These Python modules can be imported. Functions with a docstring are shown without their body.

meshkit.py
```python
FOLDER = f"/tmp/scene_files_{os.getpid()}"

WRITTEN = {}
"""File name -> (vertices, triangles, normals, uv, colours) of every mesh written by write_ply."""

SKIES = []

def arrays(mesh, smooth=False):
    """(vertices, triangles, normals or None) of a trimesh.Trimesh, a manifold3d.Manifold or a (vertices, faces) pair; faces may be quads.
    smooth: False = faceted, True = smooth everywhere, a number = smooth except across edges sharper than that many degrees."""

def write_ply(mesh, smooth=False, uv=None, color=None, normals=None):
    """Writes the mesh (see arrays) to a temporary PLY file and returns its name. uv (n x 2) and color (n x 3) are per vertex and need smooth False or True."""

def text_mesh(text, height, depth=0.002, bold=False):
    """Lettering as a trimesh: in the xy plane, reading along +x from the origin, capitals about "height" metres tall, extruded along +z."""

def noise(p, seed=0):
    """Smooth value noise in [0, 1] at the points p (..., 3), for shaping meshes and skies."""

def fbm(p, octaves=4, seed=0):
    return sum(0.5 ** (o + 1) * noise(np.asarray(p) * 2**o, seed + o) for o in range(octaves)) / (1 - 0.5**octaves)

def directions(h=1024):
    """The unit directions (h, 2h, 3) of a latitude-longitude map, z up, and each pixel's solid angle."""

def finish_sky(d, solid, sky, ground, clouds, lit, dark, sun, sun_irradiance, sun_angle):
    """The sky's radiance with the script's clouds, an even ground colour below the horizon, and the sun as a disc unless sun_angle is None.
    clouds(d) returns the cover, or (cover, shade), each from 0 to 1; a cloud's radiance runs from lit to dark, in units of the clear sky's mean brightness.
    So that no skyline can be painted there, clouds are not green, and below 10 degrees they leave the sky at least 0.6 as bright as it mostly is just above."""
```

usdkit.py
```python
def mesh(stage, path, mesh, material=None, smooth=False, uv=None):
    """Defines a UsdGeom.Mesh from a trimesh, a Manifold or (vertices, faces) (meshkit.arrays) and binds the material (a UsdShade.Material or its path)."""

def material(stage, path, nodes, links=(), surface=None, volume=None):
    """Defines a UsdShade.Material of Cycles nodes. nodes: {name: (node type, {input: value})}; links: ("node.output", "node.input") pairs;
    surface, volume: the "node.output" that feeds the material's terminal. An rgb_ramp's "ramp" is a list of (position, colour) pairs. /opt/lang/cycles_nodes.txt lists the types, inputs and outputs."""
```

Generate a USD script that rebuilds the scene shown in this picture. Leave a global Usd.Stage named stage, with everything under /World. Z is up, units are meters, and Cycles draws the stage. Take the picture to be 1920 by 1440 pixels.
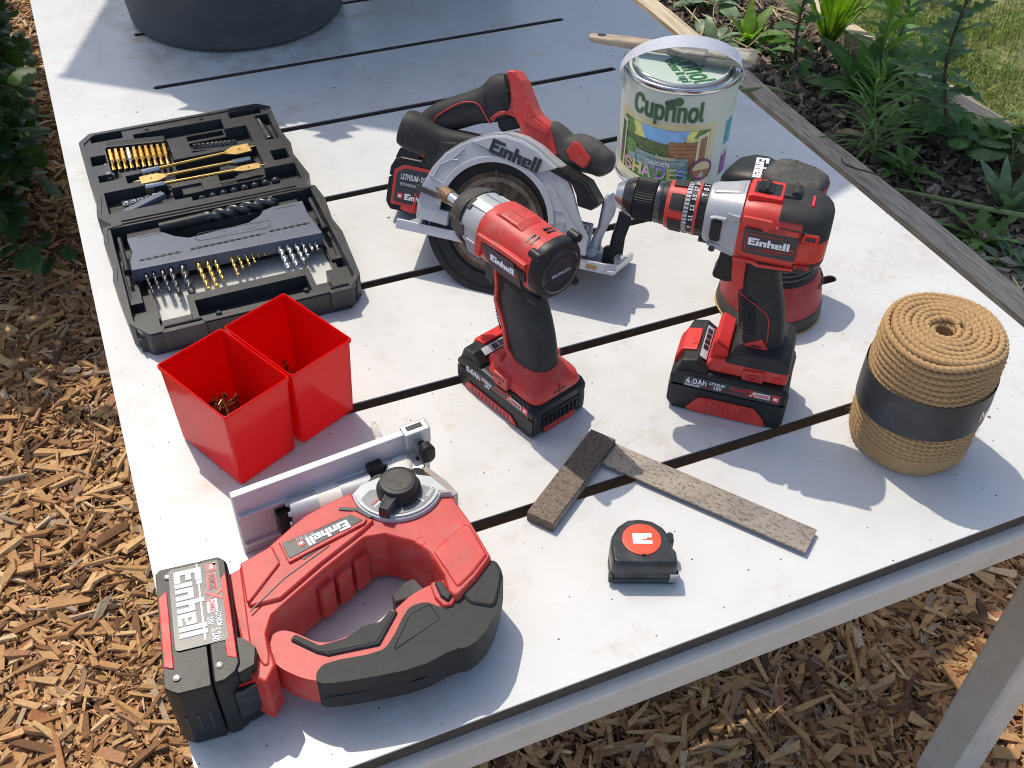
import math, random
import numpy as np
import trimesh, shapely
import shapely.geometry as sg
from shapely import affinity
from shapely.ops import unary_union
import manifold3d as m3
import usdkit, meshkit
from pxr import Usd, UsdGeom, UsdLux, UsdShade, Sdf, Gf, Vt

stage = Usd.Stage.CreateInMemory()
UsdGeom.SetStageUpAxis(stage, UsdGeom.Tokens.z)
UsdGeom.SetStageMetersPerUnit(stage, 1.0)
UsdGeom.Xform.Define(stage, '/World')
UsdGeom.Scope.Define(stage, '/World/Looks')
TZ = 0.72                      # height of the table top above the wood chip ground

# ---------------------------------------------------------------- camera, sky, sun, exposure
CAM_F, CAM_YAW, CAM_PITCH, CAM_ROLL = 1978.68, 0.4137, 0.7502, 0.0206
CAM_POS = (0.0632, -0.4152, TZ + 0.7888)
SUN = np.array([-0.117, 0.56, 1.0]); SUN /= np.linalg.norm(SUN)
SKY_STRENGTH, SUN_INTENSITY, EXPOSURE = 0.15, 0.72, 0.30
def camera():
    y, p, r = CAM_YAW, CAM_PITCH, CAM_ROLL
    fw = np.array([np.sin(y)*np.cos(p), np.cos(y)*np.cos(p), -np.sin(p)])
    rt = np.array([np.cos(y), -np.sin(y), 0.0]); up = np.cross(rt, fw)
    rt, up = np.cos(r)*rt + np.sin(r)*up, -np.sin(r)*rt + np.cos(r)*up
    cam = UsdGeom.Camera.Define(stage, '/World/camera')
    m = np.eye(4); m[0, :3], m[1, :3], m[2, :3], m[3, :3] = rt, up, -fw, CAM_POS
    cam.AddTransformOp().Set(Gf.Matrix4d(*m.ravel().tolist()))
    cam.CreateHorizontalApertureAttr(36.0); cam.CreateVerticalApertureAttr(27.0)
    cam.CreateFocalLengthAttr(36.0*CAM_F/1920.0)
    cam.CreateClippingRangeAttr(Gf.Vec2f(0.02, 200.0))
    cam.CreateExposureAttr(EXPOSURE)
camera()
sky = UsdLux.DomeLight.Define(stage, '/World/sky')
sky.GetPrim().SetCustomDataByKey('kind', 'structure')
sm = usdkit.material(stage, '/World/Looks/sky_look', {
    's': ('sky_texture', dict(sky_type='single_scattering', sun_disc=False, sun_elevation=float(np.arcsin(SUN[2])),
                              sun_rotation=float(np.arctan2(SUN[0], SUN[1])), air_density=1.0, aerosol_density=2.2)),
    'b': ('background_shader', dict(strength=SKY_STRENGTH))}, [('s.color', 'b.color')], surface='b.background')
UsdShade.MaterialBindingAPI.Apply(sky.GetPrim()).Bind(sm)
sun = UsdLux.DistantLight.Define(stage, '/World/sun')
sun.CreateIntensityAttr(SUN_INTENSITY); sun.CreateAngleAttr(0.5); sun.CreateNormalizeAttr(True)
sun.CreateColorAttr(Gf.Vec3f(1.0, 0.935, 0.81))
def look_z(d):                 # matrix whose +z axis points along d
    d = np.asarray(d, float)/np.linalg.norm(d)
    x = np.cross([0, 0, 1.0] if abs(d[2]) < .95 else [0, 1.0, 0], d); x /= np.linalg.norm(x)
    return np.array([x, np.cross(d, x), d])
_m = np.eye(4); _m[:3, :3] = look_z(SUN)
sun.AddTransformOp().Set(Gf.Matrix4d(*_m.ravel().tolist()))

# ---------------------------------------------------------------- materials
LOOKS = {}
def rgb(*c): return tuple(float(x) for x in c)
def mat(name, col, rough=0.5, metal=0.0, var=0.12, scale=60.0, bump=0.0, bscale=400.0, dust=0.0, dustcol=(.34, .29, .23),
        dscale=35.0, spec=0.5, coat=0.0, rvar=0.12, random_tone=0.0, trans=0.0, coords='object', stretch=None, aniso=0.0, ramp=None):
    """Principled look with a soft tonal variation, optional patches of dust, optional fine bump."""
    n = {'t': ('texture_coordinate', {}), 'p': ('principled_bsdf', dict(metallic=metal, roughness=rough, specular_ior_level=spec, coat_weight=coat, transmission_weight=trans, anisotropic=aniso)),
         'n': ('noise_texture', dict(scale=scale, detail=5.0, roughness=0.62)),
         'r': ('rgb_ramp', dict(ramp=ramp or [(0.25, tuple(max(0, c*(1-var*1.6)) for c in col)), (0.5, col), (0.75, tuple(min(1, c*(1+var)) for c in col))]))}
    src = 't.'+coords if coords != 'world' else 'g.position'
    if coords == 'world': n['g'] = ('geometry', {})
    l = []
    if stretch:
        n['mp'] = ('mapping', dict(scale=stretch)); l += [(src, 'mp.vector')]; src = 'mp.vector'
    l += [(src, 'n.vector'), ('n.fac', 'r.fac')]
    out = 'r.color'
    if random_tone:
        n['oi'] = ('object_info', {}); n['mr'] = ('map_range', dict(to_min=1-random_tone, to_max=1+random_tone*.6))
        n['hs'] = ('hsv', {}); l += [('oi.random', 'mr.value'), ('mr.result', 'hs.value'), (out, 'hs.color')]; out = 'hs.color'
    if dust:
        n['dn'] = ('noise_texture', dict(scale=dscale, detail=8.0, roughness=0.72)); n['dm'] = ('map_range', dict(from_min=.50, from_max=.78, to_min=0.0, to_max=dust, clamp=True))
        n['dx'] = ('mix', dict(color2=dustcol)); l += [(src, 'dn.vector'), ('dn.fac', 'dm.value'), ('dm.result', 'dx.fac'), (out, 'dx.color1')]; out = 'dx.color'
        n['da'] = ('math', dict(math_type='multiply_add', value2=0.35, value3=rough)); l += [('dm.result', 'da.value1'), ('da.value', 'p.roughness')]
    elif rvar:
        n['rm'] = ('map_range', dict(from_min=.3, from_max=.7, to_min=max(.03, rough*(1-rvar)), to_max=min(1, rough*(1+rvar)), clamp=True)); l += [('n.fac', 'rm.value'), ('rm.result', 'p.roughness')]
    l += [(out, 'p.base_color')]
    if bump:
        n['bn'] = ('noise_texture', dict(scale=bscale, detail=3.0)); n['b'] = ('bump', dict(strength=1.0, distance=bump)); l += [(src, 'bn.vector'), ('bn.fac', 'b.height'), ('b.normal', 'p.normal')]
    LOOKS[name] = usdkit.material(stage, '/World/Looks/'+name, n, l, surface='p.BSDF'); return LOOKS[name]

def mats():
    red = (.54, .036, .025)
    mat('red_plastic', red, .42, var=.10, scale=40, dust=.30, dscale=55, dustcol=(.40, .26, .21), bump=.00008, bscale=1800)
    mat('red_worn', (.50, .034, .026), .46, var=.14, scale=40, dust=.55, dscale=45, dustcol=(.36, .22, .17), bump=.0001, bscale=1600)
    mat('red_bright', (.58, .016, .012), .48, var=.05, scale=30)
    n_ = {'p': ('principled_bsdf', dict(base_color=(.80, .0080, .0070), roughness=.2, specular_ior_level=.5)), 'l': ('translucent_bsdf', dict(color=(.92, .012, .01))), 'm': ('mix_closure', dict(fac=.36)), 't': ('texture_coordinate', {}), 'n': ('noise_texture', dict(scale=45, detail=7, roughness=.7)), 'r': ('map_range', dict(from_min=.35, from_max=.75, to_min=.09, to_max=.24, clamp=True))}
    LOOKS['bin_red'] = usdkit.material(stage, '/World/Looks/bin_red', n_, [('t.object', 'n.vector'), ('n.fac', 'r.value'), ('r.result', 'p.roughness'), ('p.BSDF', 'm.closure1'), ('l.BSDF', 'm.closure2')], surface='m.closure')
    mat('red_dull', (.30, .020, .022), .5, var=.15, scale=40, dust=.35, dscale=45, dustcol=(.33, .2, .17))
    mat('rubber', (.022, .0215, .021), .60, var=.18, scale=70, dust=.30, dscale=50, dustcol=(.10, .09, .078), bump=.0002, bscale=1500, spec=.35)
    mat('rubber_dusty', (.045, .041, .036), .68, var=.2, scale=60, dust=.65, dscale=40, dustcol=(.22, .19, .155), bump=.0002, bscale=1500)
    mat('black_plastic', (.012, .0117, .0113), .42, var=.15, scale=60, spec=.33, dust=.22, dscale=60, dustcol=(.06, .054, .047), bump=.00012, bscale=1500)
    mat('black_gloss', (.014, .014, .015), .22, var=.15, scale=60, dust=.22, dscale=70, dustcol=(.14, .13, .12))
    mat('dark_label', (.030, .030, .032), .36, var=.15, scale=300, dust=.22, dscale=80, dustcol=(.15, .14, .135))
    mat('silver_paint', (.36, .375, .39), .46, metal=.30, var=.06, scale=50, dust=.35, dscale=50, dustcol=(.30, .27, .23))
    mat('silver_guard', (.45, .455, .46), .46, metal=.25, var=.06, scale=50, dust=.35, dscale=40, dustcol=(.33, .30, .26), bump=.0001, bscale=900)
    mat('aluminium', (.55, .55, .555), .5, metal=.55, var=.08, scale=60, dust=.25, dscale=60, stretch=(1, 6, 6))
    mat('cast_metal', (.52, .53, .54), .46, metal=.8, var=.12, scale=80, dust=.3, dscale=60, bump=.0003, bscale=700)
    mat('steel', (.42, .41, .40), .3, metal=1.0, var=.12, scale=90)
    mat('steel_dark', (.10, .098, .096), .33, metal=.9, var=.25, scale=120, dust=.2, dscale=90)
    mat('chrome', (.60, .59, .57), .22, metal=1.0, var=.05, scale=50)
    mat('gold', (.70, .46, .14), .22, metal=1.0, var=.12, scale=150)
    mat('gold_dull', (.50, .34, .13), .42, metal=.85, var=.15, scale=90, dust=.25, dscale=90)
    mat('bronze_collar', (.22, .14, .085), .42, metal=.75, var=.25, scale=300, bump=.0006, bscale=1500)
    mat('blade_rust', (.20, .148, .10), .5, metal=.25, var=.6, scale=45, dust=.7, dscale=30, dustcol=(.24, .15, .08), coords='object')
    mat('white_print', (.74, .74, .75), .42, var=.05)
    mat('grey_print', (.44, .44, .46), .42, var=.05)
    mat('black_print', (.02, .02, .022), .4, var=.05)
    mat('red_print', (.60, .022, .018), .4, var=.05)
    mat('white_plastic', (.62, .60, .56), .45, var=.06, dust=.3)
    mat('case_plastic', (.021, .0215, .022), .36, var=.15, scale=50, dust=.30, dscale=40, dustcol=(.085, .083, .08), bump=.0003, bscale=900)
    mat('tray_plastic', (.085, .098, .13), .45, var=.08, scale=40, dust=.2, dscale=60, dustcol=(.25, .26, .28), bump=.0002, bscale=900)
    mat('table_core', (.055, .042, .032), .6, var=.3, scale=90, dust=.4, dscale=50, dustcol=(.16, .12, .09), coords='world')
    mat('frame_paint', (.60, .55, .47), .42, var=.06, scale=20, dust=.3, dscale=25, dustcol=(.30, .25, .2), coords='world', bump=.0001, bscale=800)
    mat('pot_plastic', (.040, .044, .049), .62, var=.2, scale=12, dust=.45, dscale=9, dustcol=(.16, .145, .12), coords='world', stretch=(1, 1, 2.2), bump=.0005, bscale=250)
    mat('screw_metal', (.26, .115, .05), .33, metal=.85, var=.3, scale=400, random_tone=.35)
    mat('band_paper', (.026, .026, .027), .48, var=.2, scale=40, dust=.35, dscale=30, dustcol=(.13, .13, .13))
    mat('can_cream', (.56, .575, .47), .32, var=.04, scale=12, dust=.15, dscale=25)
    mat('can_lid', (.46, .55, .48), .34, var=.04, scale=12, dust=.1, dscale=25)
    mat('tin', (.62, .63, .64), .2, metal=1.0, var=.07, scale=60)
    mat('handle_white', (.66, .67, .71), .35, var=.04, scale=30, dust=.15)
    mat('tape_black', (.022, .023, .025), .28, var=.2, scale=60, dust=.3, dscale=60, dustcol=(.12, .12, .12))
    mat('tape_orange', (.72, .075, .028), .36, var=.08, scale=90)
    mat('brush_wood', (.40, .30, .20), .55, var=.3, scale=30, stretch=(1, 8, 8), dust=.5, dscale=70, dustcol=(.06, .05, .045))
    mat('bristle', (.36, .335, .27), .75, var=.4, scale=500, stretch=(.04, 1, 1), bump=.0008, bscale=900)
    mat('ferrule', (.20, .19, .17), .5, metal=.4, var=.4, scale=90, dust=.8, dscale=90, dustcol=(.03, .028, .025))
    mat('clear_lens', (.7, .62, .55), .15, var=.1, scale=60, trans=.6)
    mat('green_plastic', (.02, .22, .09), .4)
    mat('screw_head', (.05, .05, .05), .3, metal=.9)
    mat('glow_stain', (.48, .42, .30), .7, var=.3, scale=80)
mats()

# ---------------------------------------------------------------- scene tree helpers
USED = {}
def free(parent, name):
    k = (parent, name); i = USED.get(k, 0); USED[k] = i+1
    return f'{parent}/{name}' if i == 0 else f'{parent}/{name}_{i:03d}'
def ptag(p, **kw):
    for k, v in kw.items():
        if v: p.SetCustomDataByKey(k, v)
def mtx(loc=(0, 0, 0), rotz=0.0, R=None):
    m = np.eye(4)
    c, s = math.cos(rotz), math.sin(rotz)
    m[:3, :3] = np.array([[c, -s, 0], [s, c, 0], [0, 0, 1]]) if R is None else R
    m[:3, 3] = loc; return m
def set_m(x, m): x.AddTransformOp().Set(Gf.Matrix4d(*np.asarray(m).T.ravel().tolist()))
def thing(name, label, cat, loc=(0, 0, 0), rotz=0.0, R=None, group=None, table=True):
    """A thing's Xform directly under /World; loc is measured from the table's front left corner on its top unless table is False."""
    x = UsdGeom.Xform.Define(stage, free('/World', name))
    set_m(x, mtx((loc[0], loc[1], loc[2]+(TZ if table else 0)), rotz, R))
    ptag(x.GetPrim(), label=label, category=cat, group=group); return str(x.GetPath())
def structure(name):
    x = UsdGeom.Xform.Define(stage, free('/World', name)); ptag(x.GetPrim(), kind='structure'); return str(x.GetPath())
def part(parent, name, mesh, look, smooth=32, label=None, kind=None):
    p = free(parent, name)
    m = usdkit.mesh(stage, p, mesh, LOOKS[look] if isinstance(look, str) else look, smooth=smooth)
    ptag(m.GetPrim(), label=label, kind=kind); return p
def tones(path, t):
    """A tone for every vertex, read by the looks of loose stuff."""
    UsdGeom.PrimvarsAPI(stage.GetPrimAtPath(path)).CreatePrimvar('tone', Sdf.ValueTypeNames.FloatArray, 'vertex').Set(Vt.FloatArray.FromNumpy(np.asarray(t, np.float32)))
def class_prim(name):
    p = f'/shape_{name}'; stage.CreateClassPrim(p); return p
def place(src, name, m, label, cat, group=None, parent='/World'):
    x = UsdGeom.Xform.Define(stage, free(parent, name)); set_m(x, m)
    x.GetPrim().GetReferences().AddInternalReference(src); x.GetPrim().SetInstanceable(True)
    if parent == '/World': ptag(x.GetPrim(), label=label, category=cat, group=group)
    return str(x.GetPath())

# ---------------------------------------------------------------- shape helpers
def cat(*ms):
    ms = [m for m in ms if m is not None]
    return trimesh.util.concatenate([trimesh.Trimesh(np.array(m.vertices), np.array(m.faces), process=False) for m in ms])
def moved(m, M=None, t=None):
    m = trimesh.Trimesh(np.array(m.vertices), np.array(m.faces), process=False)
    if M is not None:
        M = np.asarray(M, float); M4 = M if M.shape == (4, 4) else np.block([[M, np.zeros((3, 1))], [np.zeros((1, 3)), 1]])
        m.vertices = m.vertices @ M4[:3, :3].T + M4[:3, 3]
        if np.linalg.det(M4[:3, :3]) < 0: m.faces = m.faces[:, ::-1]
    if t is not None: m.vertices = m.vertices + np.asarray(t, float)
    return m
XZ = np.array([[1, 0, 0], [0, 0, 1], [0, 1, 0]], float)      # polygon x,y -> x,z ; extrusion -> y
YZ = np.array([[0, 0, 1], [1, 0, 0], [0, 1, 0]], float)      # polygon x,y -> y,z ; extrusion -> x
ZX = np.array([[0, 0, 1], [0, 1, 0], [-1, 0, 0]], float)     # lathe axis z -> x
def rounded(pts, r=0.0, q=5):
    """Polygon with rounded corners."""
    p = sg.Polygon(pts) if not isinstance(pts, sg.Polygon) else pts
    if r:
        o = p.buffer(-r, quad_segs=q).buffer(2*r, quad_segs=q).buffer(-r, quad_segs=q)
        if not o.is_empty and o.area > .6*p.area: p = o
    if isinstance(p, sg.MultiPolygon): p = max(p.geoms, key=lambda a: a.area)
    return p
def _offset(P, d):
    """Every vertex moved inwards by d along its bisector (P counter-clockwise)."""
    a, b = P - np.roll(P, 1, 0), np.roll(P, -1, 0) - P
    a /= np.linalg.norm(a, axis=1, keepdims=True)+1e-12; b /= np.linalg.norm(b, axis=1, keepdims=True)+1e-12
    na, nb = np.stack([-a[:, 1], a[:, 0]], 1), np.stack([-b[:, 1], b[:, 0]], 1)
    n = na+nb; k = np.clip((n*n).sum(1), .35, None)
    return P + d*2*n/k[:, None]
def prism(pts, prof, r=0.0, holes=(), simplify=0.0):
    """Polygon skinned through prof = [(inset, z), ...] from bottom to top, capped. holes keep straight walls."""
    p = rounded(pts, r)
    if simplify: p = p.simplify(simplify)
    p = sg.polygon.orient(p, 1.0)
    P = np.array(p.exterior.coords)[:-1]
    keep = np.linalg.norm(P-np.roll(P, 1, 0), axis=1) > 1e-6; P = P[keep]; n = len(P)
    for shrink in (1, .6, .35, .15, 0):                          # a bevel too wide for the outline is narrowed
        rings = [np.column_stack([_offset(P, i*shrink) if i*shrink else P, np.full(n, z)]) for i, z in prof]
        worst = sg.Polygon(rings[int(np.argmax([i for i, z in prof]))][:, :2])
        if worst.is_valid and worst.area > 0: break
    V, F = np.vstack(rings), []
    for k in range(len(rings)-1):
        a = np.arange(n)+k*n; b = np.roll(np.arange(n), -1)+k*n
        F += [np.column_stack([a, b, b+n]), np.column_stack([a, b+n, a+n])]
    m = [trimesh.Trimesh(V, np.vstack(F), process=False)]
    hs = [sg.polygon.orient(sg.Polygon(h), 1.0) for h in holes]
    for k, up in ((0, False), (len(rings)-1, True)):
        q = sg.Polygon(rings[k][:, :2], [np.array(h.exterior.coords)[:-1] for h in hs])
        if not q.is_valid: q = q.buffer(0)
        for g in getattr(q, 'geoms', [q]):
            v, f = trimesh.creation.triangulate_polygon(g, engine='earcut')
            v3 = np.column_stack([v, np.full(len(v), prof[k][1])])
            nrm = np.cross(v3[f[:, 1]]-v3[f[:, 0]], v3[f[:, 2]]-v3[f[:, 0]])[:, 2].sum()
            m.append(trimesh.Trimesh(v3, f if (nrm > 0) == up else f[:, ::-1], process=False))
    for h in hs:
        H = np.array(h.exterior.coords)[:-1][::-1]; k = len(H)
        V = np.vstack([np.column_stack([H, np.full(k, prof[0][1])]), np.column_stack([H, np.full(k, prof[-1][1])])])
        a, b = np.arange(k), np.roll(np.arange(k), -1)
        m.append(trimesh.Trimesh(V, np.vstack([np.column_stack([a, b, b+k]), np.column_stack([a, b+k, a+k])]), process=False))
    return cat(*m)
def bev(z0, z1, b, steps=3, both=True):
    """A prism profile with edges rounded by b."""
    t = np.linspace(0, np.pi/2, steps+1)
    lo = [(b*(1-math.sin(a)), z0+b*(1-math.cos(a))) for a in t] if both else [(0, z0)]
    hi = [(b*(1-math.cos(a)), z1-b*(1-math.sin(a))) for a in t]
    return lo+hi
def side(pts, y0, y1, b=.002, r=.003, steps=3, holes=()):
    """Side profile (x, z) given thickness from y0 to y1."""
    return moved(prism(pts, bev(y0, y1, b, steps), r, holes), XZ)
def plan(pts, z0, z1, b=.002, r=.003, steps=3, holes=(), both=True):
    return prism(pts, bev(z0, z1, b, steps, both), r, holes)
def soft(P, k=2):
    """Outline with its corners cut (Chaikin), for moulded shapes."""
    P = np.asarray(P, float)
    for _ in range(k): Q = np.roll(P, -1, 0); P = np.stack([.75*P+.25*Q, .25*P+.75*Q], 1).reshape(-1, 2)
    return [tuple(p) for p in P]
def rect(x0, y0, x1, y1): return [(x0, y0), (x1, y0), (x1, y1), (x0, y1)]
def rbox(x0, x1, y0, y1, z0, z1, b=.002, r=None, steps=2):
    s = min(x1-x0, y1-y0); b = min(b, .42*s, .42*(z1-z0)); return plan(rect(x0, y0, x1, y1), z0, z1, b, min(b*1.2 if r is None else r, .45*s), steps)
def lathe(prof, n=40, caps=True):
    """prof [(r, z), ...] revolved about z, from bottom to top."""
    P = np.array(prof, float); a = np.linspace(0, 2*np.pi, n, endpoint=False)
    V = np.concatenate([np.column_stack([r*np.cos(a), r*np.sin(a), np.full(n, z)]) for r, z in P])
    F = []
    for k in range(len(P)-1):
        i = np.arange(n)+k*n; j = np.roll(np.arange(n), -1)+k*n
        F += [np.column_stack([i, j, j+n]), np.column_stack([i, j+n, i+n])]
    m = trimesh.Trimesh(V, np.vstack(F), process=False)
    if caps:
        ends = []
        for k, s in ((0, -1), (len(P)-1, 1)):
            if P[k, 0] > 1e-6:
                v = np.vstack([V[k*n:(k+1)*n], [[0, 0, P[k, 1]]]]); i = np.arange(n); j = np.roll(i, -1)
                f = np.column_stack([i, j, np.full(n, n)]); ends.append(trimesh.Trimesh(v, f if s > 0 else f[:, ::-1], process=False))
        m = cat(m, *ends)
    return m
def xlathe(prof, n=40, c=(0, 0, 0)):
    """prof [(x, r), ...] revolved about the x axis through c."""
    m = lathe([(r, x) for x, r in prof], n)
    return moved(m, ZX, c)
def loft(rings, caps=True):
    R = np.array(rings); k, n = R.shape[:2]; V = R.reshape(-1, 3); F = []
    for s in range(k-1):
        i = np.arange(n)+s*n; j = np.roll(np.arange(n), -1)+s*n
        F += [np.column_stack([i, j, j+n]), np.column_stack([i, j+n, i+n])]
    if caps:
        V = np.vstack([V, R[0].mean(0), R[-1].mean(0)]); i, j = np.arange(n), np.roll(np.arange(n), -1)
        F += [np.column_stack([j, i, np.full(n, k*n)]), np.column_stack([i+(k-1)*n, j+(k-1)*n, np.full(n, k*n+1)])]
    m = trimesh.Trimesh(V, np.vstack(F), process=False)
    if m.volume < 0: m.faces = m.faces[:, ::-1]
    return m
def ring(c, u, v, a, b, n=28, p=2.0):
    t = np.linspace(0, 2*np.pi, n, endpoint=False); ct, st = np.cos(t), np.sin(t)
    e = 2.0/p
    return np.asarray(c, float)+np.outer(a*np.sign(ct)*np.abs(ct)**e, u)+np.outer(b*np.sign(st)*np.abs(st)**e, v)
def spline(P, n):
    from scipy.interpolate import CubicSpline
    P = np.asarray(P, float); t = np.r_[0, np.cumsum(np.linalg.norm(np.diff(P[:, :3] if P.shape[1] > 2 else P, axis=0), axis=1))]
    return CubicSpline(t, P)(np.linspace(0, t[-1], n))
def tube(path, r, n=8, caps=True):
    P = np.asarray(path, float); k = len(P); r = np.broadcast_to(r, k)
    T = np.gradient(P, axis=0); T /= np.linalg.norm(T, axis=1, keepdims=True)+1e-12
    u = np.cross(T[0], [0, 0, 1.0] if abs(T[0][2]) < .9 else [1.0, 0, 0]); u /= np.linalg.norm(u); rings = []
    for i in range(k):
        u = u-T[i]*(u@T[i]); u /= np.linalg.norm(u); rings.append(ring(P[i], u, np.cross(T[i], u), r[i], r[i], n))
    return loft(rings, caps)
def wave(x, n): return np.linspace(x[0], x[1], n)
def frame(o, x, y):
    """4x4 whose x, y axes are given and z is their cross product."""
    x = np.asarray(x, float)/np.linalg.norm(x); y = np.asarray(y, float); y = y-x*(x@y); y /= np.linalg.norm(y)
    m = np.eye(4); m[:3, 0], m[:3, 1], m[:3, 2], m[:3, 3] = x, y, np.cross(x, y), o; return m
def letters(s, h, depth=.0004, bold=True, width=None, centre=False):
    m = meshkit.text_mesh(s, h, depth, bold); b = m.bounds
    if width: m = moved(m, np.diag([width/(b[1][0]-b[0][0]), 1, 1, 1])); b = m.bounds
    if centre: m = moved(m, t=(-(b[0][0]+b[1][0])/2, 0, 0))
    return m
def rects(L): return unary_union([sg.box(*q) for q in L])
GLYPH = {'E': (5.6, [(0, 0, 2, 7), (2, 5.3, 5.4, 7), (2, 2.9, 4.6, 4.4), (2, 0, 5.4, 1.6)]), 'i': (2.4, [(0, 0, 1.9, 4.5), (0, 5.5, 1.9, 7)]),
         'n': (5.4, [(0, 0, 1.9, 4.6), (1.9, 3.1, 4.8, 4.6), (3.0, 0, 4.9, 4.2)]), 'h': (5.4, [(0, 0, 1.9, 7), (1.9, 3.1, 4.8, 4.6), (3.0, 0, 4.9, 4.2)]),
         'e': (5.4, [(0, 0, 1.9, 4.6), (1.9, 3.4, 4.9, 4.6), (3.3, 1.9, 4.9, 3.4), (1.9, 1.7, 3.3, 2.5), (1.9, 0, 4.9, 1.1)]), 'l': (2.5, [(0, 0, 1.9, 7)])}
def flat(shape, depth):
    gs = [g for g in getattr(shape, 'geoms', [shape]) if g.area > 1e-12]
    return cat(*[trimesh.creation.extrude_polygon(g, depth, engine='earcut') for g in gs])
def wordmark(width, depth=.0004, squash=1.0):
    x, L = 0, []
    for ch in 'Einhell':
        w, R = GLYPH[ch]; L += [(x+a, b, x+c, d) for a, b, c, d in R]; x += w
    s = width/x
    return flat(affinity.scale(rects(L), s, s*squash, origin=(0, 0)), depth)
EMB = [(0, 0), (4.2, 0), (4.2, 1), (2.0, 1), (2.0, 1.25), (3.1, 1.25), (3.1, 1.75), (4.2, 1.75), (4.2, 2.9), (0, 2.9)]
def emblem(w, depth=.0004):
    s = w/4.2; return flat(sg.Polygon([(x*s, y*s) for x, y in EMB]), depth)
def rng(seed): return np.random.default_rng(seed)
# ================================================================ SETTING
def project(Pw):
    y, p, r = CAM_YAW, CAM_PITCH, CAM_ROLL
    fw = np.array([np.sin(y)*np.cos(p), np.cos(y)*np.cos(p), -np.sin(p)]); rt = np.array([np.cos(y), -np.sin(y), 0.0]); up = np.cross(rt, fw)
    rt, up = np.cos(r)*rt+np.sin(r)*up, -np.sin(r)*rt+np.cos(r)*up
    D = np.asarray(Pw, float)-np.array(CAM_POS); w = D @ fw
    return np.stack([960+CAM_F*(D@rt)/w, 720-CAM_F*(D@up)/w], -1), w

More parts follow.
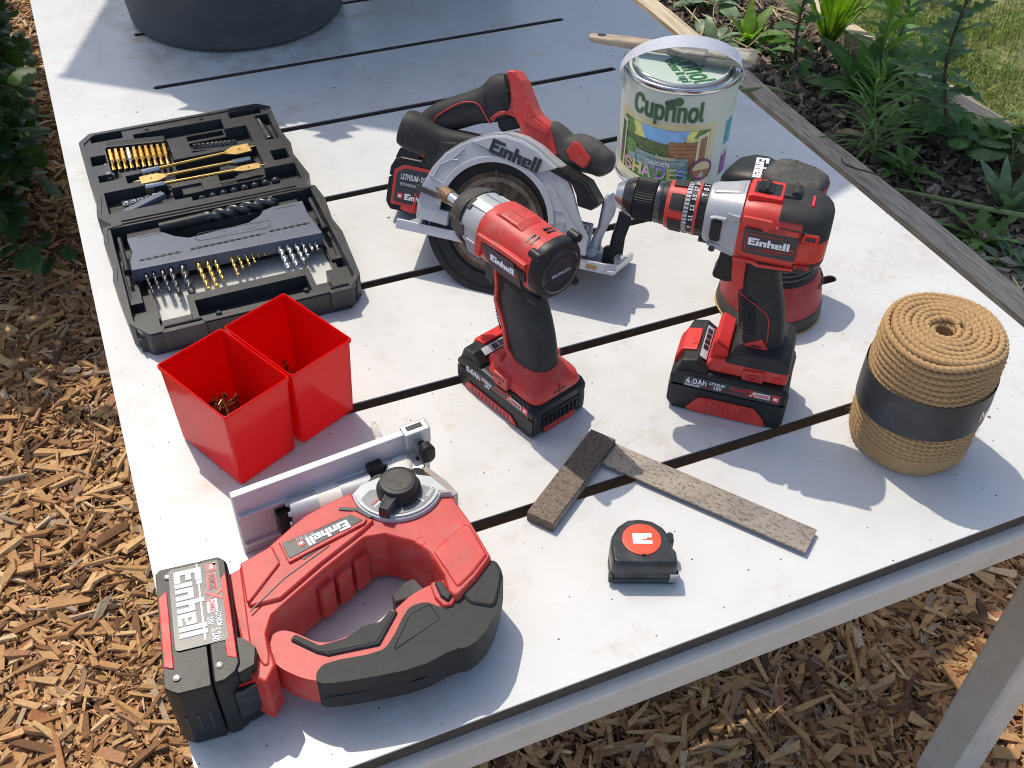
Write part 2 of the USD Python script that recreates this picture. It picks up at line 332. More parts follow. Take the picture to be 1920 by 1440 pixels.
# ---- looks of the setting
def setting_looks():
    # white laminate: grime specks, faint smears
    n = {'g': ('geometry', {}), 'p': ('principled_bsdf', dict(roughness=.34, specular_ior_level=.42)),
         'n': ('noise_texture', dict(scale=7, detail=8, roughness=.7)), 'r': ('rgb_ramp', dict(ramp=[(.30, (.515, .503, .476)), (.42, (.570, .564, .545)), (.55, (.592, .588, .570)), (.7, (.606, .602, .586))])),
         'v': ('voronoi_texture', dict(dimensions='2D', scale=30, randomness=1.0)), 'sc': ('separate_color', {}), 'm': ('map_range', dict(from_min=.35, from_max=1.0, to_min=0.0, to_max=.030, clamp=True)),
         'lt': ('math', dict(math_type='less_than')), 'x': ('mix', dict(color2=(.07, .058, .045))),
         'v2': ('voronoi_texture', dict(dimensions='2D', scale=11, randomness=1.0)), 's2': ('separate_color', {}), 'm2': ('map_range', dict(from_min=.70, from_max=1.0, to_min=0.0, to_max=.026, clamp=True)), 'lt2': ('math', dict(math_type='less_than')), 'x2': ('mix', dict(color2=(.16, .13, .10))),
         'st': ('noise_texture', dict(scale=16, detail=7, roughness=.75)), 'sm': ('map_range', dict(from_min=.55, from_max=.74, to_min=0.0, to_max=.55, clamp=True)), 'x3': ('mix', dict(color2=(.42, .33, .23))),
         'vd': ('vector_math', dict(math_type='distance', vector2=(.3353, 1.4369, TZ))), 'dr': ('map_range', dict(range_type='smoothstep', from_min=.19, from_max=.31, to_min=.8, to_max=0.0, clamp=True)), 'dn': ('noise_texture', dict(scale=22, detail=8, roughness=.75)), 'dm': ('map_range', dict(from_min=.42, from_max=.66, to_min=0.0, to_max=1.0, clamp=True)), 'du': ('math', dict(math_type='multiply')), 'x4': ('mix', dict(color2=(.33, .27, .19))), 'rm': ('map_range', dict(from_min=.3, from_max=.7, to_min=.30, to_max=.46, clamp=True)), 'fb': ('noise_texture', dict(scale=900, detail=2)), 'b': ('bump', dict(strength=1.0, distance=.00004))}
    l = [('g.position', 'n.vector'), ('n.fac', 'r.fac'), ('g.position', 'v.vector'), ('v.color', 'sc.color'), ('sc.r', 'm.value'), ('v.distance', 'lt.value1'), ('m.result', 'lt.value2'), ('r.color', 'x.color1'), ('lt.value', 'x.fac'),
         ('g.position', 'v2.vector'), ('v2.color', 's2.color'), ('s2.r', 'm2.value'), ('v2.distance', 'lt2.value1'), ('m2.result', 'lt2.value2'), ('x.color', 'x2.color1'), ('lt2.value', 'x2.fac'),
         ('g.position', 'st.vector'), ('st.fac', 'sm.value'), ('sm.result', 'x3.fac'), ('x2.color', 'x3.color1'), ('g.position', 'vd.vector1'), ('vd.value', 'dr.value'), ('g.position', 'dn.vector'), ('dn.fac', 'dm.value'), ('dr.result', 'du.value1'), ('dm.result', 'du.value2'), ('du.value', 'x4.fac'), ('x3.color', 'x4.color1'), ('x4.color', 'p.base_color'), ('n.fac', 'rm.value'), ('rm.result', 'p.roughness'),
         ('g.position', 'fb.vector'), ('fb.fac', 'b.height'), ('b.normal', 'p.normal')]
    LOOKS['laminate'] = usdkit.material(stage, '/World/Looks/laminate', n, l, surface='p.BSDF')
    # wood chips: a tone for each chip, grain on top
    chip_ramp = [(0, (0.095, 0.053, 0.028)), (0.1, (0.201, 0.097, 0.043)), (0.24, (0.307, 0.155, 0.065)), (0.42, (0.413, 0.228, 0.095)), (0.62, (0.498, 0.291, 0.129)), (0.78, (0.583, 0.369, 0.176)), (0.86, (0.382, 0.165, 0.069)), (0.94, (0.297, 0.228, 0.163)), (1, (0.678, 0.475, 0.267))]
    for nm, src in (('chips', 'at.fac'), ('chip', 'oi.random')):
        n = {'at': ('attribute', dict(attribute='tone')), 'g': ('geometry', {}), 'oi': ('object_info', {}), 'r': ('rgb_ramp', dict(ramp=chip_ramp)), 'p': ('principled_bsdf', dict(roughness=.78, specular_ior_level=.25)),
             'n': ('noise_texture', dict(scale=160, detail=6, roughness=.7)), 'mr': ('map_range', dict(from_min=.3, from_max=.7, to_min=.78, to_max=1.25)), 'h': ('hsv', {}), 'b': ('bump', dict(strength=1, distance=.0012))}
        LOOKS[nm] = usdkit.material(stage, '/World/Looks/'+nm, n, [(src, 'r.fac'), ('g.position', 'n.vector'), ('n.fac', 'mr.value'), ('mr.result', 'h.value'), ('r.color', 'h.color'), ('h.color', 'p.base_color'), ('n.fac', 'b.height'), ('b.normal', 'p.normal')], surface='p.BSDF')
    mat('chip_soil', (.30, .19, .105), .95, var=.6, scale=60, bump=.006, bscale=90, coords='world', spec=.2)
    mat('bed_soil', (.10, .078, .06), .95, var=.55, scale=50, bump=.006, bscale=110, coords='world', spec=.2)
    mat('lawn_soil', (.17, .165, .07), .95, var=.6, scale=25, bump=.004, bscale=90, coords='world', spec=.2)
    mat('grey_plank', (.42, .35, .265), .85, var=.45, scale=22, stretch=(9, .6, 9), coords='world', bump=.0025, bscale=26, dust=.4, dscale=10, dustcol=(.12, .11, .095), spec=.25)
    mat('pale_plank', (.52, .42, .29), .75, var=.3, scale=14, stretch=(9, .5, 9), coords='world', bump=.0015, bscale=26, spec=.25)
    mat('stem_brown', (.075, .05, .035), .7, var=.4, scale=60, coords='world')
    mat('stem_green', (.17, .22, .075), .6, var=.3, scale=60, coords='world')
    mat('canopy_fabric', (.22, .21, .20), .9, var=.1, scale=12)
    mat('parasol_metal', (.12, .12, .12), .4, metal=.6)
    def leafy(nm, col, tr=.35, rough=.5, rnd=.35, island=False):
        n = {'at': ('attribute', dict(attribute='tone')), 'g': ('geometry', {}), 'oi': ('object_info', {}), 'n': ('noise_texture', dict(scale=45, detail=5)), 'mr': ('map_range', dict(from_min=.3, from_max=.7, to_min=.7, to_max=1.25)),
             'mo': ('map_range', dict(to_min=1-rnd, to_max=1+rnd)), 'mu': ('math', dict(math_type='multiply')), 'h': ('hsv', dict(color=col)), 'p': ('principled_bsdf', dict(roughness=rough, specular_ior_level=.4)),
             'h2': ('hsv', dict(saturation=1.15, value=1.5)), 'tl': ('translucent_bsdf', {}), 'mx': ('mix_closure', dict(fac=tr))}
        l = [('g.position', 'n.vector'), ('n.fac', 'mr.value'), ('at.fac' if island else 'oi.random', 'mo.value'), ('mr.result', 'mu.value1'), ('mo.result', 'mu.value2'), ('mu.value', 'h.value'), ('h.color', 'p.base_color'),
             ('h.color', 'h2.color'), ('h2.color', 'tl.color'), ('p.BSDF', 'mx.closure1'), ('tl.BSDF', 'mx.closure2')]
        LOOKS[nm] = usdkit.material(stage, '/World/Looks/'+nm, n, l, surface='mx.closure')
    leafy('leaf_mid', (.125, .225, .055)); leafy('leaf_dark', (.082, .170, .048), .35); leafy('leaf_blue', (.135, .20, .10), .25, .42); leafy('leaf_bright', (.15, .26, .04), .45)
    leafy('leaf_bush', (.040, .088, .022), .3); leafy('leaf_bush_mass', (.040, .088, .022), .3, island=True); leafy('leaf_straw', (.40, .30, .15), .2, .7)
    n = {'at': ('attribute', dict(attribute='tone')), 'g': ('geometry', {}), 'r': ('rgb_ramp', dict(ramp=[(0, (.09, .14, .028)), (.35, (.175, .24, .045)), (.65, (.26, .32, .075)), (.85, (.37, .37, .14)), (1, (.50, .45, .24))])), 'n': ('noise_texture', dict(scale=3.2, detail=5)), 'a': ('math', dict(math_type='multiply_add', value2=1.6, value3=-.62)), 'b': ('math', dict(math_type='multiply_add', value2=.72, use_clamp=True)),
         'p': ('principled_bsdf', dict(roughness=.5, specular_ior_level=.35)), 'tl': ('translucent_bsdf', {}), 'mx': ('mix_closure', dict(fac=.3))}
    LOOKS['grass'] = usdkit.material(stage, '/World/Looks/grass', n, [('g.position', 'n.vector'), ('n.fac', 'a.value1'), ('at.fac', 'b.value1'), ('a.value', 'b.value3'), ('b.value', 'r.fac'), ('r.color', 'p.base_color'), ('r.color', 'tl.color'), ('p.BSDF', 'mx.closure1'), ('tl.BSDF', 'mx.closure2')], surface='mx.closure')
    n = {'g': ('attribute', dict(attribute='tone')), 'r': ('rgb_ramp', dict(ramp=[(0, (.06, .045, .035)), (.4, (.13, .10, .075)), (.75, (.21, .165, .12)), (1, (.36, .30, .23))])), 'p': ('principled_bsdf', dict(roughness=.85, specular_ior_level=.25))}
    LOOKS['bark_bits'] = usdkit.material(stage, '/World/Looks/bark_bits', n, [('g.fac', 'r.fac'), ('r.color', 'p.base_color')], surface='p.BSDF')
    n = {'g': ('attribute', dict(attribute='tone')), 'r': ('rgb_ramp', dict(ramp=[(0, (.26, .19, .10)), (.5, (.42, .33, .18)), (1, (.56, .47, .28))])), 'p': ('principled_bsdf', dict(roughness=.7))}
    LOOKS['straw'] = usdkit.material(stage, '/World/Looks/straw', n, [('g.fac', 'r.fac'), ('r.color', 'p.base_color')], surface='p.BSDF')
setting_looks()

# ---- sheets: wood chip ground, bed soil, lawn
def sheet(x0, x1, y0, y1, z, nx, ny, amp, f, seed):
    X, Y = np.meshgrid(np.linspace(x0, x1, nx), np.linspace(y0, y1, ny), indexing='ij')
    Z = z+amp*(meshkit.fbm(np.stack([X*f, Y*f, X*0], -1), 4, seed)-.5)*2
    V = np.stack([X, Y, Z], -1).reshape(-1, 3); i, j = np.meshgrid(np.arange(nx-1), np.arange(ny-1), indexing='ij'); a = (i*ny+j).ravel()
    return trimesh.Trimesh(V, np.vstack([np.column_stack([a, a+ny, a+ny+1]), np.column_stack([a, a+ny+1, a+1])]), process=False)
ground = structure('ground')
part(ground, 'chip_bed', sheet(-6, 1.60, -6, 8, -.012, 160, 280, .008, 5, 1), 'chip_soil', smooth=True)
part(ground, 'far_ground', plan(rect(-60, -60, 60, 60), -.20, -.16, 0, 0, 1, both=False), 'chip_soil', smooth=False)

def bars(n, c, L, W, T, yaw, tilt, roll, seed, taper=.55):
    """n irregular splinters (12 triangles each) as one vertex/face pair."""
    g = rng(seed)
    base = np.array([[x, y, z] for x in (-.5, .5) for y in (-.5, .5) for z in (-.5, .5)], float)
    P = np.repeat(base[None], n, 0)+g.normal(0, .07, (n, 8, 3))*np.array([.6, 1, .8])
    end = g.uniform(taper-.35, 1.0, (n, 2)); P[:, :4, 1] *= end[:, :1]; P[:, 4:, 1] *= end[:, 1:]
    P[:, :, 0] += P[:, :, 1]*g.normal(0, .25, (n, 1))
    P *= np.stack([L, W, T], -1)[:, None]
    P[:, :, 2] += (P[:, :, 0]**2)*g.normal(0, 2.0, (n, 1))
    cy, sy, ct, st, cr, sr = np.cos(yaw), np.sin(yaw), np.cos(tilt), np.sin(tilt), np.cos(roll), np.sin(roll)
    o, z = np.ones(n), np.zeros(n)
    Rx = np.array([[o, z, z], [z, cr, -sr], [z, sr, cr]]).transpose(2, 0, 1); Ry = np.array([[ct, z, st], [z, o, z], [-st, z, ct]]).transpose(2, 0, 1); Rz = np.array([[cy, -sy, z], [sy, cy, z], [z, z, o]]).transpose(2, 0, 1)
    P = P @ (Rz @ Ry @ Rx).transpose(0, 2, 1)+np.asarray(c)[:, None]
    F = np.array([[0, 1, 3], [0, 3, 2], [4, 6, 7], [4, 7, 5], [0, 4, 5], [0, 5, 1], [2, 3, 7], [2, 7, 6], [0, 2, 6], [0, 6, 4], [1, 5, 7], [1, 7, 3]])
    return P, F
def chips_build():
    g = rng(11)
    P, F, x, y, z, L, W, uv = wood_chips_cached
    inside = (uv[:, 0] > 0) & (uv[:, 0] < 1920) & (uv[:, 1] > 0) & (uv[:, 1] < 1440)
    tab = sg.Polygon(project(np.array([[0, 0, TZ-.065], [1, 0, TZ-.065], [1, 2.17, TZ], [0, 2.17, TZ]]))[0])
    seen = inside & ~shapely.contains_xy(tab, uv[:, 0], uv[:, 1]) & (x < 1.5)
    top = L*W*np.where(seen, 1, 0)*np.where(z > .008, 1, .3)*np.where(y < 2.2, 1, .2)
    big = np.argsort(-top)[:300]; rest = np.setdiff1d(np.arange(len(L)), big)
    for i in big: part(ground, 'wood_chip', trimesh.Trimesh(P[i], F, process=False), 'chip', smooth=False)
    V = P[rest].reshape(-1, 3); FF = (F[None]+8*np.arange(len(rest))[:, None, None]).reshape(-1, 3)
    tones(part(ground, 'wood_chips', trimesh.Trimesh(V, FF, process=False), 'chips', smooth=False, kind='stuff'), np.repeat(rng(13).random(len(rest)), 8))
def wood_chips_safe():
    global wood_chips_cached
    g = rng(11); N = 132000
    left = g.random(N) < .58
    x = np.where(left, g.uniform(-.62, .24, N), g.uniform(-.02, 1.58, N)); y = np.where(left, .2+3.4*g.random(N)**1.35, g.uniform(-.35, .82, N))
    k = g.random(N)
    L = np.where(k < .78, g.gamma(3, .0040, N)+.004, np.where(k < .987, g.gamma(4, .0072, N)+.010, g.uniform(.035, .080, N)))
    W = np.clip(L*g.uniform(.07, .48, N), .0018, .018); T = np.clip(W*g.uniform(.15, .55, N), .0012, .009)
    z = g.uniform(0, .019, N)+.010*(meshkit.fbm(np.stack([x*6, y*6, x*0], -1), 3, 5)-.3)+np.where(k > .9, .006, 0)
    c = np.stack([x, y, z], -1); P, F = bars(N, c, L, W, T, g.uniform(0, 2*np.pi, N), g.normal(0, .17, N), g.normal(0, .26, N), 12)
    wood_chips_cached = (P, F, x, y, z, L, W, project(c)[0])
wood_chips_safe(); chips_build()

SOIL = .165                                    # height of the soil in the bed; the lawn lies a little lower
lawn = structure('lawn'); part(lawn, 'lawn_ground', sheet(2.135, 14, -6, 16, SOIL-.04, 120, 200, .012, 1.5, 3), 'lawn_soil', smooth=True)
def grass():
    g = rng(21); N = 120000
    x = 2.15+2.6*g.random(N)**1.25; y = g.uniform(.6, 4.9, N)
    keep = meshkit.fbm(np.stack([x*5, y*5, x*0], -1), 3, 9)+g.normal(0, .06, N) > .36; x, y = x[keep], y[keep]; n = len(x)
    h = g.gamma(5, .0046, n)+.008; az = g.uniform(0, 2*np.pi, n); lean = np.abs(g.normal(.35, .75, n)); w = g.uniform(.0011, .0024, n)
    d = np.stack([np.cos(az), np.sin(az)], -1); s = np.stack([-d[:, 1], d[:, 0]], -1)*w[:, None]; z0 = np.full(n, SOIL-.045)
    a, b = np.stack([x, y], -1), np.stack([x, y], -1)+d*(h*.35*np.sin(lean))[:, None]; c = a+d*(h*np.sin(np.clip(lean*1.4, 0, 1.5)))[:, None]
    zb, zc = z0+h*.55*np.cos(lean*.5)+.004, z0+h*np.cos(np.clip(lean, 0, 1.35))+.006
    V = np.stack([np.c_[a-s, z0], np.c_[a+s, z0], np.c_[b+s*.8, zb], np.c_[b-s*.8, zb], np.c_[c, zc]], 1).reshape(-1, 3)
    F = (np.array([[0, 1, 2], [0, 2, 3], [3, 2, 4]])[None]+5*np.arange(n)[:, None, None]).reshape(-1, 3)
    p = usdkit.mesh(stage, '/World/grass', trimesh.Trimesh(V, F, process=False), LOOKS['grass']); tones('/World/grass', np.repeat(g.random(n), 5)); ptag(p.GetPrim(), label='short patchy sunlit grass of the lawn beyond the raised bed', category='grass', kind='stuff')
grass()

# ---- raised bed with weathered planks
bed = thing('raised_bed', 'raised garden bed edged with weathered grey timber planks right of the table', 'raised bed', table=False)
def plank(x0, x1, y0, y1, z0, z1, look, label, seed):
    m = trimesh.creation.box((x1-x0, y1-y0, z1-z0)); m = m.subdivide_to_size(.09); m.apply_translation(((x0+x1)/2, (y0+y1)/2, (z0+z1)/2))
    c = np.array([(x0+x1)/2, 0, (z0+z1)/2]); h = np.array([(x1-x0)/2, 1, (z1-z0)/2])
    v = np.array(m.vertices); v[:, [0, 2]] += (meshkit.fbm(v*np.array([9, 4, 9]), 3, seed)[:, None]-.5)*.010*np.sign(v[:, [0, 2]]-c[[0, 2]])
    m.vertices = v; part(bed, 'plank', m, look, smooth=40, label=label)
plank(1.605, 1.665, -.6, 1.90, -.02, .225, 'grey_plank', 'weathered grey plank nearest the table', 3)
plank(1.607, 1.663, 1.905, 3.4, -.02, .222, 'pale_plank', 'paler plank behind the paint can', 4)
plank(2.07, 2.13, -.6, 1.70, -.02, .222, 'grey_plank', 'grey plank along the lawn', 5)
plank(2.072, 2.128, 1.705, 3.4, -.02, .215, 'pale_plank', 'sunlit pale plank along the lawn', 6)
soil = structure('soil'); part(soil, 'soil_bed', sheet(1.655, 2.08, -.6, 3.4, SOIL-.012, 60, 330, .022, 7, 8), 'bed_soil', smooth=True)
def bark():
    g = rng(31); N = 5200
    x, y = g.uniform(1.67, 2.065, N), g.uniform(.2, 2.9, N); L = g.gamma(3, .006, N)+.004; W = L*g.uniform(.25, .7, N); T = W*g.uniform(.2, .6, N)
    P, F = bars(N, np.stack([x, y, SOIL+g.uniform(-.008, .012, N)], -1), L, W, T, g.uniform(0, 6.3, N), g.normal(0, .35, N), g.normal(0, .5, N), 32)
    tones(part(soil, 'bark_mulch', trimesh.Trimesh(P.reshape(-1, 3), (F[None]+8*np.arange(N)[:, None, None]).reshape(-1, 3), process=False), 'bark_bits', smooth=False, kind='stuff'), np.repeat(g.random(N), 8))
    ms = []
    for i in range(80):
        x, y = g.uniform(1.68, 2.06), g.uniform(1.72, 2.9) if i > 6 else g.uniform(.6, 1.5); a = g.uniform(-.7, .9)+math.pi/3; l = g.uniform(.05, .20); k = g.normal(0, .25)
        t = np.linspace(-.5, .5, 6); px = x+np.cos(a)*l*t-np.sin(a)*k*l*(t*t); py = y+np.sin(a)*l*t+np.cos(a)*k*l*(t*t); pz = SOIL+.014+g.uniform(0, .03)+.02*t*g.normal()
        ms.append(moved(tube(np.stack([px, py, pz], -1), g.uniform(.0012, .0034)*np.array([.5, 1, 1, 1, .8, .2]), 5), None))
    p = usdkit.mesh(stage, '/World/straw', cat(*ms), LOOKS['straw'], smooth=True); tones('/World/straw', np.repeat(g.random(len(ms)), [len(m.vertices) for m in ms])); ptag(p.GetPrim(), label='dry straw and dead leaf strands scattered over the bed behind the can', category='straw', kind='stuff')
bark()

# ---- leaves and plants
def leaf(L, W, kind='lance', droop=.5, fold=.25, seed=0, rows=8):
    """A leaf from the origin along +x with its face up (+z)."""
    g = rng(seed); t = np.linspace(0, 1, rows+1)
    w = {'lance': np.sin(np.pi*np.clip(t, 0, 1)**.8)**.9, 'broad': np.sin(np.pi*t**.65)**.75, 'strap': np.clip(np.minimum(1, (1-t)*3.2), 0, 1)**.8*np.where(t < .05, .7, 1), 'oak': np.sin(np.pi*t**.75)**.7*(1+.38*np.cos(t*rows*np.pi))}[kind]*W/2
    w[-1] = 0; w[0] = max(w[0], W*.04)
    ang = -droop*t**1.3; dx = np.cos(ang)*L/rows; dz = np.sin(ang)*L/rows
    X, Z = np.r_[0, np.cumsum(dx[1:])], np.r_[0, np.cumsum(dz[1:])]; side_ = X*0+g.normal(0, .06)*L*t*t
    rip = g.normal(0, .02*L, rows+1)*.35
    V = np.concatenate([np.stack([X, side_+w, Z+w*fold+rip], -1), np.stack([X, side_, Z], -1), np.stack([X, side_-w, Z+w*fold-rip], -1)])
    n = rows+1; a = np.arange(rows); F = np.vstack([np.column_stack([a+n, a+n+1, a+1]), np.column_stack([a+n, a+1, a]), np.column_stack([a+2*n, a+2*n+1, a+n+1]), np.column_stack([a+2*n, a+n+1, a+n])])
    return trimesh.Trimesh(V, F, process=False)
def palmate(R, lobes=5, deep=.35, seed=0, teeth=.06, n=44):
    """A lobed leaf: stalk at the origin, centre along +x."""
    g = rng(seed); th = np.linspace(-2.75, 2.75, n)
    r = R*(1-deep*.5+deep*.5*np.cos(th*lobes/5.5*2.0))*(1-.12*np.abs(th)/2.75)*(1+teeth*np.where(np.arange(n) % 2, 1, -1))
    x, y = r*np.cos(th)+R*.25, r*np.sin(th); z = -.35*(x*x+y*y)/R*.55+.10*R*np.cos(th*lobes/5.5*2.0)+g.normal(0, .015*R, n)
    V = np.vstack([[[0, 0, 0]], np.stack([x*.5+.05*R, y*.5, z*.25+.03*R], -1), np.stack([x, y, z], -1)])
    a = np.arange(1, n); F = np.vstack([np.column_stack([a*0, a, a+1]), np.column_stack([a, a+n, a+n+1]), np.column_stack([a, a+n+1, a+1])])
    return trimesh.Trimesh(V, F, process=False)
def aim(m, at, az, pitch, roll=0):
    ca, sa, cp, sp, cr, sr = math.cos(az), math.sin(az), math.cos(pitch), math.sin(pitch), math.cos(roll), math.sin(roll)
    Rx = np.array([[1, 0, 0], [0, cr, -sr], [0, sr, cr]]); Ry = np.array([[cp, 0, -sp], [0, 1, 0], [sp, 0, cp]]); Rz = np.array([[ca, -sa, 0], [sa, ca, 0], [0, 0, 1]])
    return moved(m, Rz @ Ry @ Rx, at)
def stemmed(label, cat_, at, path, n, L, W, kind, look, seed, stem='stem_green', r=.004, t0=.08, pitch=(.2, .9), droop=(.4, 1.1), group=None, name='garden_plant', jit=.25):
    g = rng(seed); t = thing(name, label, cat_, (at[0], at[1], at[2]), table=False, group=group)
    P = spline(np.array(path, float), 18); part(t, 'stem', tube(P, np.linspace(r, r*.35, 18), 7), stem, smooth=True)
    for i in range(n):
        u = t0+(1-t0)*(i+.5)/n; k = u*17; p = P[int(k)]+(P[min(17, int(k)+1)]-P[int(k)])*(k-int(k)); az = i*2.4+g.normal(0, jit); s = (1-.45*u)*g.uniform(.75, 1.2)
        pit = pitch[0]+(pitch[1]-pitch[0])*u+g.normal(0, .15)
        m = palmate(L*.5*s, 5, .4, seed*100+i) if kind == 'palmate' else leaf(L*s, W*s, kind, g.uniform(*droop), .25, seed*100+i)
        if kind == 'palmate':
            q = p+np.array([math.cos(az)*math.cos(pit), math.sin(az)*math.cos(pit), math.sin(pit)])*L*.55*s
            part(t, 'leaf_stalk', tube(np.array([p, (p+q)/2+[0, 0, .006], q]), .0016, 5), 'stem_green', smooth=True); part(t, 'leaf', aim(m, q, az, g.normal(-.1, .25), g.normal(0, .2)), look, smooth=60)
        else: part(t, 'leaf', aim(m, p, az, pit, g.normal(0, .25)), look, smooth=60)
    return t
def rosette(label, cat_, at, n, L, W, kind, look, seed, pitch=(.3, 1.3), droop=(.5, 1.2), name='garden_plant', group=None):
    g = rng(seed); t = thing(name, label, cat_, at, table=False, group=group)
    for i in range(n):
        u = i/max(1, n-1); az = i*2.4+g.normal(0, .3); s = g.uniform(.7, 1.15)
        part(t, 'leaf', aim(leaf(L*s, W*s, kind, g.uniform(*droop), .3, seed*100+i), (math.cos(az)*.006, math.sin(az)*.006, 0), az, pitch[0]+(pitch[1]-pitch[0])*u, g.normal(0, .2)), look, smooth=60)
    return t
def plants():
    B = lambda x, y: np.array([x, y, SOIL])
    stemmed('slender plant crowded with narrow feathery leaves beside the near plank', 'plant', B(1.758, 1.305), [(0, 0, 0), (.01, .02, .07), (.0, .04, .15), (.02, .05, .21)], 84, .145, .0105, 'lance', 'leaf_mid', 1, t0=.1, pitch=(.35, 1.0), droop=(.2, .9), jit=.6)
    stemmed('tall plant with a bending dark brown stem and toothed leaves', 'plant', B(1.917, 1.237), [(0, 0, 0), (.02, .05, .10), (-.01, .07, .22), (.0, .08, .36), (.03, .10, .52)], 44, .125, .048, 'oak', 'leaf_dark', 2, 'stem_brown', .0062, .12, (.1, .7), (.3, .9))
    stemmed('dark stemmed plant with lobed leaves behind the paint can', 'plant', B(1.903, 1.838), [(0, 0, 0), (.0, .02, .1), (.02, .03, .22), (.05, .04, .40)], 26, .09, .045, 'oak', 'leaf_dark', 3, 'stem_brown', .005, .05)
    rosette('clump of upright bright green strap leaves by the lawn plank', 'plant', B(2.033, 1.874), 34, .30, .016, 'strap', 'leaf_bright', 4, (1.05, 1.5), (.15, .6))
    rosette('broad leaved dock plant with large upright leaves in the bed', 'plant', B(1.954, 1.598), 13, .185, .062, 'broad', 'leaf_dark', 5, (.35, 1.35), (.4, .9))
    stemmed('leafy green weed leaning over the lawn plank', 'plant', B(2.095, 1.668), [(0, 0, 0), (.02, .02, .12), (.05, .05, .26)], 30, .15, .042, 'lance', 'leaf_mid', 6, r=.004, pitch=(.2, 1.2))
    stemmed('upright yellow green weed with long soft leaves behind the dock plant', 'plant', B(2.008, 1.596), [(0, 0, 0), (.0, .03, .12), (.02, .05, .30)], 30, .13, .034, 'lance', 'leaf_bright', 31, r=.004, pitch=(.2, 1.2))
    stemmed('leafy weed crowding the brown stemmed plant on its left', 'plant', B(1.949, 1.383), [(0, 0, 0), (-.01, .03, .10), (.0, .05, .22)], 26, .12, .040, 'oak', 'leaf_mid', 32, r=.004, pitch=(.1, 1.0))
    for q, (u, v, n, L) in enumerate(((2.038, 1.132, 9, .17), (1.992, 1.229, 7, .14), (2.121, 1.205, 6, .14))):
        stemmed(('squash plant with wide pale lobed leaves at the photo right edge', 'low squash plant with two or three lobed leaves left of the larger one', 'small squash plant with lobed leaves against the lawn plank')[q], 'plant', B(u, v), [(0, 0, 0), (.0, .01, .03), (.01, .02, .06)], n, L, .1, 'palmate', 'leaf_mid', 7+q, r=.004, t0=.2, pitch=(.4, .9))
    rosette('rosette of pale lance shaped leaves standing above the vine stem', 'plant', B(1.916, 1.014), 18, .125, .028, 'lance', 'leaf_blue', 12, (.45, 1.4), (.1, .6))
    rosette('low weed with soft spreading leaves below the vine stem', 'plant', B(1.786, 0.944), 16, .11, .026, 'oak', 'leaf_mid', 13, (.15, .8), (.4, 1.2))
    rosette('low weed with long drooping leaves at the right edge of the photo', 'plant', B(1.776, 0.846), 12, .12, .026, 'lance', 'leaf_blue', 14, (.1, .9), (.6, 1.3))
    rosette('small toothed seedling between the feathery plant and the brown stem', 'plant', B(1.807, 1.249), 14, .09, .02, 'oak', 'leaf_mid', 15, (.1, 1.2), (.3, 1.0))
    rosette('low leafy plant at the foot of the dark stemmed plant', 'plant', B(1.844, 1.731), 12, .09, .03, 'oak', 'leaf_dark', 16, (.1, .8), (.5, 1.2))
    rosette('pale broad leaved seedling right behind the can handle', 'plant', B(1.731, 2.005), 12, .11, .045, 'broad', 'leaf_blue', 17, (.2, 1.0), (.6, 1.3))
    rosette('bright leafy seedling growing above the paint brush bristles', 'plant', B(1.838, 1.986), 13, .12, .034, 'lance', 'leaf_bright', 18, (.3, 1.3), (.3, 1.0))
    rosette('wide leaved seedling at the top of the bed', 'plant', B(1.859, 2.237), 9, .13, .06, 'broad', 'leaf_blue', 19, (.2, .9), (.5, 1.1))
    rosette('dark green low weed under the brush bristles', 'plant', B(1.867, 1.924), 10, .10, .03, 'oak', 'leaf_dark', 20, (.1, .7), (.4, 1.1))
    # vine stem lying along the soil, fallen broad leaf, twig on the plank
    def lying(name, label, cat_, points, r, look, rr=None):
        P = np.array(points, float); t = thing(name, label, cat_, P[0], table=False); P = spline(P-P[0], 24)
        part(t, 'stalk', tube(P, r if rr is None else np.linspace(r, rr, 24), 8), look, smooth=True)
    lying('vine_stem', 'long pale green vine stem lying across the bed soil', 'vine', [(1.728, 1.172, SOIL+.01), (1.755, 1.099, SOIL+.03), (1.794, 1.011, SOIL+.05), (1.867, 0.921, SOIL+.06)], .0052, 'stem_green', .006)
    lying('vine_stem', 'thin green stem poking out from behind the can over the plank', 'vine', [(1.569, 1.623, SOIL+.07), (1.635, 1.636, SOIL+.06), (1.763, 1.619, SOIL+.02)], .0042, 'stem_green', .003)
    lying('twig', 'thin curved brown twig lying on the grey plank', 'twig', [(1.624, 1.261, .232), (1.617, 1.188, .245), (1.644, 1.167, .24), (1.693, 1.153, .20)], .0022, 'stem_brown', .0016)
    t = thing('fallen_leaf', 'broad green leaf lying on the soil left of the dock plant', 'leaf', B(1.967, 1.677)+[0, 0, .02], table=False); part(t, 'leaf', aim(leaf(.17, .045, 'lance', .2, .2, 77), (0, 0, 0), -2.75, .05), 'leaf_dark', smooth=60)
    t = thing('fallen_leaf', 'curled rust brown dead leaf against the near plank', 'leaf', B(1.739, 1.431)+[0, 0, .02], table=False); part(t, 'leaf', aim(leaf(.09, .03, 'lance', .3, .5, 78), (0, 0, 0), -.55, .05), 'leaf_straw', smooth=60)
plants()

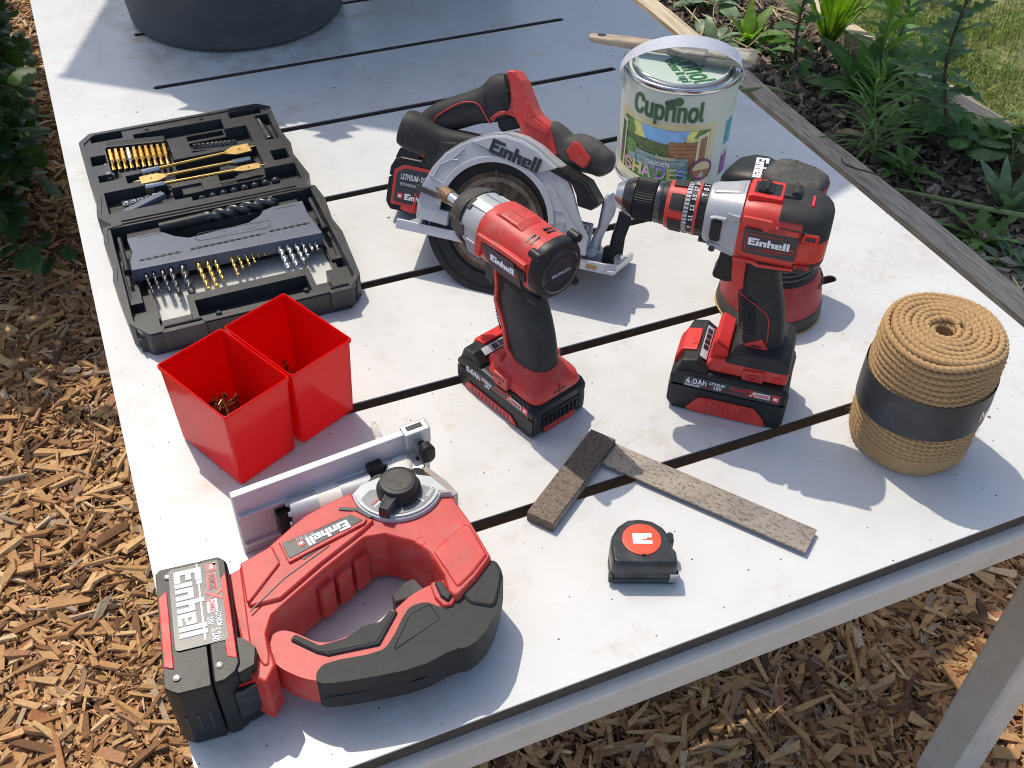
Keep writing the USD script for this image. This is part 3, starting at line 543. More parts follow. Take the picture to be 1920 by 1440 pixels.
# ---- leafy bush left of the table
def bush():
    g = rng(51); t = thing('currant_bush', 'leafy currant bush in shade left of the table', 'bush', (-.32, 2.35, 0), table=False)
    stems = []
    for i in range(22):
        a, l = g.uniform(0, 6.3), g.uniform(.25, .95); top = np.array([math.cos(a)*l*.38, math.sin(a)*l+.25*l, g.uniform(.6, 1.45)])
        P = spline([(g.normal(0, .03), g.normal(0, .03), -.02), tuple(top*np.array([.35, .35, .5])), tuple(top)], 10); stems.append(P)
        part(t, 'branch', tube(P, np.linspace(.007, .002, 10), 6), 'stem_brown', smooth=True)
    mass, near = [], []
    for i in range(6200):
        P = stems[i % 22]; k = g.integers(2, 10); p = P[k]+g.normal(0, [.10, .17, .12]); p[2] = max(.03, p[2])
        if i < 760: p = np.array([g.uniform(-.35, .34), g.uniform(-.62, .55), g.uniform(.04, .52)])
        w = p+np.array([-.32, 2.35, 0])
        if w[0] > -.03-.05*(w[2] < TZ+.1) or (w[2] > .62 and w[1] < 1.78): continue
        m = aim(palmate(g.uniform(.024, .046), 5, .42, i, n=44 if i < 760 else 22), p, g.uniform(0, 6.3), g.normal(-.25, .35), g.normal(0, .35)); uv, _ = project(w[None])
        (near if -60 < uv[0, 0] < 230 and -60 < uv[0, 1] < 600 and len(near) < 280 else mass).append(m)
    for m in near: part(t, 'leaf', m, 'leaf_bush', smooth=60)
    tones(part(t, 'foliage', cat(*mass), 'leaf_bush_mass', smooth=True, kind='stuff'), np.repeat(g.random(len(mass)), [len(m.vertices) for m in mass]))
bush()

# ---- parasol whose shade lies over the back of the table (it stands behind the table, above the frame)
def parasol():
    h = 1.5; c = np.array([1.12, 1.70])+h*SUN[:2]/SUN[2]*1.0
    t = thing('parasol', 'grey hexagonal garden parasol standing behind the table', 'parasol', (c[0], c[1], 0), table=False)
    S = np.array([(.02, 1.275), (.937, .534), (2.10, .90), (2.05, 1.95), (1.20, 2.42), (.28, 1.95)])+h*SUN[:2]/SUN[2]; rim = np.column_stack([S-c, np.full(6, TZ+h)]); apex = np.array([0, 0, TZ+h+.42])
    for k in range(6):
        A, B = rim[k], rim[(k+1) % 6]; n = 8; rows = []
        for i in range(n+1):
            s = i/n; L, Rr = apex+(A-apex)*s, apex+(B-apex)*s; rows.append([L+(Rr-L)*q-np.array([0, 0, .05*s*math.sin(math.pi*q)*0]) for q in np.linspace(0, 1, 7)])
        V = np.array(rows).reshape(-1, 3); i, j = np.meshgrid(np.arange(n), np.arange(6), indexing='ij'); q = (i*7+j).ravel()
        F = np.vstack([np.column_stack([q, q+7, q+8]), np.column_stack([q, q+8, q+1])]); m = trimesh.Trimesh(V, F, process=False)
        part(t, 'canopy_panel', m, 'canopy_fabric', smooth=True); part(t, 'rib', tube(np.array([apex-[0, 0, .03], rim[k]-[0, 0, .012]]), .006, 6), 'parasol_metal')
    part(t, 'pole', tube(np.array([[0, 0, .05], [0, 0, TZ+h+.46]]), .02, 16), 'parasol_metal'); part(t, 'base', lathe([(.24, 0), (.24, .04), (.22, .06), (.035, .07), (.03, .25), (.0, .25)], 40), 'parasol_metal')
parasol()

# ---- the table
def table():
    t = thing('garden_table', 'long white slotted garden table holding the power tools', 'table', (0, 0, 0))
    def slots(half):
        out = []
        for k in range(10):
            y = .1884+.2*k; a = np.linspace(-np.pi/2, np.pi/2, 9); r = half; x0, x1 = .1491+r, .8509-r
            out.append(np.vstack([np.column_stack([x1+r*np.cos(a), y+r*np.sin(a)]), np.column_stack([x0-r*np.cos(a), y-r*np.sin(a)])]))
        return out
    top = sg.Polygon(rect(0, 0, 1.0, 2.177))
    part(t, 'tabletop', prism(top, [(0, -.0016), (0, -.0003), (.0003, 0)], 0, slots(.0068)), 'laminate', smooth=False)
    part(t, 'tabletop_core', prism(sg.Polygon(rect(.0006, .0006, .9994, 2.1764)), [(0, -.0170), (0, -.0017)], 0, slots(.0070)), 'table_core', smooth=False)
    for x0, x1, y0, y1 in ((-.002, 1.002, -.0105, .036), (-.002, 1.002, 2.142, 2.192)): part(t, 'frame_rail', moved(plan(rect(y0, -.060, y1, -.0180), x0, x1, .001, .0065, 1), np.array([[0, 0, 1], [1, 0, 0], [0, 1, 0]])), 'frame_paint')
    for x0, x1 in ((.004, .044), (.956, .996)): part(t, 'frame_rail', rbox(x0, x1, .038, 2.140, -.060, -.0182, .005), 'frame_paint')
    for y in (.74, 1.44): part(t, 'cross_brace', rbox(.046, .954, y, y+.04, -.060, -.0184, .004), 'frame_paint')
    for x in (.004, .938):
        for y in (-.0085, 2.13): part(t, 'leg', rbox(x, x+.058, y, y+.058, -.70, -.0605, .002, .007), 'frame_paint', smooth=40); part(t, 'foot', rbox(x+.004, x+.054, y+.004, y+.054, -.718, -.7003, .002), 'black_plastic')
table()

# ---- planters on the table
def planter():
    t = thing('planter_pot', 'large dusty black plastic plant pot standing on the table', 'plant pot', (.3353, 1.4369, 0))
    prof = [(.0, .0), (.170, .0), (.178, .002), (.1825, .008), (.187, .05), (.197, .15), (.206, .26), (.213, .33), (.222, .335), (.222, .36), (.212, .36), (.204, .33), (.195, .30), (0, .30)]
    part(t, 'pot', lathe(prof, 72), 'pot_plastic', smooth=30); part(t, 'potting_soil', lathe([(0, .302), (.194, .302), (.10, .315), (0, .318)][::1], 40), 'bed_soil', smooth=True)
    p = thing('potted_plant', 'broad leaved plant growing in the large black pot', 'plant', (.3353, 1.4369, .31)); g = rng(61)
    part(p, 'stem', tube(spline([(0, 0, 0), (.01, .01, .2), (0, .02, .26)], 12), np.linspace(.012, .004, 12), 8), 'stem_green', smooth=True)
    for i in range(46):
        z = g.uniform(.06, .25); a = g.uniform(0, 6.3); s = g.uniform(.7, 1.1); q = np.array([math.cos(a)*.09*s, math.sin(a)*.09*s, z+.05])
        part(p, 'leaf_stalk', tube(np.array([(0, .01, z), q*[.5, .5, 1], q]), .002, 5), 'stem_green', smooth=True); part(p, 'leaf', aim(leaf(.14*s, .075*s, 'oak', .5, .2, 900+i), q, a, g.normal(.1, .2), g.normal(0, .2)), 'leaf_mid', smooth=60)
    t = thing('planter_pot', 'second black plant pot at the top edge of the photo', 'plant pot', (.742, 1.545, 0))
    part(t, 'pot', lathe([(0, 0), (.140, 0), (.148, .006), (.158, .14), (.166, .26), (.174, .262), (.174, .285), (.164, .285), (.150, .24), (0, .24)], 60), 'pot_plastic', smooth=30)
planter()
# ================================================================ POWER TOOLS
def man(m):
    m = trimesh.Trimesh(np.array(m.vertices), np.array(m.faces), process=True); m.merge_vertices()
    return m3.Manifold(m3.Mesh(np.asarray(m.vertices, np.float32), np.asarray(m.faces, np.uint32)))
def tri(M):
    q = M.to_mesh(); return trimesh.Trimesh(np.array(q.vert_properties[:, :3]), np.array(q.tri_verts), process=False)
def clip(m, *boxes):
    """The part of a closed mesh inside the union of boxes (x0, x1, y0, y1, z0, z1)."""
    u = None
    for x0, x1, y0, y1, z0, z1 in boxes:
        b = m3.Manifold.cube([x1-x0, y1-y0, z1-z0]).translate([x0, y0, z0]); u = b if u is None else u+b
    return tri(man(m) ^ u)
def cut(m, *boxes):
    M = man(m)
    for x0, x1, y0, y1, z0, z1 in boxes: M -= m3.Manifold.cube([x1-x0, y1-y0, z1-z0]).translate([x0, y0, z0])
    return tri(M)
def text_on(root, M, items, depth=.0005):
    """items: (name, mesh or string, x, y, height, look) laid in the plane of the 4x4 frame M."""
    for nm, what, x, y, h, look in items:
        m = letters(what, h, depth) if isinstance(what, str) else what
        part(root, nm, moved(moved(m, t=(x, y, 0)), M), look, smooth=False)
SIDE_A = lambda y: frame((0, y, 0), (1, 0, 0), (0, 0, 1))              # plane y = const seen from -y, text reads along +x
def battery(root, M, H, kind, side_y=-1):
    """A battery pack: x from the button end to the rear, z up. side_y: the side that carries the label."""
    Lx, W = .118, .0375; zs = H*.60; P = lambda nm, m, look, **k: part(bat, nm, moved(m, M), look, **k)
    lo = side([(0, .004), (.004, 0), (.114, 0), (.118, .004), (.118, zs), (-.004, zs), (-.004, .010)], -W, W, .006, .002)
    bat = part(root, 'battery', moved(lo, M), 'black_plastic', smooth=40)
    up = side([(-.004, zs+.0008), (.1185, zs+.0008), (.1185, H-.006), (.112, H), (.010, H), (.002, H-.004), (-.0035, H*.78)], -W-.0006, W+.0006, .006, .003)
    P('upper_shell', up, 'black_plastic', smooth=40)
    P('shoulder', side([(-.002, H-.004), (.002, H-.001), (.006, H+.010), (.022, H+.013), (.034, H+.004), (.036, H-.004)], -.036, .036, .006, .002), 'black_plastic', smooth=40)
    P('release_button' if kind != 'big' else 'latch_button', side([(-.0035, H-.010), (-.003, H-.002), (.003, H+.0115), (.0185, H+.0148), (.0195, H+.004), (.004, H-.008)], -.018, .018, .002, .001), 'red_bright' if kind != 'big' else 'black_gloss', smooth=40)
    P('button_recess', side([(.012, H+.0138), (.0185, H+.0150), (.0185, H+.0152), (.012, H+.0141)], -.010, .010, .0001, 0), 'red_print')
    P('gauge', side([(.0225, H+.0125), (.0300, H+.0085), (.0302, H+.0098), (.0227, H+.0140)], -.026, .026, .0004, 0), 'grey_print')
    for k in range(4): P('gauge_lamp', side([(.0240, H+.0135), (.0290, H+.0108), (.0291, H+.0112), (.0241, H+.0139)], -.013+k*.009, -.006+k*.009, .0001, 0), 'black_gloss')
    for s in (-1, 1):
        y0, y1 = sorted((s*(W+.0002), s*(W+.0017)))
        if kind == 'big':
            for za, zb, xa, xb in ((.0015, .0085, .018, .094), (H-.0095, H-.002, .014, .100)):
                P('side_strip', side([(xa, zb), (xa+.004, za), (xb-.010, za), (xb, zb)] if za > .01 else [(xa+.004, za), (xb-.006, za), (xb, zb), (xa, zb)], y0-.0004, y1-.0006, .0006, .001), 'red_bright')
        elif H > .05:
            g = side([(.017, .003), (.028, zs*.62), (.034, zs*.70), (.088, zs*.70), (.1, zs*.30), (.1025, .001), (.030, .001)], y0, y1, .0006, .002)
            P('side_grille', g, 'red_plastic'); 
            for k in range(9): P('grille_rib', rbox(.036+k*.0058, .0388+k*.0058, min(s*(W+.0016), s*(W+.0028)), max(s*(W+.0016), s*(W+.0028)), .003, zs*.66, .0004), 'red_plastic')
        else:
            P('side_grille', side([(.010, .004), (.016, .012), (.086, .012), (.096, .003), (.014, .001)], y0, y1, .0006, .001), 'red_plastic')
            for k in range(11): P('grille_slot', rbox(.022+k*.0058, .0245+k*.0058, min(s*(W+.0014), s*(W+.0021)), max(s*(W+.0014), s*(W+.0021)), .004, .010, .0003), 'black_print')
    if H < .05:
        P('end_grille', rbox(.1178, .1194, -.022, .022, .0015, .009, .0005), 'red_plastic')
        for k in range(9): P('end_rib', rbox(.1187, .1200, -.024+k*.0058, -.0215+k*.0058, .010, .021, .0004), 'black_plastic')
    for s in (-1, 1): P('corner_pad', rbox(.112, .1196, s*.031-.0045, s*.031+.0045, .004, H-.008, .002), 'rubber')
    if kind == 'big':
        P('button_frame', side([(.0005, H-.012), (.0030, H+.0122), (.0195, H+.0156), (.0195, H+.0140), (.0055, H+.0108), (.0030, H-.012)], .0180, .0205, .0006, .0004), 'red_bright')
        for x, z in ((.010, .010), (.108, .010), (.012, H-.016), (.110, H-.010)): P('screw_hole', moved(lathe([(.0030, 0), (.0030, .0008)], 16), np.array([[1, 0, 0], [0, 0, 1], [0, 1, 0]]), (x, W+.0004, z)), 'black_print'); P('hole_screw', moved(lathe([(.0014, 0), (.0014, .0012)], 10), np.array([[1, 0, 0], [0, 0, 1], [0, 1, 0]]), (x, W+.0004, z)), 'steel')
        for k in range(3): P('end_slot', rbox(-.0046, -.0036, -.020, .004, .008+.009*k, .0105+.009*k, .0003), 'black_print')
    # label strip
    T = SIDE_A(-(W+.0008)) if side_y < 0 else frame((Lx, W+.0008, 0), (-1, 0, 0), (0, 0, 1)); T = M @ T
    z0 = zs+.002
    def lab(nm, m, look): part(bat, nm, moved(m, T), look, smooth=False)
    if kind == 'big':
        lab('label', flat(rounded(rect(.004, .011, .085, .0515), .003), .0005), 'dark_label')
        s = wordmark(.068, .0004, 1.35); lab('label_wordmark', moved(s, t=(.008, .0150, .0006)), 'grey_print')
        lab('label_line', flat(sg.box(.004, .0325, .081, .0338), .0003) if False else moved(flat(sg.box(.004, .0335, .081, .0347), .0003), t=(0, 0, .0005)), 'white_print')
        lab('label_emblem_field', moved(flat(sg.box(.007, .041, .0145, .0495), .0003), t=(0, 0, .0005)), 'red_print'); lab('label_emblem', moved(emblem(.004), t=(.0088, .0442, .0009)), 'white_print')
        lab('label_red_bar', moved(flat(sg.box(.017, .0405, .0335, .0485), .0003), t=(0, 0, .0005)), 'red_print'); lab('label_bar_text', moved(letters('POWER', .0052, .0003, width=.0145), t=(.018, .042, .0008)), 'black_print')
        lab('label_cross', moved(letters('X', .0125, .0003), t=(.0338, .0385, .0006)), 'red_print'); lab('label_field', moved(flat(sg.box(.0435, .0385, .0560, .0465), .0003), t=(0, 0, .0005)), 'white_print'); lab('label_field_text', moved(letters('CHANGE', .0042, .0003, width=.0115), t=(.044, .0405, .0008)), 'red_print')
        lab('label_text', moved(letters('LITHIUM', .0038, .0003, width=.0135), t=(.0570, .0445, .0006)), 'white_print'); lab('label_text', moved(letters('18V', .0044, .0003, width=.0072), t=(.0600, .0378, .0006)), 'white_print'); lab('label_text', moved(letters('5.2Ah', .0062, .0003, width=.0118), t=(.0718, .0400, .0006)), 'white_print')
    elif kind == 'saw':
        lab('label_rim', flat(rounded([(.004, .008), (.1, .008), (.1, H-.010), (.016, H-.010), (.004, H-.018)], .002), .0010), 'red_plastic')
        lab('label', moved(flat(rounded([(.008, .012), (.096, .012), (.096, H-.014), (.018, H-.014), (.008, H-.021)], .002), .0004), t=(0, 0, .0010)), 'dark_label')
        lab('label_text', moved(letters('LITHIUM-ION 4.0Ah', .0066, .0003, width=.055), t=(.014, H-.028, .0015)), 'white_print'); lab('label_text', moved(letters('RECHARGEABLE 18V', .0034, .0003, width=.036), t=(.014, H-.036, .0015)), 'grey_print')
        lab('label_emblem_field', moved(flat(sg.box(.012, .016, .020, .024), .0003), t=(0, 0, .0014)), 'red_print'); lab('label_emblem', moved(emblem(.0048), t=(.0137, .0184, .0018)), 'white_print'); lab('label_wordmark', moved(wordmark(.032), t=(.0225, .0165, .0015)), 'white_print')
    else:
        h = min(.017, H-z0-.006)
        lab('label', flat(rounded(rect(.012, z0, .1125, z0+h), .001), .0004), 'dark_label')
        lab('label_text', moved(letters('4.0Ah' if H > .05 else '2.0Ah', .0066, .0003, width=.0215), t=(.0135, z0+h-.0088, .0005)), 'white_print'); lab('label_text', moved(wordmark(.016), t=(.0135, z0+.0012, .0005)), 'grey_print')
        lab('label_text', moved(letters('LITHIUM', .0032, .0003, width=.0155), t=(.0385, z0+h-.0056, .0005)), 'white_print'); lab('label_text', moved(letters('18V', .0042, .0003, width=.0085), t=(.0430, z0+h-.0112, .0005)), 'white_print')
        lab('label_red_line', moved(flat(unary_union([sg.box(.030, z0+.0033, .078, z0+.0038)]), .0002), t=(0, 0, .0005)), 'red_print')
        lab('label_power', moved(letters('POWER', .0036, .0003, width=.0165), t=(.061, z0+.0075, .0005)), 'red_print'); lab('label_cross', moved(letters('X', .0090, .0003), t=(.0775, z0+.0042, .0007)), 'red_print')
        lab('label_field', moved(flat(sg.Polygon([(.0795, z0+.0046), (.1015, z0+.0046), (.1015, z0+.0112), (.0835, z0+.0112)]), .0002), t=(0, 0, .0005)), 'white_print'); lab('label_field_text', moved(letters('CHANGE', .0040, .0003, width=.0150), t=(.0852, z0+.0059, .0008)), 'red_print')
        lab('label_emblem_field', moved(flat(sg.box(.1032, z0+.0035, .1112, z0+.0125), .0002), t=(0, 0, .0005)), 'red_print'); lab('label_emblem', moved(emblem(.0046), t=(.105, z0+.0062, .0008)), 'white_print')
    return bat
def knurl(x0, x1, r, n=64, d=.0006, c=(0, 0, 0)):
    t = np.linspace(0, 2*np.pi, n*2, endpoint=False); rr = r-d*(np.arange(n*2) % 2)
    def rg(x, k): return np.column_stack([np.full(n*2, x), (rr-k)*np.cos(t), (rr-k)*np.sin(t)])+np.asarray(c)
    return loft([rg(x0, .0012), rg(x0+.0015, 0), rg(x1-.0015, 0), rg(x1, .0012)])
def grip(sections, hy=None, p=2.6, n=26):
    """sections (z, x0, x1, half width) -> a lofted handle."""
    S = spline([(a[0], a[1], a[2], a[3]) for a in sections], 30) if len(sections) > 3 else np.array(sections)
    return loft([ring(((s[1]+s[2])/2, 0, s[0]), (1, 0, 0), (0, 1, 0), (s[2]-s[1])/2, s[3], n, p) for s in S])
def around_text(root, nm, s, x, r, ang, h, c, look):
    """A number on a ring about the x axis: ang 0 = towards -y, pi/2 = up; the digits' tops point to -x... rotated along the ring."""
    m = letters(s, h, .0003, centre=True); m = moved(m, t=(0, -h/2, 0)); o = np.array([0, -math.cos(ang), math.sin(ang)]); tan = np.array([0, math.sin(ang), math.cos(ang)])
    F = np.eye(4); F[:3, 0], F[:3, 1], F[:3, 2], F[:3, 3] = (tan, np.array([-1.0, 0, 0]), o, np.array([x, 0, 0])+o*r+np.asarray(c))
    if np.linalg.det(F[:3, :3]) < 0: F[:3, 0] *= -1
    part(root, nm, moved(m, F), look, smooth=False)

# ---------------------------------------------------------------- cordless drill (x towards its rear, y away from the camera)
def drill():
    t = thing('cordless_drill', 'red and black cordless drill standing on its 4.0Ah battery in front of the sander', 'drill', (.5709, .2943, 0), math.radians(-40.75))
    c = (0, 0, .2255); P = lambda nm, m, look, **k: part(t, nm, m, look, **k)
    battery(t, np.eye(4), .055, 'small')
    P('chuck_nose', xlathe([(-.085, .0065), (-.0848, .0105), (-.0815, .0128), (-.0775, .0142), (-.0770, .0148)], 40, c), 'steel'); P('chuck_bore', xlathe([(-.0856, .0055), (-.0846, .0055)], 24, c), 'black_print')
    ch = P('chuck_sleeve', xlathe([(-.0770, .0148), (-.0750, .0165), (-.0700, .0190), (-.0665, .0199)], 48, c), 'black_gloss'); part(ch, 'knurling', knurl(-.0665, -.0460, .0204, 54, .0008, c), 'black_plastic', smooth=25)
    P('chuck_ring', xlathe([(-.0455, .0196), (-.0445, .0202), (-.0405, .0202), (-.0395, .0196)], 48, c), 'steel_dark'); P('chuck_base', xlathe([(-.0395, .0205), (-.0345, .0208), (-.034, .0216)], 48, c), 'black_plastic')
    co = P('torque_collar', xlathe([(-.0345, .0216), (-.0335, .0226), (-.0175, .0236), (-.0170, .0230)], 56, c), 'red_plastic')
    for k in range(6):
        a0 = k*math.pi/3+.35; rows = []
        for x, r in ((-.0305, .0232), (-.0298, .0243), (-.0182, .0249), (-.0176, .0238)):
            rows.append([(x, r*math.cos(a), r*math.sin(a)) for a in np.linspace(a0-.33*(1+.0), a0+.33, 8)])
        V = np.array(rows).reshape(-1, 3)+np.array(c); i, j = np.meshgrid(np.arange(3), np.arange(7), indexing='ij'); q = (i*8+j).ravel(); part(co, 'grip_pad', trimesh.Trimesh(V, np.vstack([np.column_stack([q, q+1, q+9]), np.column_stack([q, q+9, q+8])]), process=False), 'rubber', smooth=True)
    ti = P('tick_ring', xlathe([(-.0170, .0238), (-.0165, .0243), (-.0125, .0243)], 56, c), 'grey_print')
    for k in range(40): a = k*math.pi/20; part(ti, 'tick', moved(rbox(-.0166, -.0126, -.00045, .00045, .0240, .0246, .0001), np.array([[1, 0, 0], [0, math.cos(a), -math.sin(a)], [0, math.sin(a), math.cos(a)]]), c), 'black_print', smooth=False)
    nr = P('number_ring', xlathe([(-.0125, .0243), (-.0062, .0247)], 56, c), 'black_plastic')
    for k, s in enumerate(('7', '9', '11', '13', '15', '17', '19', '21')): around_text(nr, 'numeral', s, -.0090, .02475, -.62+k*.40, .0036, c, 'white_print')
    P('red_ring', xlathe([(-.0066, .0251), (-.0052, .0254), (-.0040, .0251)], 56, c), 'red_plastic'); mr = P('mode_ring', xlathe([(-.0042, .0246), (.0035, .0250), (.0038, .0243)], 56, c), 'black_plastic')
    for k in range(12): a = k*math.pi/6+.2; part(mr, 'grip_notch', moved(rbox(-.0036, .0030, -.0006, .0006, .0244, .0255, .0002), np.array([[1, 0, 0], [0, math.cos(a), -math.sin(a)], [0, math.sin(a), math.cos(a)]]), c), 'black_gloss', smooth=False)
    for k in range(3): around_text(nr, 'mode_mark', ('T', '8', 'I')[k], .0000, .0252, 1.15+k*.28, .0045, c, 'white_print')
    def body(x0, x1, secs, k=1.0, n=44): return loft([ring((x, 0, cz), (0, 1, 0), (0, 0, 1), a*k, b*k, n, p) for x, a, b, p, cz in secs])
    gear = body(0, 0, [(.0038, .0255, .0255, 2, .2255), (.006, .0275, .0275, 2.1, .2255), (.018, .0290, .0295, 2.3, .2255), (.030, .0305, .032, 2.6, .2250), (.0372, .0315, .0335, 2.8, .2245)])
    gh = P('gear_housing', gear, 'silver_paint', smooth=40)
    part(gh, 'window_pad', side(rect(.0120, .2135, .0215, .2360), -.0308, -.0275, .0012, .002), 'black_plastic'); part(gh, 'window_frame', side([(.0095, .2110), (.0095, .2385), (.0135, .2400), (.0245, .2400), (.0245, .2385), (.0140, .2385), (.0110, .2370), (.0110, .2110)], -.0312, -.027, .0006, .0005), 'silver_paint')
    part(gh, 'top_rib', side([(.006, .2525), (.010, .2545), (.030, .2580), (.036, .2580), (.036, .2500), (.006, .2500)], -.010, .010, .003, .002), 'silver_paint')
    part(gh, 'side_arrow', side([(.0245, .2475), (.0275, .2440), (.0275, .2400), (.0370, .2400), (.0370, .2455), (.0300, .2460)], -.0318, -.0285, .0008, .0006), 'silver_paint')
    part(gh, 'lower_block', side([(.0085, .204), (.037, .196), (.037, .206), (.012, .209)], -.026, .026, .003, .002), 'silver_paint')
    part(gh, 'lamp', xlathe([(.0005, .004), (.010, .004)], 20, (.0, -.010, .2005)), 'black_gloss'); part(gh, 'screw_hole', moved(lathe([(.0032, 0), (.0032, .0006)], 20), np.array([[1, 0, 0], [0, 0, -1], [0, 1, 0]]), (.0155, -.0262, .2020)), 'black_print')
    DT = mtx((0, 0, .190)) @ np.diag([1, 1, .93, 1.0]) @ mtx((0, 0, -.190)); dpart = lambda parent, nm, m, look, **k: part(parent, nm, moved(m, DT), look, **k)
    ms = [(.0372, .0320, .0345, 2.9, .2250), (.045, .0330, .0365, 3.4, .2250), (.060, .0335, .0372, 3.6, .2252), (.092, .0335, .0372, 3.6, .2252), (.104, .0320, .0362, 3.3, .2250), (.111, .0285, .0345, 2.9, .2250), (.1160, .0235, .0310, 2.7, .2250), (.1185, .0165, .0260, 2.5, .2250)]
    hb = body(0, 0, ms); mh = P('motor_housing', moved(hb, DT), 'red_plastic', smooth=40)
    cap = clip(body(0, 0, [(a, b, d, e, f) for a, b, d, e, f in ms], 1.035), (.071, .13, -.05, .05, .2535, .3), (.0935, .13, -.05, .05, .2345, .2537)); dpart(mh, 'top_cover', cap, 'rubber', smooth=40)
    dpart(mh, 'under_cover', clip(body(0, 0, ms, 1.03), (.048, .112, -.05, .05, .17, .2025), (.092, .13, -.05, .05, .2020, .2085)), 'rubber', smooth=40)
    dpart(mh, 'switch_frame', side([(.0395, .2585), (.0395, .2650), (.0430, .2665), (.0700, .2665), (.0715, .2640), (.0715, .2585)], -.0150, .0150, .002, .001), 'red_bright')
    dpart(mh, 'switch_recess', rbox(.0440, .0680, -.0100, .0100, .2662, .2668, .0002), 'black_plastic'); dpart(mh, 'gear_switch', side([(.0465, .2665), (.0480, .2705), (.0515, .2690), (.0530, .2725), (.0560, .2725), (.0575, .2690), (.0610, .2680), (.0620, .2665)], -.0088, .0088, .0014, .0006), 'black_plastic')
    dpart(mh, 'cover_hinge', moved(tube(np.array([[.0815, -.004, .2665], [.0815, .010, .2665]]), .0042, 16), None), 'rubber', smooth=40); dpart(mh, 'cover_tongue', rbox(.0700, .0835, -.006, .012, .2620, .2662, .0015), 'rubber')
    dpart(mh, 'cover_slot', rbox(.0965, .0990, -.012, .006, .2620, .2640, .0003), 'red_bright'); dpart(mh, 'cover_seam', side([(.0720, .2475), (.0980, .2475), (.1080, .2465), (.1080, .2470), (.098, .2481), (.0720, .2481)], -.0352, -.0335, .0002, 0), 'black_print')
    dpart(mh, 'shoulder_step', side([(.0400, .2450), (.0560, .2450), (.0600, .2400), (.0920, .2400), (.0920, .2470), (.0700, .2475), (.0660, .2530), (.0400, .2540)], -.0352, -.0315, .0016, .001), 'red_plastic'); dpart(mh, 'shoulder_slot', side(rect(.0645, .2418, .0790, .2450), -.0356, -.034, .0004, .0006), 'red_dull')
    dpart(mh, 'rear_vent', side([(.0940, .2365), (.0960, .2470), (.1085, .2470), (.1100, .2440), (.1090, .2365)], -.0362, -.0330, .0012, .001), 'red_bright'); dpart(mh, 'rear_vent_opening', side(rect(.0975, .2395, .1070, .2440), -.0365, -.0345, .0003, .0006), 'black_print')
    dpart(mh, 'lower_vent', side([(.0925, .2045), (.0935, .2085), (.1065, .2090), (.1070, .2050)], -.0352, -.0320, .0008, .0006), 'red_bright'); dpart(mh, 'lower_vent_opening', side(rect(.0950, .2058, .1040, .2078), -.0355, -.034, .0002, .0004), 'black_print')
    dpart(mh, 'flange', side([(.0370, .2040), (.0560, .2040), (.0620, .2010), (.0930, .2030), (.0930, .2000), (.0600, .1975), (.0540, .2005), (.0370, .2000)], -.0350, -.0310, .0010, .0006), 'red_plastic')
    pl = dpart(mh, 'label_panel', side([(.0430, .2400), (.0440, .2410), (.0900, .2410), (.0925, .2385), (.0925, .2125), (.0905, .2110), (.0450, .2120), (.0430, .2150)], -.0347, -.0325, .0006, .0006), 'dark_label')
    T = SIDE_A(-.03475)
    text_on(mh, DT @ T, [('wordmark', wordmark(.0385, .0004, .92), .0480, .2230, 0, 'white_print'), ('emblem', emblem(.0038), .0868, .2235, 0, 'red_print'), ('model_line', flat(sg.box(.0610, .2195, .0900, .2203), .0003), 0, 0, 0, 'red_print'), ('outline', flat(sg.box(.0458, .2170, .0840, .2355).boundary.buffer(.0003).difference(sg.box(.078, .21, .09, .24)), .0003), 0, 0, 0, 'red_print')])
    # handle, spine, trigger
    P('handle', grip([(.198, .046, .083, .0170), (.180, .045, .082, .0170), (.160, .0455, .0865, .0175), (.140, .0490, .0925, .0182), (.120, .0530, .0975, .0185), (.100, .0585, .1010, .0188), (.084, .0600, .1030, .0200)]), 'rubber', smooth=40)
    P('handle_spine', side([(.0340, .2060), (.0500, .2060), (.0505, .1700), (.0520, .1560), (.0470, .1520), (.0400, .1560), (.0380, .1700)], -.0172, .0172, .002, .002), 'red_plastic')
    P('trigger', side([(.0235, .1880), (.0215, .1700), (.0190, .1610), (.0210, .1575), (.0320, .1550), (.0400, .1570), (.0400, .1960), (.0240, .1960)], -.0105, .0105, .0022, .002), 'black_plastic'); P('direction_switch', rbox(.0370, .0520, -.0205, .0205, .1975, .2020, .0012), 'black_gloss')
    def hy(z): return -.0192
    P('grip_line', tube(np.array([(.0460, -.0160, .1530), (.0520, -.0178, .1500), (.0700, -.0186, .1390), (.0800, -.0187, .1320), (.0830, -.0187, .1240), (.0860, -.0188, .0980), (.0780, -.0190, .0890)]), .0007, 5), 'red_plastic', smooth=True)
    for k in range(11): z = .1480-.0042*k; x = .0475+.00045*k*1.6; P('grip_rib', tube(np.array([(x-.0020+.0010*k*.2, .0, z), (x+.0010, -.0125, z), (x+.0090, -.0180, z-.0012), (x+.0190, -.0190, z-.0040)]), .0006, 5), 'rubber', smooth=True)
    P('grip_badge', side([(.0640, .0895), (.0800, .1010), (.0905, .0870), (.0880, .0850)], -.0205, -.0175, .0006, .0005), 'red_plastic')
    for k in range(3): P('badge_slot', side([(.0690+.004*k, .0900+.0026*(2-k)*0+.0005), (.0740+.0035*k, .0930), (.0748+.0035*k, .0918), (.0700+.004*k, .0893)], -.0208, -.0200, .0001, 0), 'black_print')
    ft = P('foot', side([(.0310, .0550), (.0310, .0640), (.0370, .0720), (.0480, .0740), (.1080, .0780), (.1150, .0740), (.1140, .0560), (.1060, .0552)], -.0310, .0310, .004, .002), 'red_plastic')
    part(ft, 'foot_cover', side([(.0470, .0720), (.0540, .0800), (.0600, .0850), (.0680, .0880), (.1040, .0900), (.1130, .0830), (.1155, .0705), (.1060, .0690), (.0500, .0690)], -.0318, .0318, .007, .003), 'rubber')
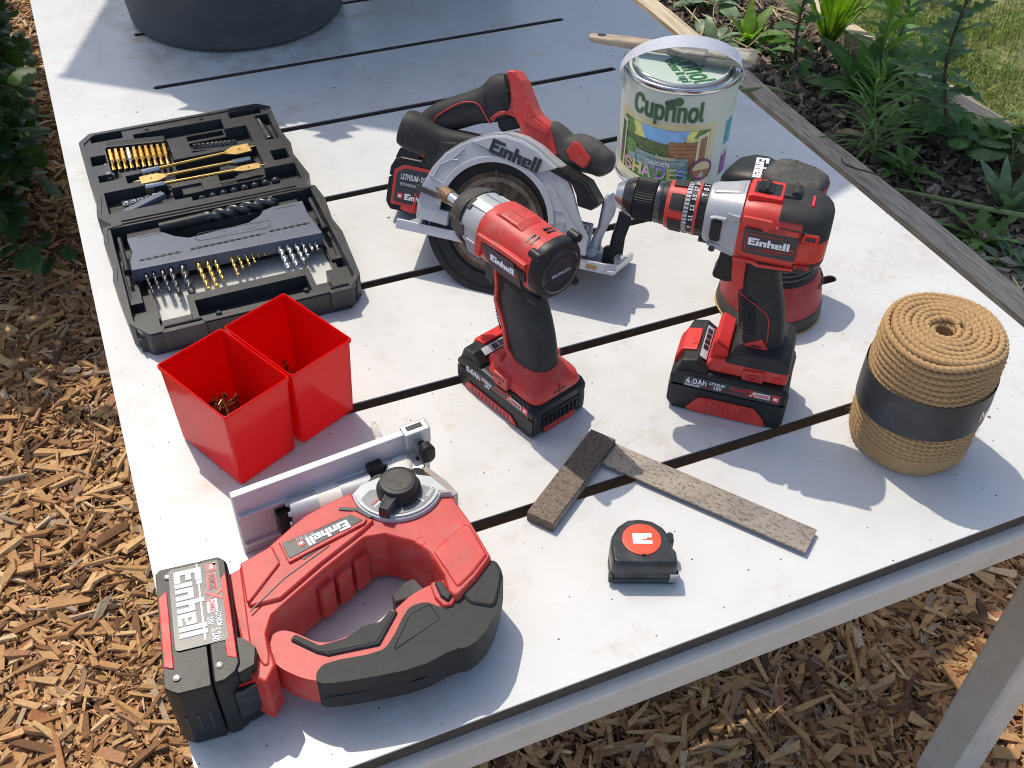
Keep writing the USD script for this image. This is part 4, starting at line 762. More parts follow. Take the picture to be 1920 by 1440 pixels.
    part(ft, 'clip_bar', side([(.0330, .0690), (.0345, .0860), (.0375, .0905), (.0500, .0840), (.0520, .0720), (.0480, .0680)], -.0265, .0265, .002, .001), 'red_bright')
    part(ft, 'screw_boss', side([(.0690, .0505), (.0690, .0670), (.0900, .0690), (.0905, .0510)], -.0335, -.0290, .0010, .001), 'red_plastic'); part(ft, 'boss_opening', side([(.0720, .0560), (.0720, .0645), (.0885, .0655), (.0885, .0565)], -.0337, -.0330, .0002, .0005), 'red_dull'); part(ft, 'boss_screw', moved(lathe([(.0022, 0), (.0034, 0), (.0034, .0012), (.0022, .0012)], 20, False), np.array([[1, 0, 0], [0, 0, -1], [0, 1, 0]]), (.0800, -.0337, .0605)), 'red_bright')
    part(ft, 'foot_tab', side(rect(.1000, .0575, .1085, .0650), -.0318, -.0300, .0006, .0006), 'red_bright')
drill()

# ---------------------------------------------------------------- impact driver
def impact_driver():
    t = thing('impact_driver', 'red impact driver with bit fitted standing on a 2.0Ah battery before the circular saw', 'impact driver', (.3888, .3932, 0), math.radians(-71.5))
    zc = .1975; c = (0, 0, zc); P = lambda nm, m, look, **k: part(t, nm, m, look, **k)
    battery(t, mtx((-.004, 0, 0)), .042, 'small')
    HT = mtx((0, 0, zc-.0035)) @ np.diag([1, .90, .90, 1.0]) @ mtx((0, 0, -zc))           # the head is a little slimmer than the battery
    PH = lambda nm, m, look, **k: part(t, nm, moved(m, HT), look, **k)
    hpart = lambda parent, nm, m, look, **k: part(parent, nm, moved(m, HT), look, **k)
    PH('bit_tip', xlathe([(-.0845, .0004), (-.081, .0014), (-.077, .0020), (-.074, .0030)], 14, c), 'steel_dark'); PH('bit_band', xlathe([(-.0765, .0024), (-.0735, .0030)], 16, c), 'green_plastic')
    PH('bit_collar', xlathe([(-.0735, .0045), (-.0725, .0070), (-.0690, .0084), (-.0600, .0088), (-.0575, .0080)], 28, c), 'bronze_collar'); PH('collet', xlathe([(-.0575, .0068), (-.0570, .0074), (-.0440, .0074), (-.0425, .0060)], 28, c), 'chrome'); PH('anvil', xlathe([(-.0430, .0056), (-.0375, .0060), (-.0365, .0120)], 24, c), 'steel_dark')
    def sec(L, n=40, rot=0): return loft([ring((x, 0, zc+dz), (0, 1, 0), (0, 0, 1), a, b, n, p) for x, a, b, p, dz in L])
    bp = PH('nose_bumper', sec([(-.0370, .0130, .0130, 2, 0), (-.0355, .0200, .0200, 2.1, 0), (-.0300, .0262, .0262, 2.5, 0), (-.0180, .0300, .0300, 2.9, 0), (-.0120, .0305, .0305, 2.9, 0), (-.0115, .0280, .0280, 2.5, 0)], 24), 'rubber_dusty', smooth=25)
    for k in range(6): a = k*math.pi/3+.5; hpart(bp, 'bumper_lug', moved(side([(-.0340, .0225), (-.0270, .0285), (-.0060, .0322), (-.0040, .0300), (-.0150, .0280), (-.0340, .0190)], -.0070, .0070, .0012, .001), np.array([[1, 0, 0], [0, math.cos(a), -math.sin(a)], [0, math.sin(a), math.cos(a)]]), c), 'rubber_dusty')
    gh = PH('gear_housing', sec([(-.0120, .0290, .0290, 2, 0), (-.0100, .0300, .0300, 2.1, 0), (.0030, .0306, .0306, 2.2, 0), (.0170, .0312, .0314, 2.3, 0)]), 'silver_paint', smooth=40)
    for k in range(5): z = zc-.006-.0042*k; hpart(gh, 'cooling_fin', rbox(-.002, .0165, -.0325+.0010*k*.9, -.0255, z-.0012, z+.0012, .0004), 'silver_paint')
    for a in (.55, 1.25, 1.95): hpart(gh, 'housing_rib', moved(side([(-.0085, .0298), (-.0060, .0325), (.0170, .0332), (.0170, .0290), (-.0085, .0270)], -.0055, .0055, .0012, .001), np.array([[1, 0, 0], [0, math.cos(a-math.pi/2), -math.sin(a-math.pi/2)], [0, math.sin(a-math.pi/2), math.cos(a-math.pi/2)]]), c), 'silver_paint')
    ms = [(.0150, .0318, .0320, 2.4, 0), (.0180, .0326, .0330, 2.6, 0), (.0400, .0322, .0330, 2.8, .0005), (.0700, .0308, .0318, 2.6, .0005), (.0800, .0310, .0320, 2.6, 0), (.0900, .0322, .0332, 2.5, 0), (.0915, .0318, .0328, 2.5, 0)]
    mh = PH('motor_housing', sec(ms, 48), 'red_worn', smooth=38)
    hpart(mh, 'crown', side([(.0230, zc+.0280), (.0260, zc+.0335), (.0330, zc+.0362), (.0550, zc+.0358), (.0620, zc+.0330), (.0680, zc+.0280)], -.0140, .0140, .004, .002), 'red_worn')
    for s in (-1, 1): hpart(mh, 'crown_shoulder', moved(side([(.0180, .0290), (.0200, .0330), (.0300, .0333), (.0340, .0352), (.0480, .0350), (.0540, .0330), (.0820, .0328), (.0820, .0280)], -.0060, .0060, .0018, .001), np.array([[1, 0, 0], [0, math.cos(s*.78), -math.sin(s*.78)], [0, math.sin(s*.78), math.cos(s*.78)]]), c), 'red_worn')
    hpart(mh, 'crown_seam', rbox(.0330, .0550, -.0003, .0003, zc+.0330, zc+.0364, .0001), 'red_dull'); hpart(mh, 'side_rail', side([(.0160, zc-.0005), (.0200, zc+.0135), (.0520, zc+.0150), (.0880, zc+.0140), (.0880, zc+.0080), (.0560, zc+.0090), (.0270, zc+.0075), (.0220, zc-.0160), (.0160, zc-.0160)], -.0352, -.0290, .0014, .001), 'red_worn')
    for k, (a, x) in enumerate(((-.32, .0735), (-.30, .0790), (.42, .0735), (.40, .0790))): hpart(mh, 'top_vent', moved(rbox(x, x+.0026, -.0065, .0065, .0326, .0340, .0004), np.array([[1, 0, 0], [0, math.cos(a), -math.sin(a)], [0, math.sin(a), math.cos(a)]]), c), 'black_print')
    for k in range(3): hpart(mh, 'side_vent', side([(.0760+.0042*k, zc+.0030), (.0785+.0042*k, zc+.0030), (.0815+.0036*k, zc-.0080), (.0790+.0036*k, zc-.0080)], -.0345, -.0320, .0003, .0004), 'black_print')
    hpart(mh, 'label_panel', side([(.0240, zc+.0060), (.0700, zc+.0060), (.0800, zc-.0060), (.0830, zc-.0200), (.0420, zc-.0190), (.0310, zc-.0110)], -.0338, -.0300, .0006, .0006), 'dark_label')
    text_on(mh, HT @ SIDE_A(-.0339), [('wordmark', wordmark(.0340, .0004, .95), .0395, zc-.0090, 0, 'white_print'), ('emblem', emblem(.0034), .0745, zc-.0085, 0, 'red_print')])
    cp = PH('rear_cap', loft([ring((x, 0, zc), (0, 1, 0), (0, 0, 1), a, b, 48, p) for x, a, b, p in ((.0912, .0325, .0335, 2.5), (.0925, .0332, .0342, 2.5), (.0985, .0330, .0340, 2.4), (.1020, .0315, .0325, 2.3), (.1032, .0295, .0305, 2.2))]), 'black_plastic', smooth=38)
    hpart(cp, 'cap_disc', xlathe([(.1030, .0265), (.1046, .0258), (.1052, .0240)], 48, c), 'black_gloss'); hpart(cp, 'cap_groove', xlathe([(.1050, .0190), (.1056, .0188), (.1056, .0178), (.1050, .0176)], 48, c), 'black_plastic')
    hpart(cp, 'cap_line', moved(flat(sg.LineString([(-.024, -.010), (-.010, -.006), (.006, -.004), (.024, .002)]).buffer(.0005), .0008), frame((.1048, 0, zc), (0, 1, 0), (0, 0, 1))), 'black_print', smooth=False)
    hpart(cp, 'cap_text', moved(letters('BRUSHLESS', .0036, .0003, width=.026, centre=True), frame((.1053, 0, zc-.0030), (0, 1, 0), (0, 0, 1))), 'grey_print', smooth=False)
    for sy in (-1, 1):
        for sz in (-1, 1): q = hpart(cp, 'cap_lug', xlathe([(.0890, .0045), (.0900, .0054), (.1010, .0054), (.1026, .0044)], 20, (0, sy*.0268, zc+sz*.0278)), 'black_plastic'); hpart(cp, 'cap_screw', xlathe([(.1022, .0030), (.1030, .0028)], 16, (0, sy*.0268, zc+sz*.0278)), 'screw_head')
    P('handle', grip([(.178, .028, .073, .0178), (.160, .026, .074, .0178), (.140, .024, .080, .0182), (.122, .0260, .0880, .0186), (.100, .0345, .0950, .0188), (.080, .0450, .0985, .0188), (.062, .0500, .0995, .0196)]), 'rubber', smooth=40)
    P('handle_spine', side([(.0180, .1720), (.0300, .1720), (.0330, .1420), (.0310, .1260), (.0400, .1080), (.0430, .1010), (.0490, .0720), (.0620, .0660), (.0620, .0690), (.0530, .0760), (.0475, .1030), (.0440, .1120), (.0350, .1285), (.0365, .1440), (.0345, .1720)], -.0198, -.0120, .0008, .0006), 'red_worn')
    P('front_grip', grip([(.136, .0205, .040, .0150), (.122, .0225, .046, .0156), (.105, .0290, .053, .0160), (.085, .0390, .060, .0160), (.070, .0440, .062, .0160)], n=22), 'rubber', smooth=40)
    for k in range(12): z = .1330-.0037*k; x = .0215+.00012*k*k*.62; P('grip_rib', tube(np.array([(x+.006, .0135, z), (x-.0008, .006, z), (x-.0008, -.006, z), (x+.0075, -.0163, z-.002)]), .0007, 5), 'rubber', smooth=True)
    P('trigger', side([(.0080, .1610), (.0060, .1480), (.0080, .1360), (.0200, .1330), (.0240, .1660), (.0080, .1680)], -.0105, .0105, .0022, .002), 'black_plastic'); P('direction_switch', side([(.0030, .1655), (.0140, .1720), (.0200, .1690), (.0080, .1630)], -.0215, .0215, .0010, .0008), 'black_gloss')
    for k in range(3): P('handle_line', tube(np.array([(.0385+.0022*k, -.0182, .1450), (.0385+.0022*k, -.0182, .1620-.003*k), (.0500, -.0184, .1640-.003*k), (.0700, -.0182, .1600-.003*k)]), .0004, 4), 'black_print', smooth=True)
    ft = P('foot', loft([ring((.0740, 0, z), (1, 0, 0), (0, 1, 0), a, b, 40, p) for z, a, b, p in ((.0418, .0385, .0335, 7), (.0440, .0395, .0345, 7), (.0530, .0385, .0330, 5), (.0590, .0340, .0270, 3.5), (.0650, .0280, .0225, 2.6), (.0680, .0265, .0205, 2.4))]), 'red_worn', smooth=35)
    part(ft, 'clip_bar', side([(.0320, .0430), (.0310, .0540), (.0350, .0600), (.0480, .0640), (.0560, .0440)], -.0265, .0265, .003, .002), 'red_worn')
    for s in (-1, 1): b = part(ft, 'screw_boss', rbox(.0520, .0740, min(s*.028, s*.0385), max(s*.028, s*.0385), .0400, .0560, .0018), 'red_worn'); part(ft, 'boss_slot', rbox(.0550, .0700, min(s*.0384, s*.0389), max(s*.0384, s*.0389), .0510, .0530, .0002), 'black_print'); part(ft, 'boss_screw', moved(lathe([(.0018, 0), (.0018, .0006)], 16), np.array([[1, 0, 0], [0, 0, s], [0, -s, 0]]), (.0630, s*.0384, .0455)), 'black_print')
    part(ft, 'rear_slot', rbox(.1118, .1136, -.0080, .0080, .0475, .0495, .0002), 'black_print'); P('foot_seam', rbox(.1000, .1140, -.0003, .0003, .0440, .0560, .0001), 'red_dull')
impact_driver()
# ---------------------------------------------------------------- circular saw (x along the cut, z up in the blade's plane, y away from the camera)
def circular_saw():
    az, ti = -.74, .445
    nrm = np.array([np.cos(ti)*np.sin(az), -np.cos(ti)*np.cos(az), np.sin(ti)]); e = np.array([np.cos(az), np.sin(az), 0]); u = np.cross(nrm, e)
    R = np.stack([e, -nrm, u], 1)
    t = thing('circular_saw', 'circular saw with silver blade guard and red handle leaning back on its motor', 'circular saw', (.4565, .544, .089*u[2]), R=R)
    P = lambda nm, m, look, **k: part(t, nm, m, look, **k)
    arc = lambda r, a0, a1, n=24, c=(0, 0): [(c[0]+r*math.cos(a), c[1]+r*math.sin(a)) for a in np.radians(np.linspace(a0, a1, n))]
    # upper guard
    outer = [(-.0960, -.0060), (-.0960, .0050), (-.0935, .0250), (-.0835, .0490), (-.0700, .0680), (-.0540, .0815), (-.0400, .0900), (-.0200, .0990), (-.0010, .1030), (.0190, .1010), (.0380, .0940), (.0560, .0830), (.0700, .0760), (.0770, .0720), (.0900, .0520), (.0990, .0330), (.1080, .0180), (.1150, .0080), (.1160, -.0140), (.0620, -.0140), (.0660, .0060)]
    inner = arc(.0680, 0, 180, 30, (0, .004))
    poly = sg.Polygon(outer+[]) if False else sg.Polygon([q for q in outer]+[(-.0660, .0020)] if False else outer[:-1]+inner+[(-.0670, -.0060)])
    g = P('upper_guard', moved(prism(poly, bev(-.0040, .0010, .0012, 2), .0015), XZ), 'silver_guard', smooth=35)
    rim = sg.Polygon(outer[:-1]+inner+[(-.0670, -.0060)]); shell = rim.difference(sg.Polygon([(x*.965, z*.965-.001) for x, z in outer[:-1]]+[(0, -.05)]).buffer(0)).buffer(0)
    top = [(-.0935, .0250), (-.0835, .0490), (-.0700, .0680), (-.0540, .0815), (-.0400, .0900), (-.0200, .0990), (-.0010, .1030), (.0190, .1010), (.0380, .0940), (.0560, .0830), (.0700, .0760)]
    band = sg.LineString(top).buffer(.0022, cap_style=2).buffer(.0004); part(g, 'guard_rim', moved(prism(rounded(band), bev(.0012, .0420, .0016, 2)), XZ), 'silver_guard', smooth=40)
    part(g, 'inner_ring', moved(prism(sg.Polygon(arc(.0745, 8, 176, 40, (0, .004))+arc(.0672, 176, 8, 40, (0, .004))), bev(-.0062, -.0038, .0009, 2)), XZ), 'silver_guard', smooth=35)
    part(g, 'logo_panel', moved(prism([(-.0390, .0885), (-.0200, .0975), (-.0010, .1012), (.0190, .0992), (.0380, .0925), (.0540, .0825), (.0660, .0770), (.0550, .0730), (.0440, .0680), (.0030, .0780)][::-1], bev(-.0058, -.0038, .0010, 2), .0012), XZ), 'silver_guard', smooth=35)
    for q in ([(-.0400, .0895), (-.0050, .0755)], [(-.0610, .0640), (-.0480, .0790)], [(-.0860, .0420), (-.0620, .0320)], [(-.0820, .0380), (-.0740, .0560), (-.0610, .0640), (-.0540, .0650)], [(.0600, .0660), (.0800, .0420), (.1080, .0110)]):
        part(g, 'guard_line', moved(prism(rounded(sg.LineString(q).buffer(.0007)), bev(-.0050, -.0039, .0004, 1)), XZ), 'silver_guard', smooth=35)
    for k in range(4): part(g, 'gauge_mark', side(rect(.0690+.0048*k, .0300-.0100*k, .0820+.0034*k, .0310-.0100*k), -.0047, -.0039, .0003, .0003), 'silver_paint')
    part(g, 'gauge_step', side(rect(.0720, .0040, .0860, .0200), -.0048, -.0039, .0004, .0006), 'silver_paint')
    part(g, 'wordmark', moved(wordmark(.0640, .0005, 1.05), frame((-.0175, -.0060, .0815), (.977, 0, -.213), (.213, 0, .977))), 'black_print', smooth=False)
    part(g, 'rivet', moved(lathe([(.0022, 0), (.0022, .001)], 16), np.array([[1, 0, 0], [0, 0, -1], [0, 1, 0]]), (-.0045, -.0062, .0600)), 'black_print')
    fb = P('guard_nose', side([(.0560, .0735), (.0660, .0790), (.0730, .0800), (.1030, .0690), (.1210, .0480), (.1130, .0385), (.0965, .0405), (.0930, .0520), (.0850, .0640)], -.0050, .0300, .0020, .0012), 'black_plastic', smooth=35)
    part(fb, 'nose_ridge', side([(.0740, .0772), (.1020, .0668), (.1185, .0478), (.1165, .0465), (.1005, .0648), (.0735, .0745)], -.0060, -.0048, .0005, .0005), 'rubber')
    P('guard_foot', side([(-.0960, .0040), (-.0960, -.0120), (-.0560, -.0140), (-.0560, .0030)], -.0045, .0400, .0012, .001), 'silver_guard'); P('depth_strip', side([(-.1000, .0280), (-.1000, .0210), (-.0580, .0140), (-.0560, .0190)], -.0070, -.0040, .0008, .0008), 'rubber_dusty')
    P('window_housing', side([(-.0800, -.0120), (-.0800, -.0240), (-.0300, -.0240), (-.0300, .0200), (-.0600, .0100)], .0020, .0300, .0010, .001), 'black_plastic')
    # lower guard and blade
    Y = np.array([[1, 0, 0], [0, 0, -1], [0, 1, 0]], float)                       # lathe axis z -> -y (towards the camera)
    lg = P('lower_guard', moved(lathe([(.0890, -.0260), (.0890, -.0080), (.0880, -.0066), (.0850, -.0060), (.0640, -.0060), (.0625, -.0085), (.0590, -.0090)], 96), Y), 'rubber', smooth=35)
    part(lg, 'guard_disc', moved(lathe([(.0595, -.0092), (.0540, -.0092), (.0535, -.0078), (.0480, -.0078), (.0475, -.0092), (.0300, -.0092), (.0290, -.0074), (.0200, -.0072), (.0, -.0072)][::-1], 80), Y, (0, -.0030, 0)), 'blade_rust', smooth=30)
    part(lg, 'guard_groove', moved(lathe([(.0800, -.0059), (.0800, -.0052), (.0785, -.0052), (.0785, -.0059)], 96, False), Y), 'black_plastic'); part(lg, 'rim_band', moved(lathe([(.0888, -.0256), (.0902, -.0250), (.0902, -.0200), (.0888, -.0194)], 96, False), Y), 'silver_guard')
    P('blade', moved(lathe([(.0820, -.0166), (.0825, -.0158), (.0820, -.0150)], 72), Y), 'steel')
    # shoe
    sh = P('shoe', cut(rbox(-.1210, .1520, -.0020, .1150, -.0300, -.0255, .0012), (-.08, .09, .012, .034, -.05, .01)), 'aluminium', smooth=30)
    part(sh, 'shoe_edge', moved(prism([(-.1210, -.0030), (-.1210, .0035), (.1380, .0035), (.1480, .0090), (.1520, .0090), (.1520, .0080), (.1400, -.0030)], bev(-.0300, -.0185, .0008, 2), .0008), None), 'aluminium', smooth=30)
    part(sh, 'shoe_end', moved(prism([(.1440, .0060), (.1520, .0095), (.1520, .1140), (.1470, .1140), (.1470, .0100)], bev(-.0290, -.0205, .0008, 2), .0006), None), 'aluminium'); part(sh, 'shoe_notch', rbox(-.0480, -.0300, -.0038, -.0029, -.0225, -.0190, .0003), 'cast_metal')
    part(sh, 'sight_window', rbox(.1180, .1310, -.0034, -.0028, -.0270, -.0220, .0002), 'gold_dull'); part(sh, 'rear_bracket', side([(-.0980, -.0250), (-.0940, -.0120), (-.0860, -.0080), (-.0790, -.0090), (-.0790, -.0250)], .004, .030, .002, .002), 'cast_metal'); part(sh, 'bracket_bolt', moved(lathe([(.0038, 0), (.0038, .004), (.003, .005)], 6), Y, (-.0860, .0035, -.0165)), 'screw_head')
    br = P('bevel_bracket', side([(.0860, -.0250), (.0860, .0200), (.1130, .0200), (.1130, -.0050), (.1400, -.0180), (.1400, -.0250)], .0240, .0275, .0008, .002), 'cast_metal'); part(br, 'bracket_post', rbox(.0980, .1100, .0100, .0250, -.0250, .0180, .0015), 'steel'); part(br, 'pivot_bolt', moved(lathe([(.006, 0), (.006, .012), (.0045, .0135)], 20), Y, (.1180, .0260, -.0130)), 'cast_metal')
    part(br, 'rib', side([(.1060, -.0250), (.1180, -.0080), (.1440, -.0250)], .030, .060, .002, .002), 'cast_metal')
    lv = [( .1180, .030, -.0200, .0075, .0050), (.1190, .030, .0020, .0062, .0040), (.1230, .0295, .0180, .0058, .0040), (.1260, .029, .0330, .0085, .0045), (.1270, .0285, .0480, .0092, .0045), (.1270, .028, .0560, .0060, .0030), (.1270, .028, .0590, .0015, .0010)]
    P('bevel_lever', loft([ring((a, b, c), (.85, .53, 0), (-.53, .85, 0), r, s, 20, 2.4) for a, b, c, r, s in lv]), 'cast_metal', smooth=45)
    kn = P('parallel_guide_knob', loft([ring((.1420+dx, .034, z), (.95, .3, 0), (-.3, .95, 0), r, s, 20, 4) for dx, z, r, s in ((.003, -.0170, .0070, .0050), (.001, -.0050, .0085, .0050), (.001, .0100, .0080, .0042), (.004, .0280, .0082, .0040), (.004, .0380, .0078, .0038), (.003, .0395, .0060, .0025))]), 'black_plastic', smooth=40); part(kn, 'knob_base', rbox(.1300, .1440, .0220, .0380, -.0250, -.0030, .002), 'black_plastic'); part(kn, 'knob_screw', moved(lathe([(.0042, 0), (.0042, .010)], 16), Y, (.1490, .030, -.0130)), 'chrome')
    # gear case, motor, battery
    P('motor', moved(lathe([(.0300, -.118), (.0330, -.112), (.0340, -.060), (.0360, -.042), (.0360, -.030)], 40), Y, (.0, 0, .030)), 'rubber', smooth=35); P('gear_case', side(arc(.052, -20, 200, 24, (0, .03)), .030, .046, .004, .004), 'rubber', smooth=35)
    battery(t, frame((-.1730, .128, -.0270), (1, 0, 0), (0, 1, 0)), .070, 'saw'); P('battery_mount', side([(-.1500, .0440), (-.1420, .0560), (-.0700, .0520), (-.0600, .0440)], .098, .158, .003, .002), 'red_bright')
    P('battery_dock', side([(-.1200, .0440), (-.1150, .0580), (-.0400, .0780), (-.0200, .0300), (-.0600, .0300)], .046, .120, .006, .004), 'rubber')
    # handles
    H = .045
    def tubey(L, p=2.4, n=26):
        S = spline(np.array(L), 26); C = S[:, :3]; T = np.gradient(C, axis=0); T /= np.linalg.norm(T, axis=1, keepdims=True); return loft([ring(C[i], (0, 1, 0), np.cross((0, 1, 0), T[i]), S[i, 4], S[i, 3], n, p) for i in range(26)])
    P('dust_port', tubey([(-.1370, .030, .0860, .0215, .0215), (-.1300, .030, .0845, .0230, .0230), (-.1120, .031, .0800, .0225, .0225), (-.0900, .033, .0770, .0190, .0200), (-.0600, .036, .0800, .0150, .0180), (-.0400, .038, .0860, .0080, .0150)]), 'rubber', smooth=45)
    P('port_web', side([(-.1020, .0540), (-.1000, .0800), (-.0600, .0820), (-.0700, .0640), (-.0880, .0380)], .014, .034, .004, .003), 'rubber')
    hg = P('rear_grip', tubey([(-.1180, H, .0700, .0160, .0170), (-.1090, H, .0960, .0170, .0180), (-.0800, H, .1130, .0195, .0190), (-.0560, H, .1240, .0200, .0190), (-.0400, H, .1310, .0230, .0190), (-.0240, H, .1420, .0270, .0190), (-.0150, H, .1480, .0230, .0180)]), 'rubber', smooth=45)
    part(hg, 'grip_line', tube(spline(np.array([(-.1000, .0268, .0900), (-.0960, .0258, .1080), (-.0900, .0256, .1130), (-.0560, .0253, .1300), (-.0500, .0253, .1290), (-.0360, .0257, .1150), (-.0300, .0262, .1090)]), 40), .0008, 5), 'red_plastic', smooth=True); part(hg, 'grip_crease', tube(spline(np.array([(-.0430, .0262, .1440), (-.0400, .0254, .1300), (-.0280, .0256, .1160)]), 12), .0005, 4), 'black_print', smooth=True)
    rf = P('handle_front', side([(-.0215, .1690), (-.0180, .1730), (-.0110, .1730), (-.0010, .1640), (.0060, .1530), (.0180, .1340), (.0240, .1280), (.0410, .1190), (.0480, .1060), (.0560, .0900), (.0500, .0840), (.0300, .0900), (.0080, .1000), (.0040, .1130), (-.0030, .1210), (-.0150, .1230), (-.0250, .1180), (-.0310, .1110), (-.0340, .1160), (-.0240, .1260), (-.0120, .1290), (-.0110, .1400), (-.0150, .1560)], .0270, .0630, .0055, .002), 'red_worn', smooth=38)
    part(rf, 'lock_button', side([(-.0195, .1330), (-.0220, .1480), (-.0150, .1500), (-.0115, .1370)], .0235, .0665, .0015, .0015), 'black_plastic'); part(rf, 'front_rib', side([(.0090, .1460), (.0220, .1250), (.0380, .1175), (.0440, .1080), (.0180, .1150), (.0080, .1200)], .0245, .0655, .003, .002), 'red_worn')
    P('trigger', side([(-.0260, .1150), (-.0225, .1060), (-.0180, .1020), (.0030, .1100), (.0040, .1180), (-.0040, .1220), (-.0200, .1200)], .0335, .0565, .0025, .002), 'black_plastic', smooth=38)
    fh = P('front_handle', tubey([(.0390, H, .1130, .0120, .0150), (.0520, H, .1060, .0140, .0165), (.0600, H, .0990, .0170, .0180), (.0720, H, .0960, .0205, .0200), (.0900, H, .0930, .0205, .0200), (.1060, H, .0880, .0170, .0180), (.1150, H, .0840, .0120, .0130), (.1190, H, .0820, .0030, .0030)]), 'rubber_dusty', smooth=45)
    part(fh, 'handle_inset', moved(prism([(.0660, .0960), (.0730, .1080), (.0790, .1070), (.0960, .0930), (.0930, .0830), (.0880, .0800), (.0720, .0870)][::-1], bev(.0225, .0285, .0012, 2), .002), XZ), 'red_dull' if False else 'red_plastic', smooth=38)
    P('base_link', side([(-.0200, .0300), (-.0200, .0900), (.0560, .0880), (.0800, .0400), (.0600, .0200)], .034, .056, .003, .003), 'red_worn')
circular_saw()

mat('dial_grey', (.17, .175, .18), .42, metal=.2)
# ---------------------------------------------------------------- jigsaw lying on its side
def jigsaw():
    t = thing('jigsaw', 'red cordless jigsaw lying on its side with its silver shoe standing on edge', 'jigsaw', (.17, .13, 0))
    mm = lambda L: [(x/1000, y/1000) for x, y in L]
    P = lambda nm, m, look, **k: part(t, nm, m, look, **k)
    # motor body
    A = mm([(-97, 44), (-70, 53), (-45, 68), (-30, 77), (-2, 84), (23, 89), (59, 100), (82, 92), (92, 68), (98, 49), (103, 13), (105, -27), (85, -42), (62, -55), (58, -46), (60, -30), (57, -3), (48, 13), (28, 30), (11, 33), (-29, 14), (-66, -6), (-82, -15), (-90, -30), (-92, -50), (-97, -70), (-106, -36)])
    body = P('motor_housing', plan(A, .0050, .0655, .0060, .0035, 4), 'red_worn', smooth=40)
    part(body, 'raised_flank', plan(mm([(-95, 43), (-70, 52), (-45, 67), (-30, 75), (-2, 82), (14, 85), (16, 62), (24, 46), (10, 38), (-30, 19), (-72, -4), (-98, -2)]), .0600, .0690, .0030, .003, 3), 'red_worn', smooth=40)
    part(body, 'nose_flank', plan(mm([(60, -3), (95, 14), (100, 12), (102, -25), (84, -38), (66, -48), (64, -30)]), .0600, .0672, .0022, .003, 3), 'red_worn', smooth=40)
    part(body, 'end_wedge', plan(mm([(-95, 42), (-66, 51), (-64, 30), (-99, -2)]), .0680, .0712, .0022, .002, 2), 'red_worn')
    part(body, 'vent_gap', plan(mm([(-66, 50), (-63, 34), (-70, 27), (-71, 31)]), .0690, .0693, .0001, .0004, 1), 'black_print'); part(body, 'vent_slit', plan(mm([(-44, 27), (-20, 37), (-21, 39), (-46, 29)]), .0685, .0696, .0001, .0005, 1), 'black_print')
    part(body, 'seam', plan(mm([(-98, -8), (-64, 14), (-20, 33), (-20, 34), (-64, 15.2), (-98, -6.8)]), .0685, .0696, .0001, .0002, 1), 'black_print')
    part(body, 'laser_slit', plan(mm([(-2, 68), (12, 61), (20, 49), (23, 50), (15, 64), (-1, 71)]), .0685, .0702, .0002, .001, 1), 'black_print')
    lp = part(body, 'label_block', plan(mm([(-60, 52), (10, 61), (18, 48), (14, 44), (-57, 27)]), .0660, .0716, .0012, .0012, 2), 'red_worn')
    part(body, 'label', plan(mm([(-58, 49.5), (6, 57.5), (14.5, 47.5), (-55.5, 30.5)]), .0710, .0721, .0003, .001, 1), 'dark_label')
    d = np.array([-.985, -.17, 0]); F = frame((.0005, .0530, .0722), d, (.17, -.985, 0))
    part(body, 'wordmark', moved(wordmark(.0400, .0004, 1.0), F), 'white_print', smooth=False); part(body, 'emblem_field', moved(flat(sg.box(.0415, .0005, .0470, .006), .0003), F), 'red_print', smooth=False); part(body, 'emblem', moved(emblem(.0034), moved and (F @ mtx((.0425, .002, .0003)))), 'white_print', smooth=False)
    part(body, 'model_line', moved(flat(sg.box(.002, -.0042, .054, -.0036), .0003), F), 'red_print', smooth=False); part(body, 'label_text', moved(letters('TP-JS 18 Li', .0026, .0003, width=.016), F @ mtx((.030, -.0032, 0))), 'grey_print', smooth=False)
    for k in range(3): x, y = -.034+.018*k, .012+.0088*k; part(body, 'inner_facet', moved(rbox(-.0085, .0085, -.0062, .0012, .010, .0500, .004), mtx((x, y, 0), math.radians(26))), 'red_worn', smooth=40)
    part(body, 'mould_ring', lathe([(.0044, .0655), (.0044, .06585), (.0040, .06585), (.0040, .0655)], 24, False).apply_translation((.0545, .0115, 0)), 'red_worn')
    # handle
    B = mm([(-90, -28), (-84, -22), (-76, -26), (-68, -32), (-53, -50), (-33, -52), (-13, -48), (2, -48), (13, -41), (35, -30), (60, -28), (104, -24), (107, -40), (99, -57), (80, -84), (58, -97), (45, -93), (14, -99), (-34, -91), (-61, -83), (-76, -73), (-93, -52)])
    hd = P('handle', plan(soft(B), .0230, .0560, .0150, .010, 7), 'red_worn', smooth=45)
    part(hd, 'rubber_grip', plan(soft(mm([(-65, -83), (-63, -74), (-53, -68), (-11, -76), (0, -70), (22, -45), (31, -43), (42, -45), (47, -54), (60, -53), (65, -45), (103, -23), (109, -25), (110, -42), (101, -58), (82, -85), (58, -99), (45, -95), (14, -101), (-34, -93), (-58, -87)]), 1), .0215, .0572, .0165, .006, 8), 'rubber', smooth=60)
    part(hd, 'nose_bumper', plan(mm([(66, -46), (103, -23), (109, -25), (110, -42), (101, -58), (90, -74), (72, -62)]), .0130, .0600, .0100, .006, 6), 'rubber', smooth=60)
    part(hd, 'inner_pad', plan(mm([(-75, -38), (-69, -33), (-53, -51.5), (-33, -52.5), (-15, -47), (-2, -48), (8, -41), (17, -43), (-9, -70), (-50, -64), (-58, -58)]), .0180, .0585, .0050, .0028, 4), 'rubber', smooth=45)
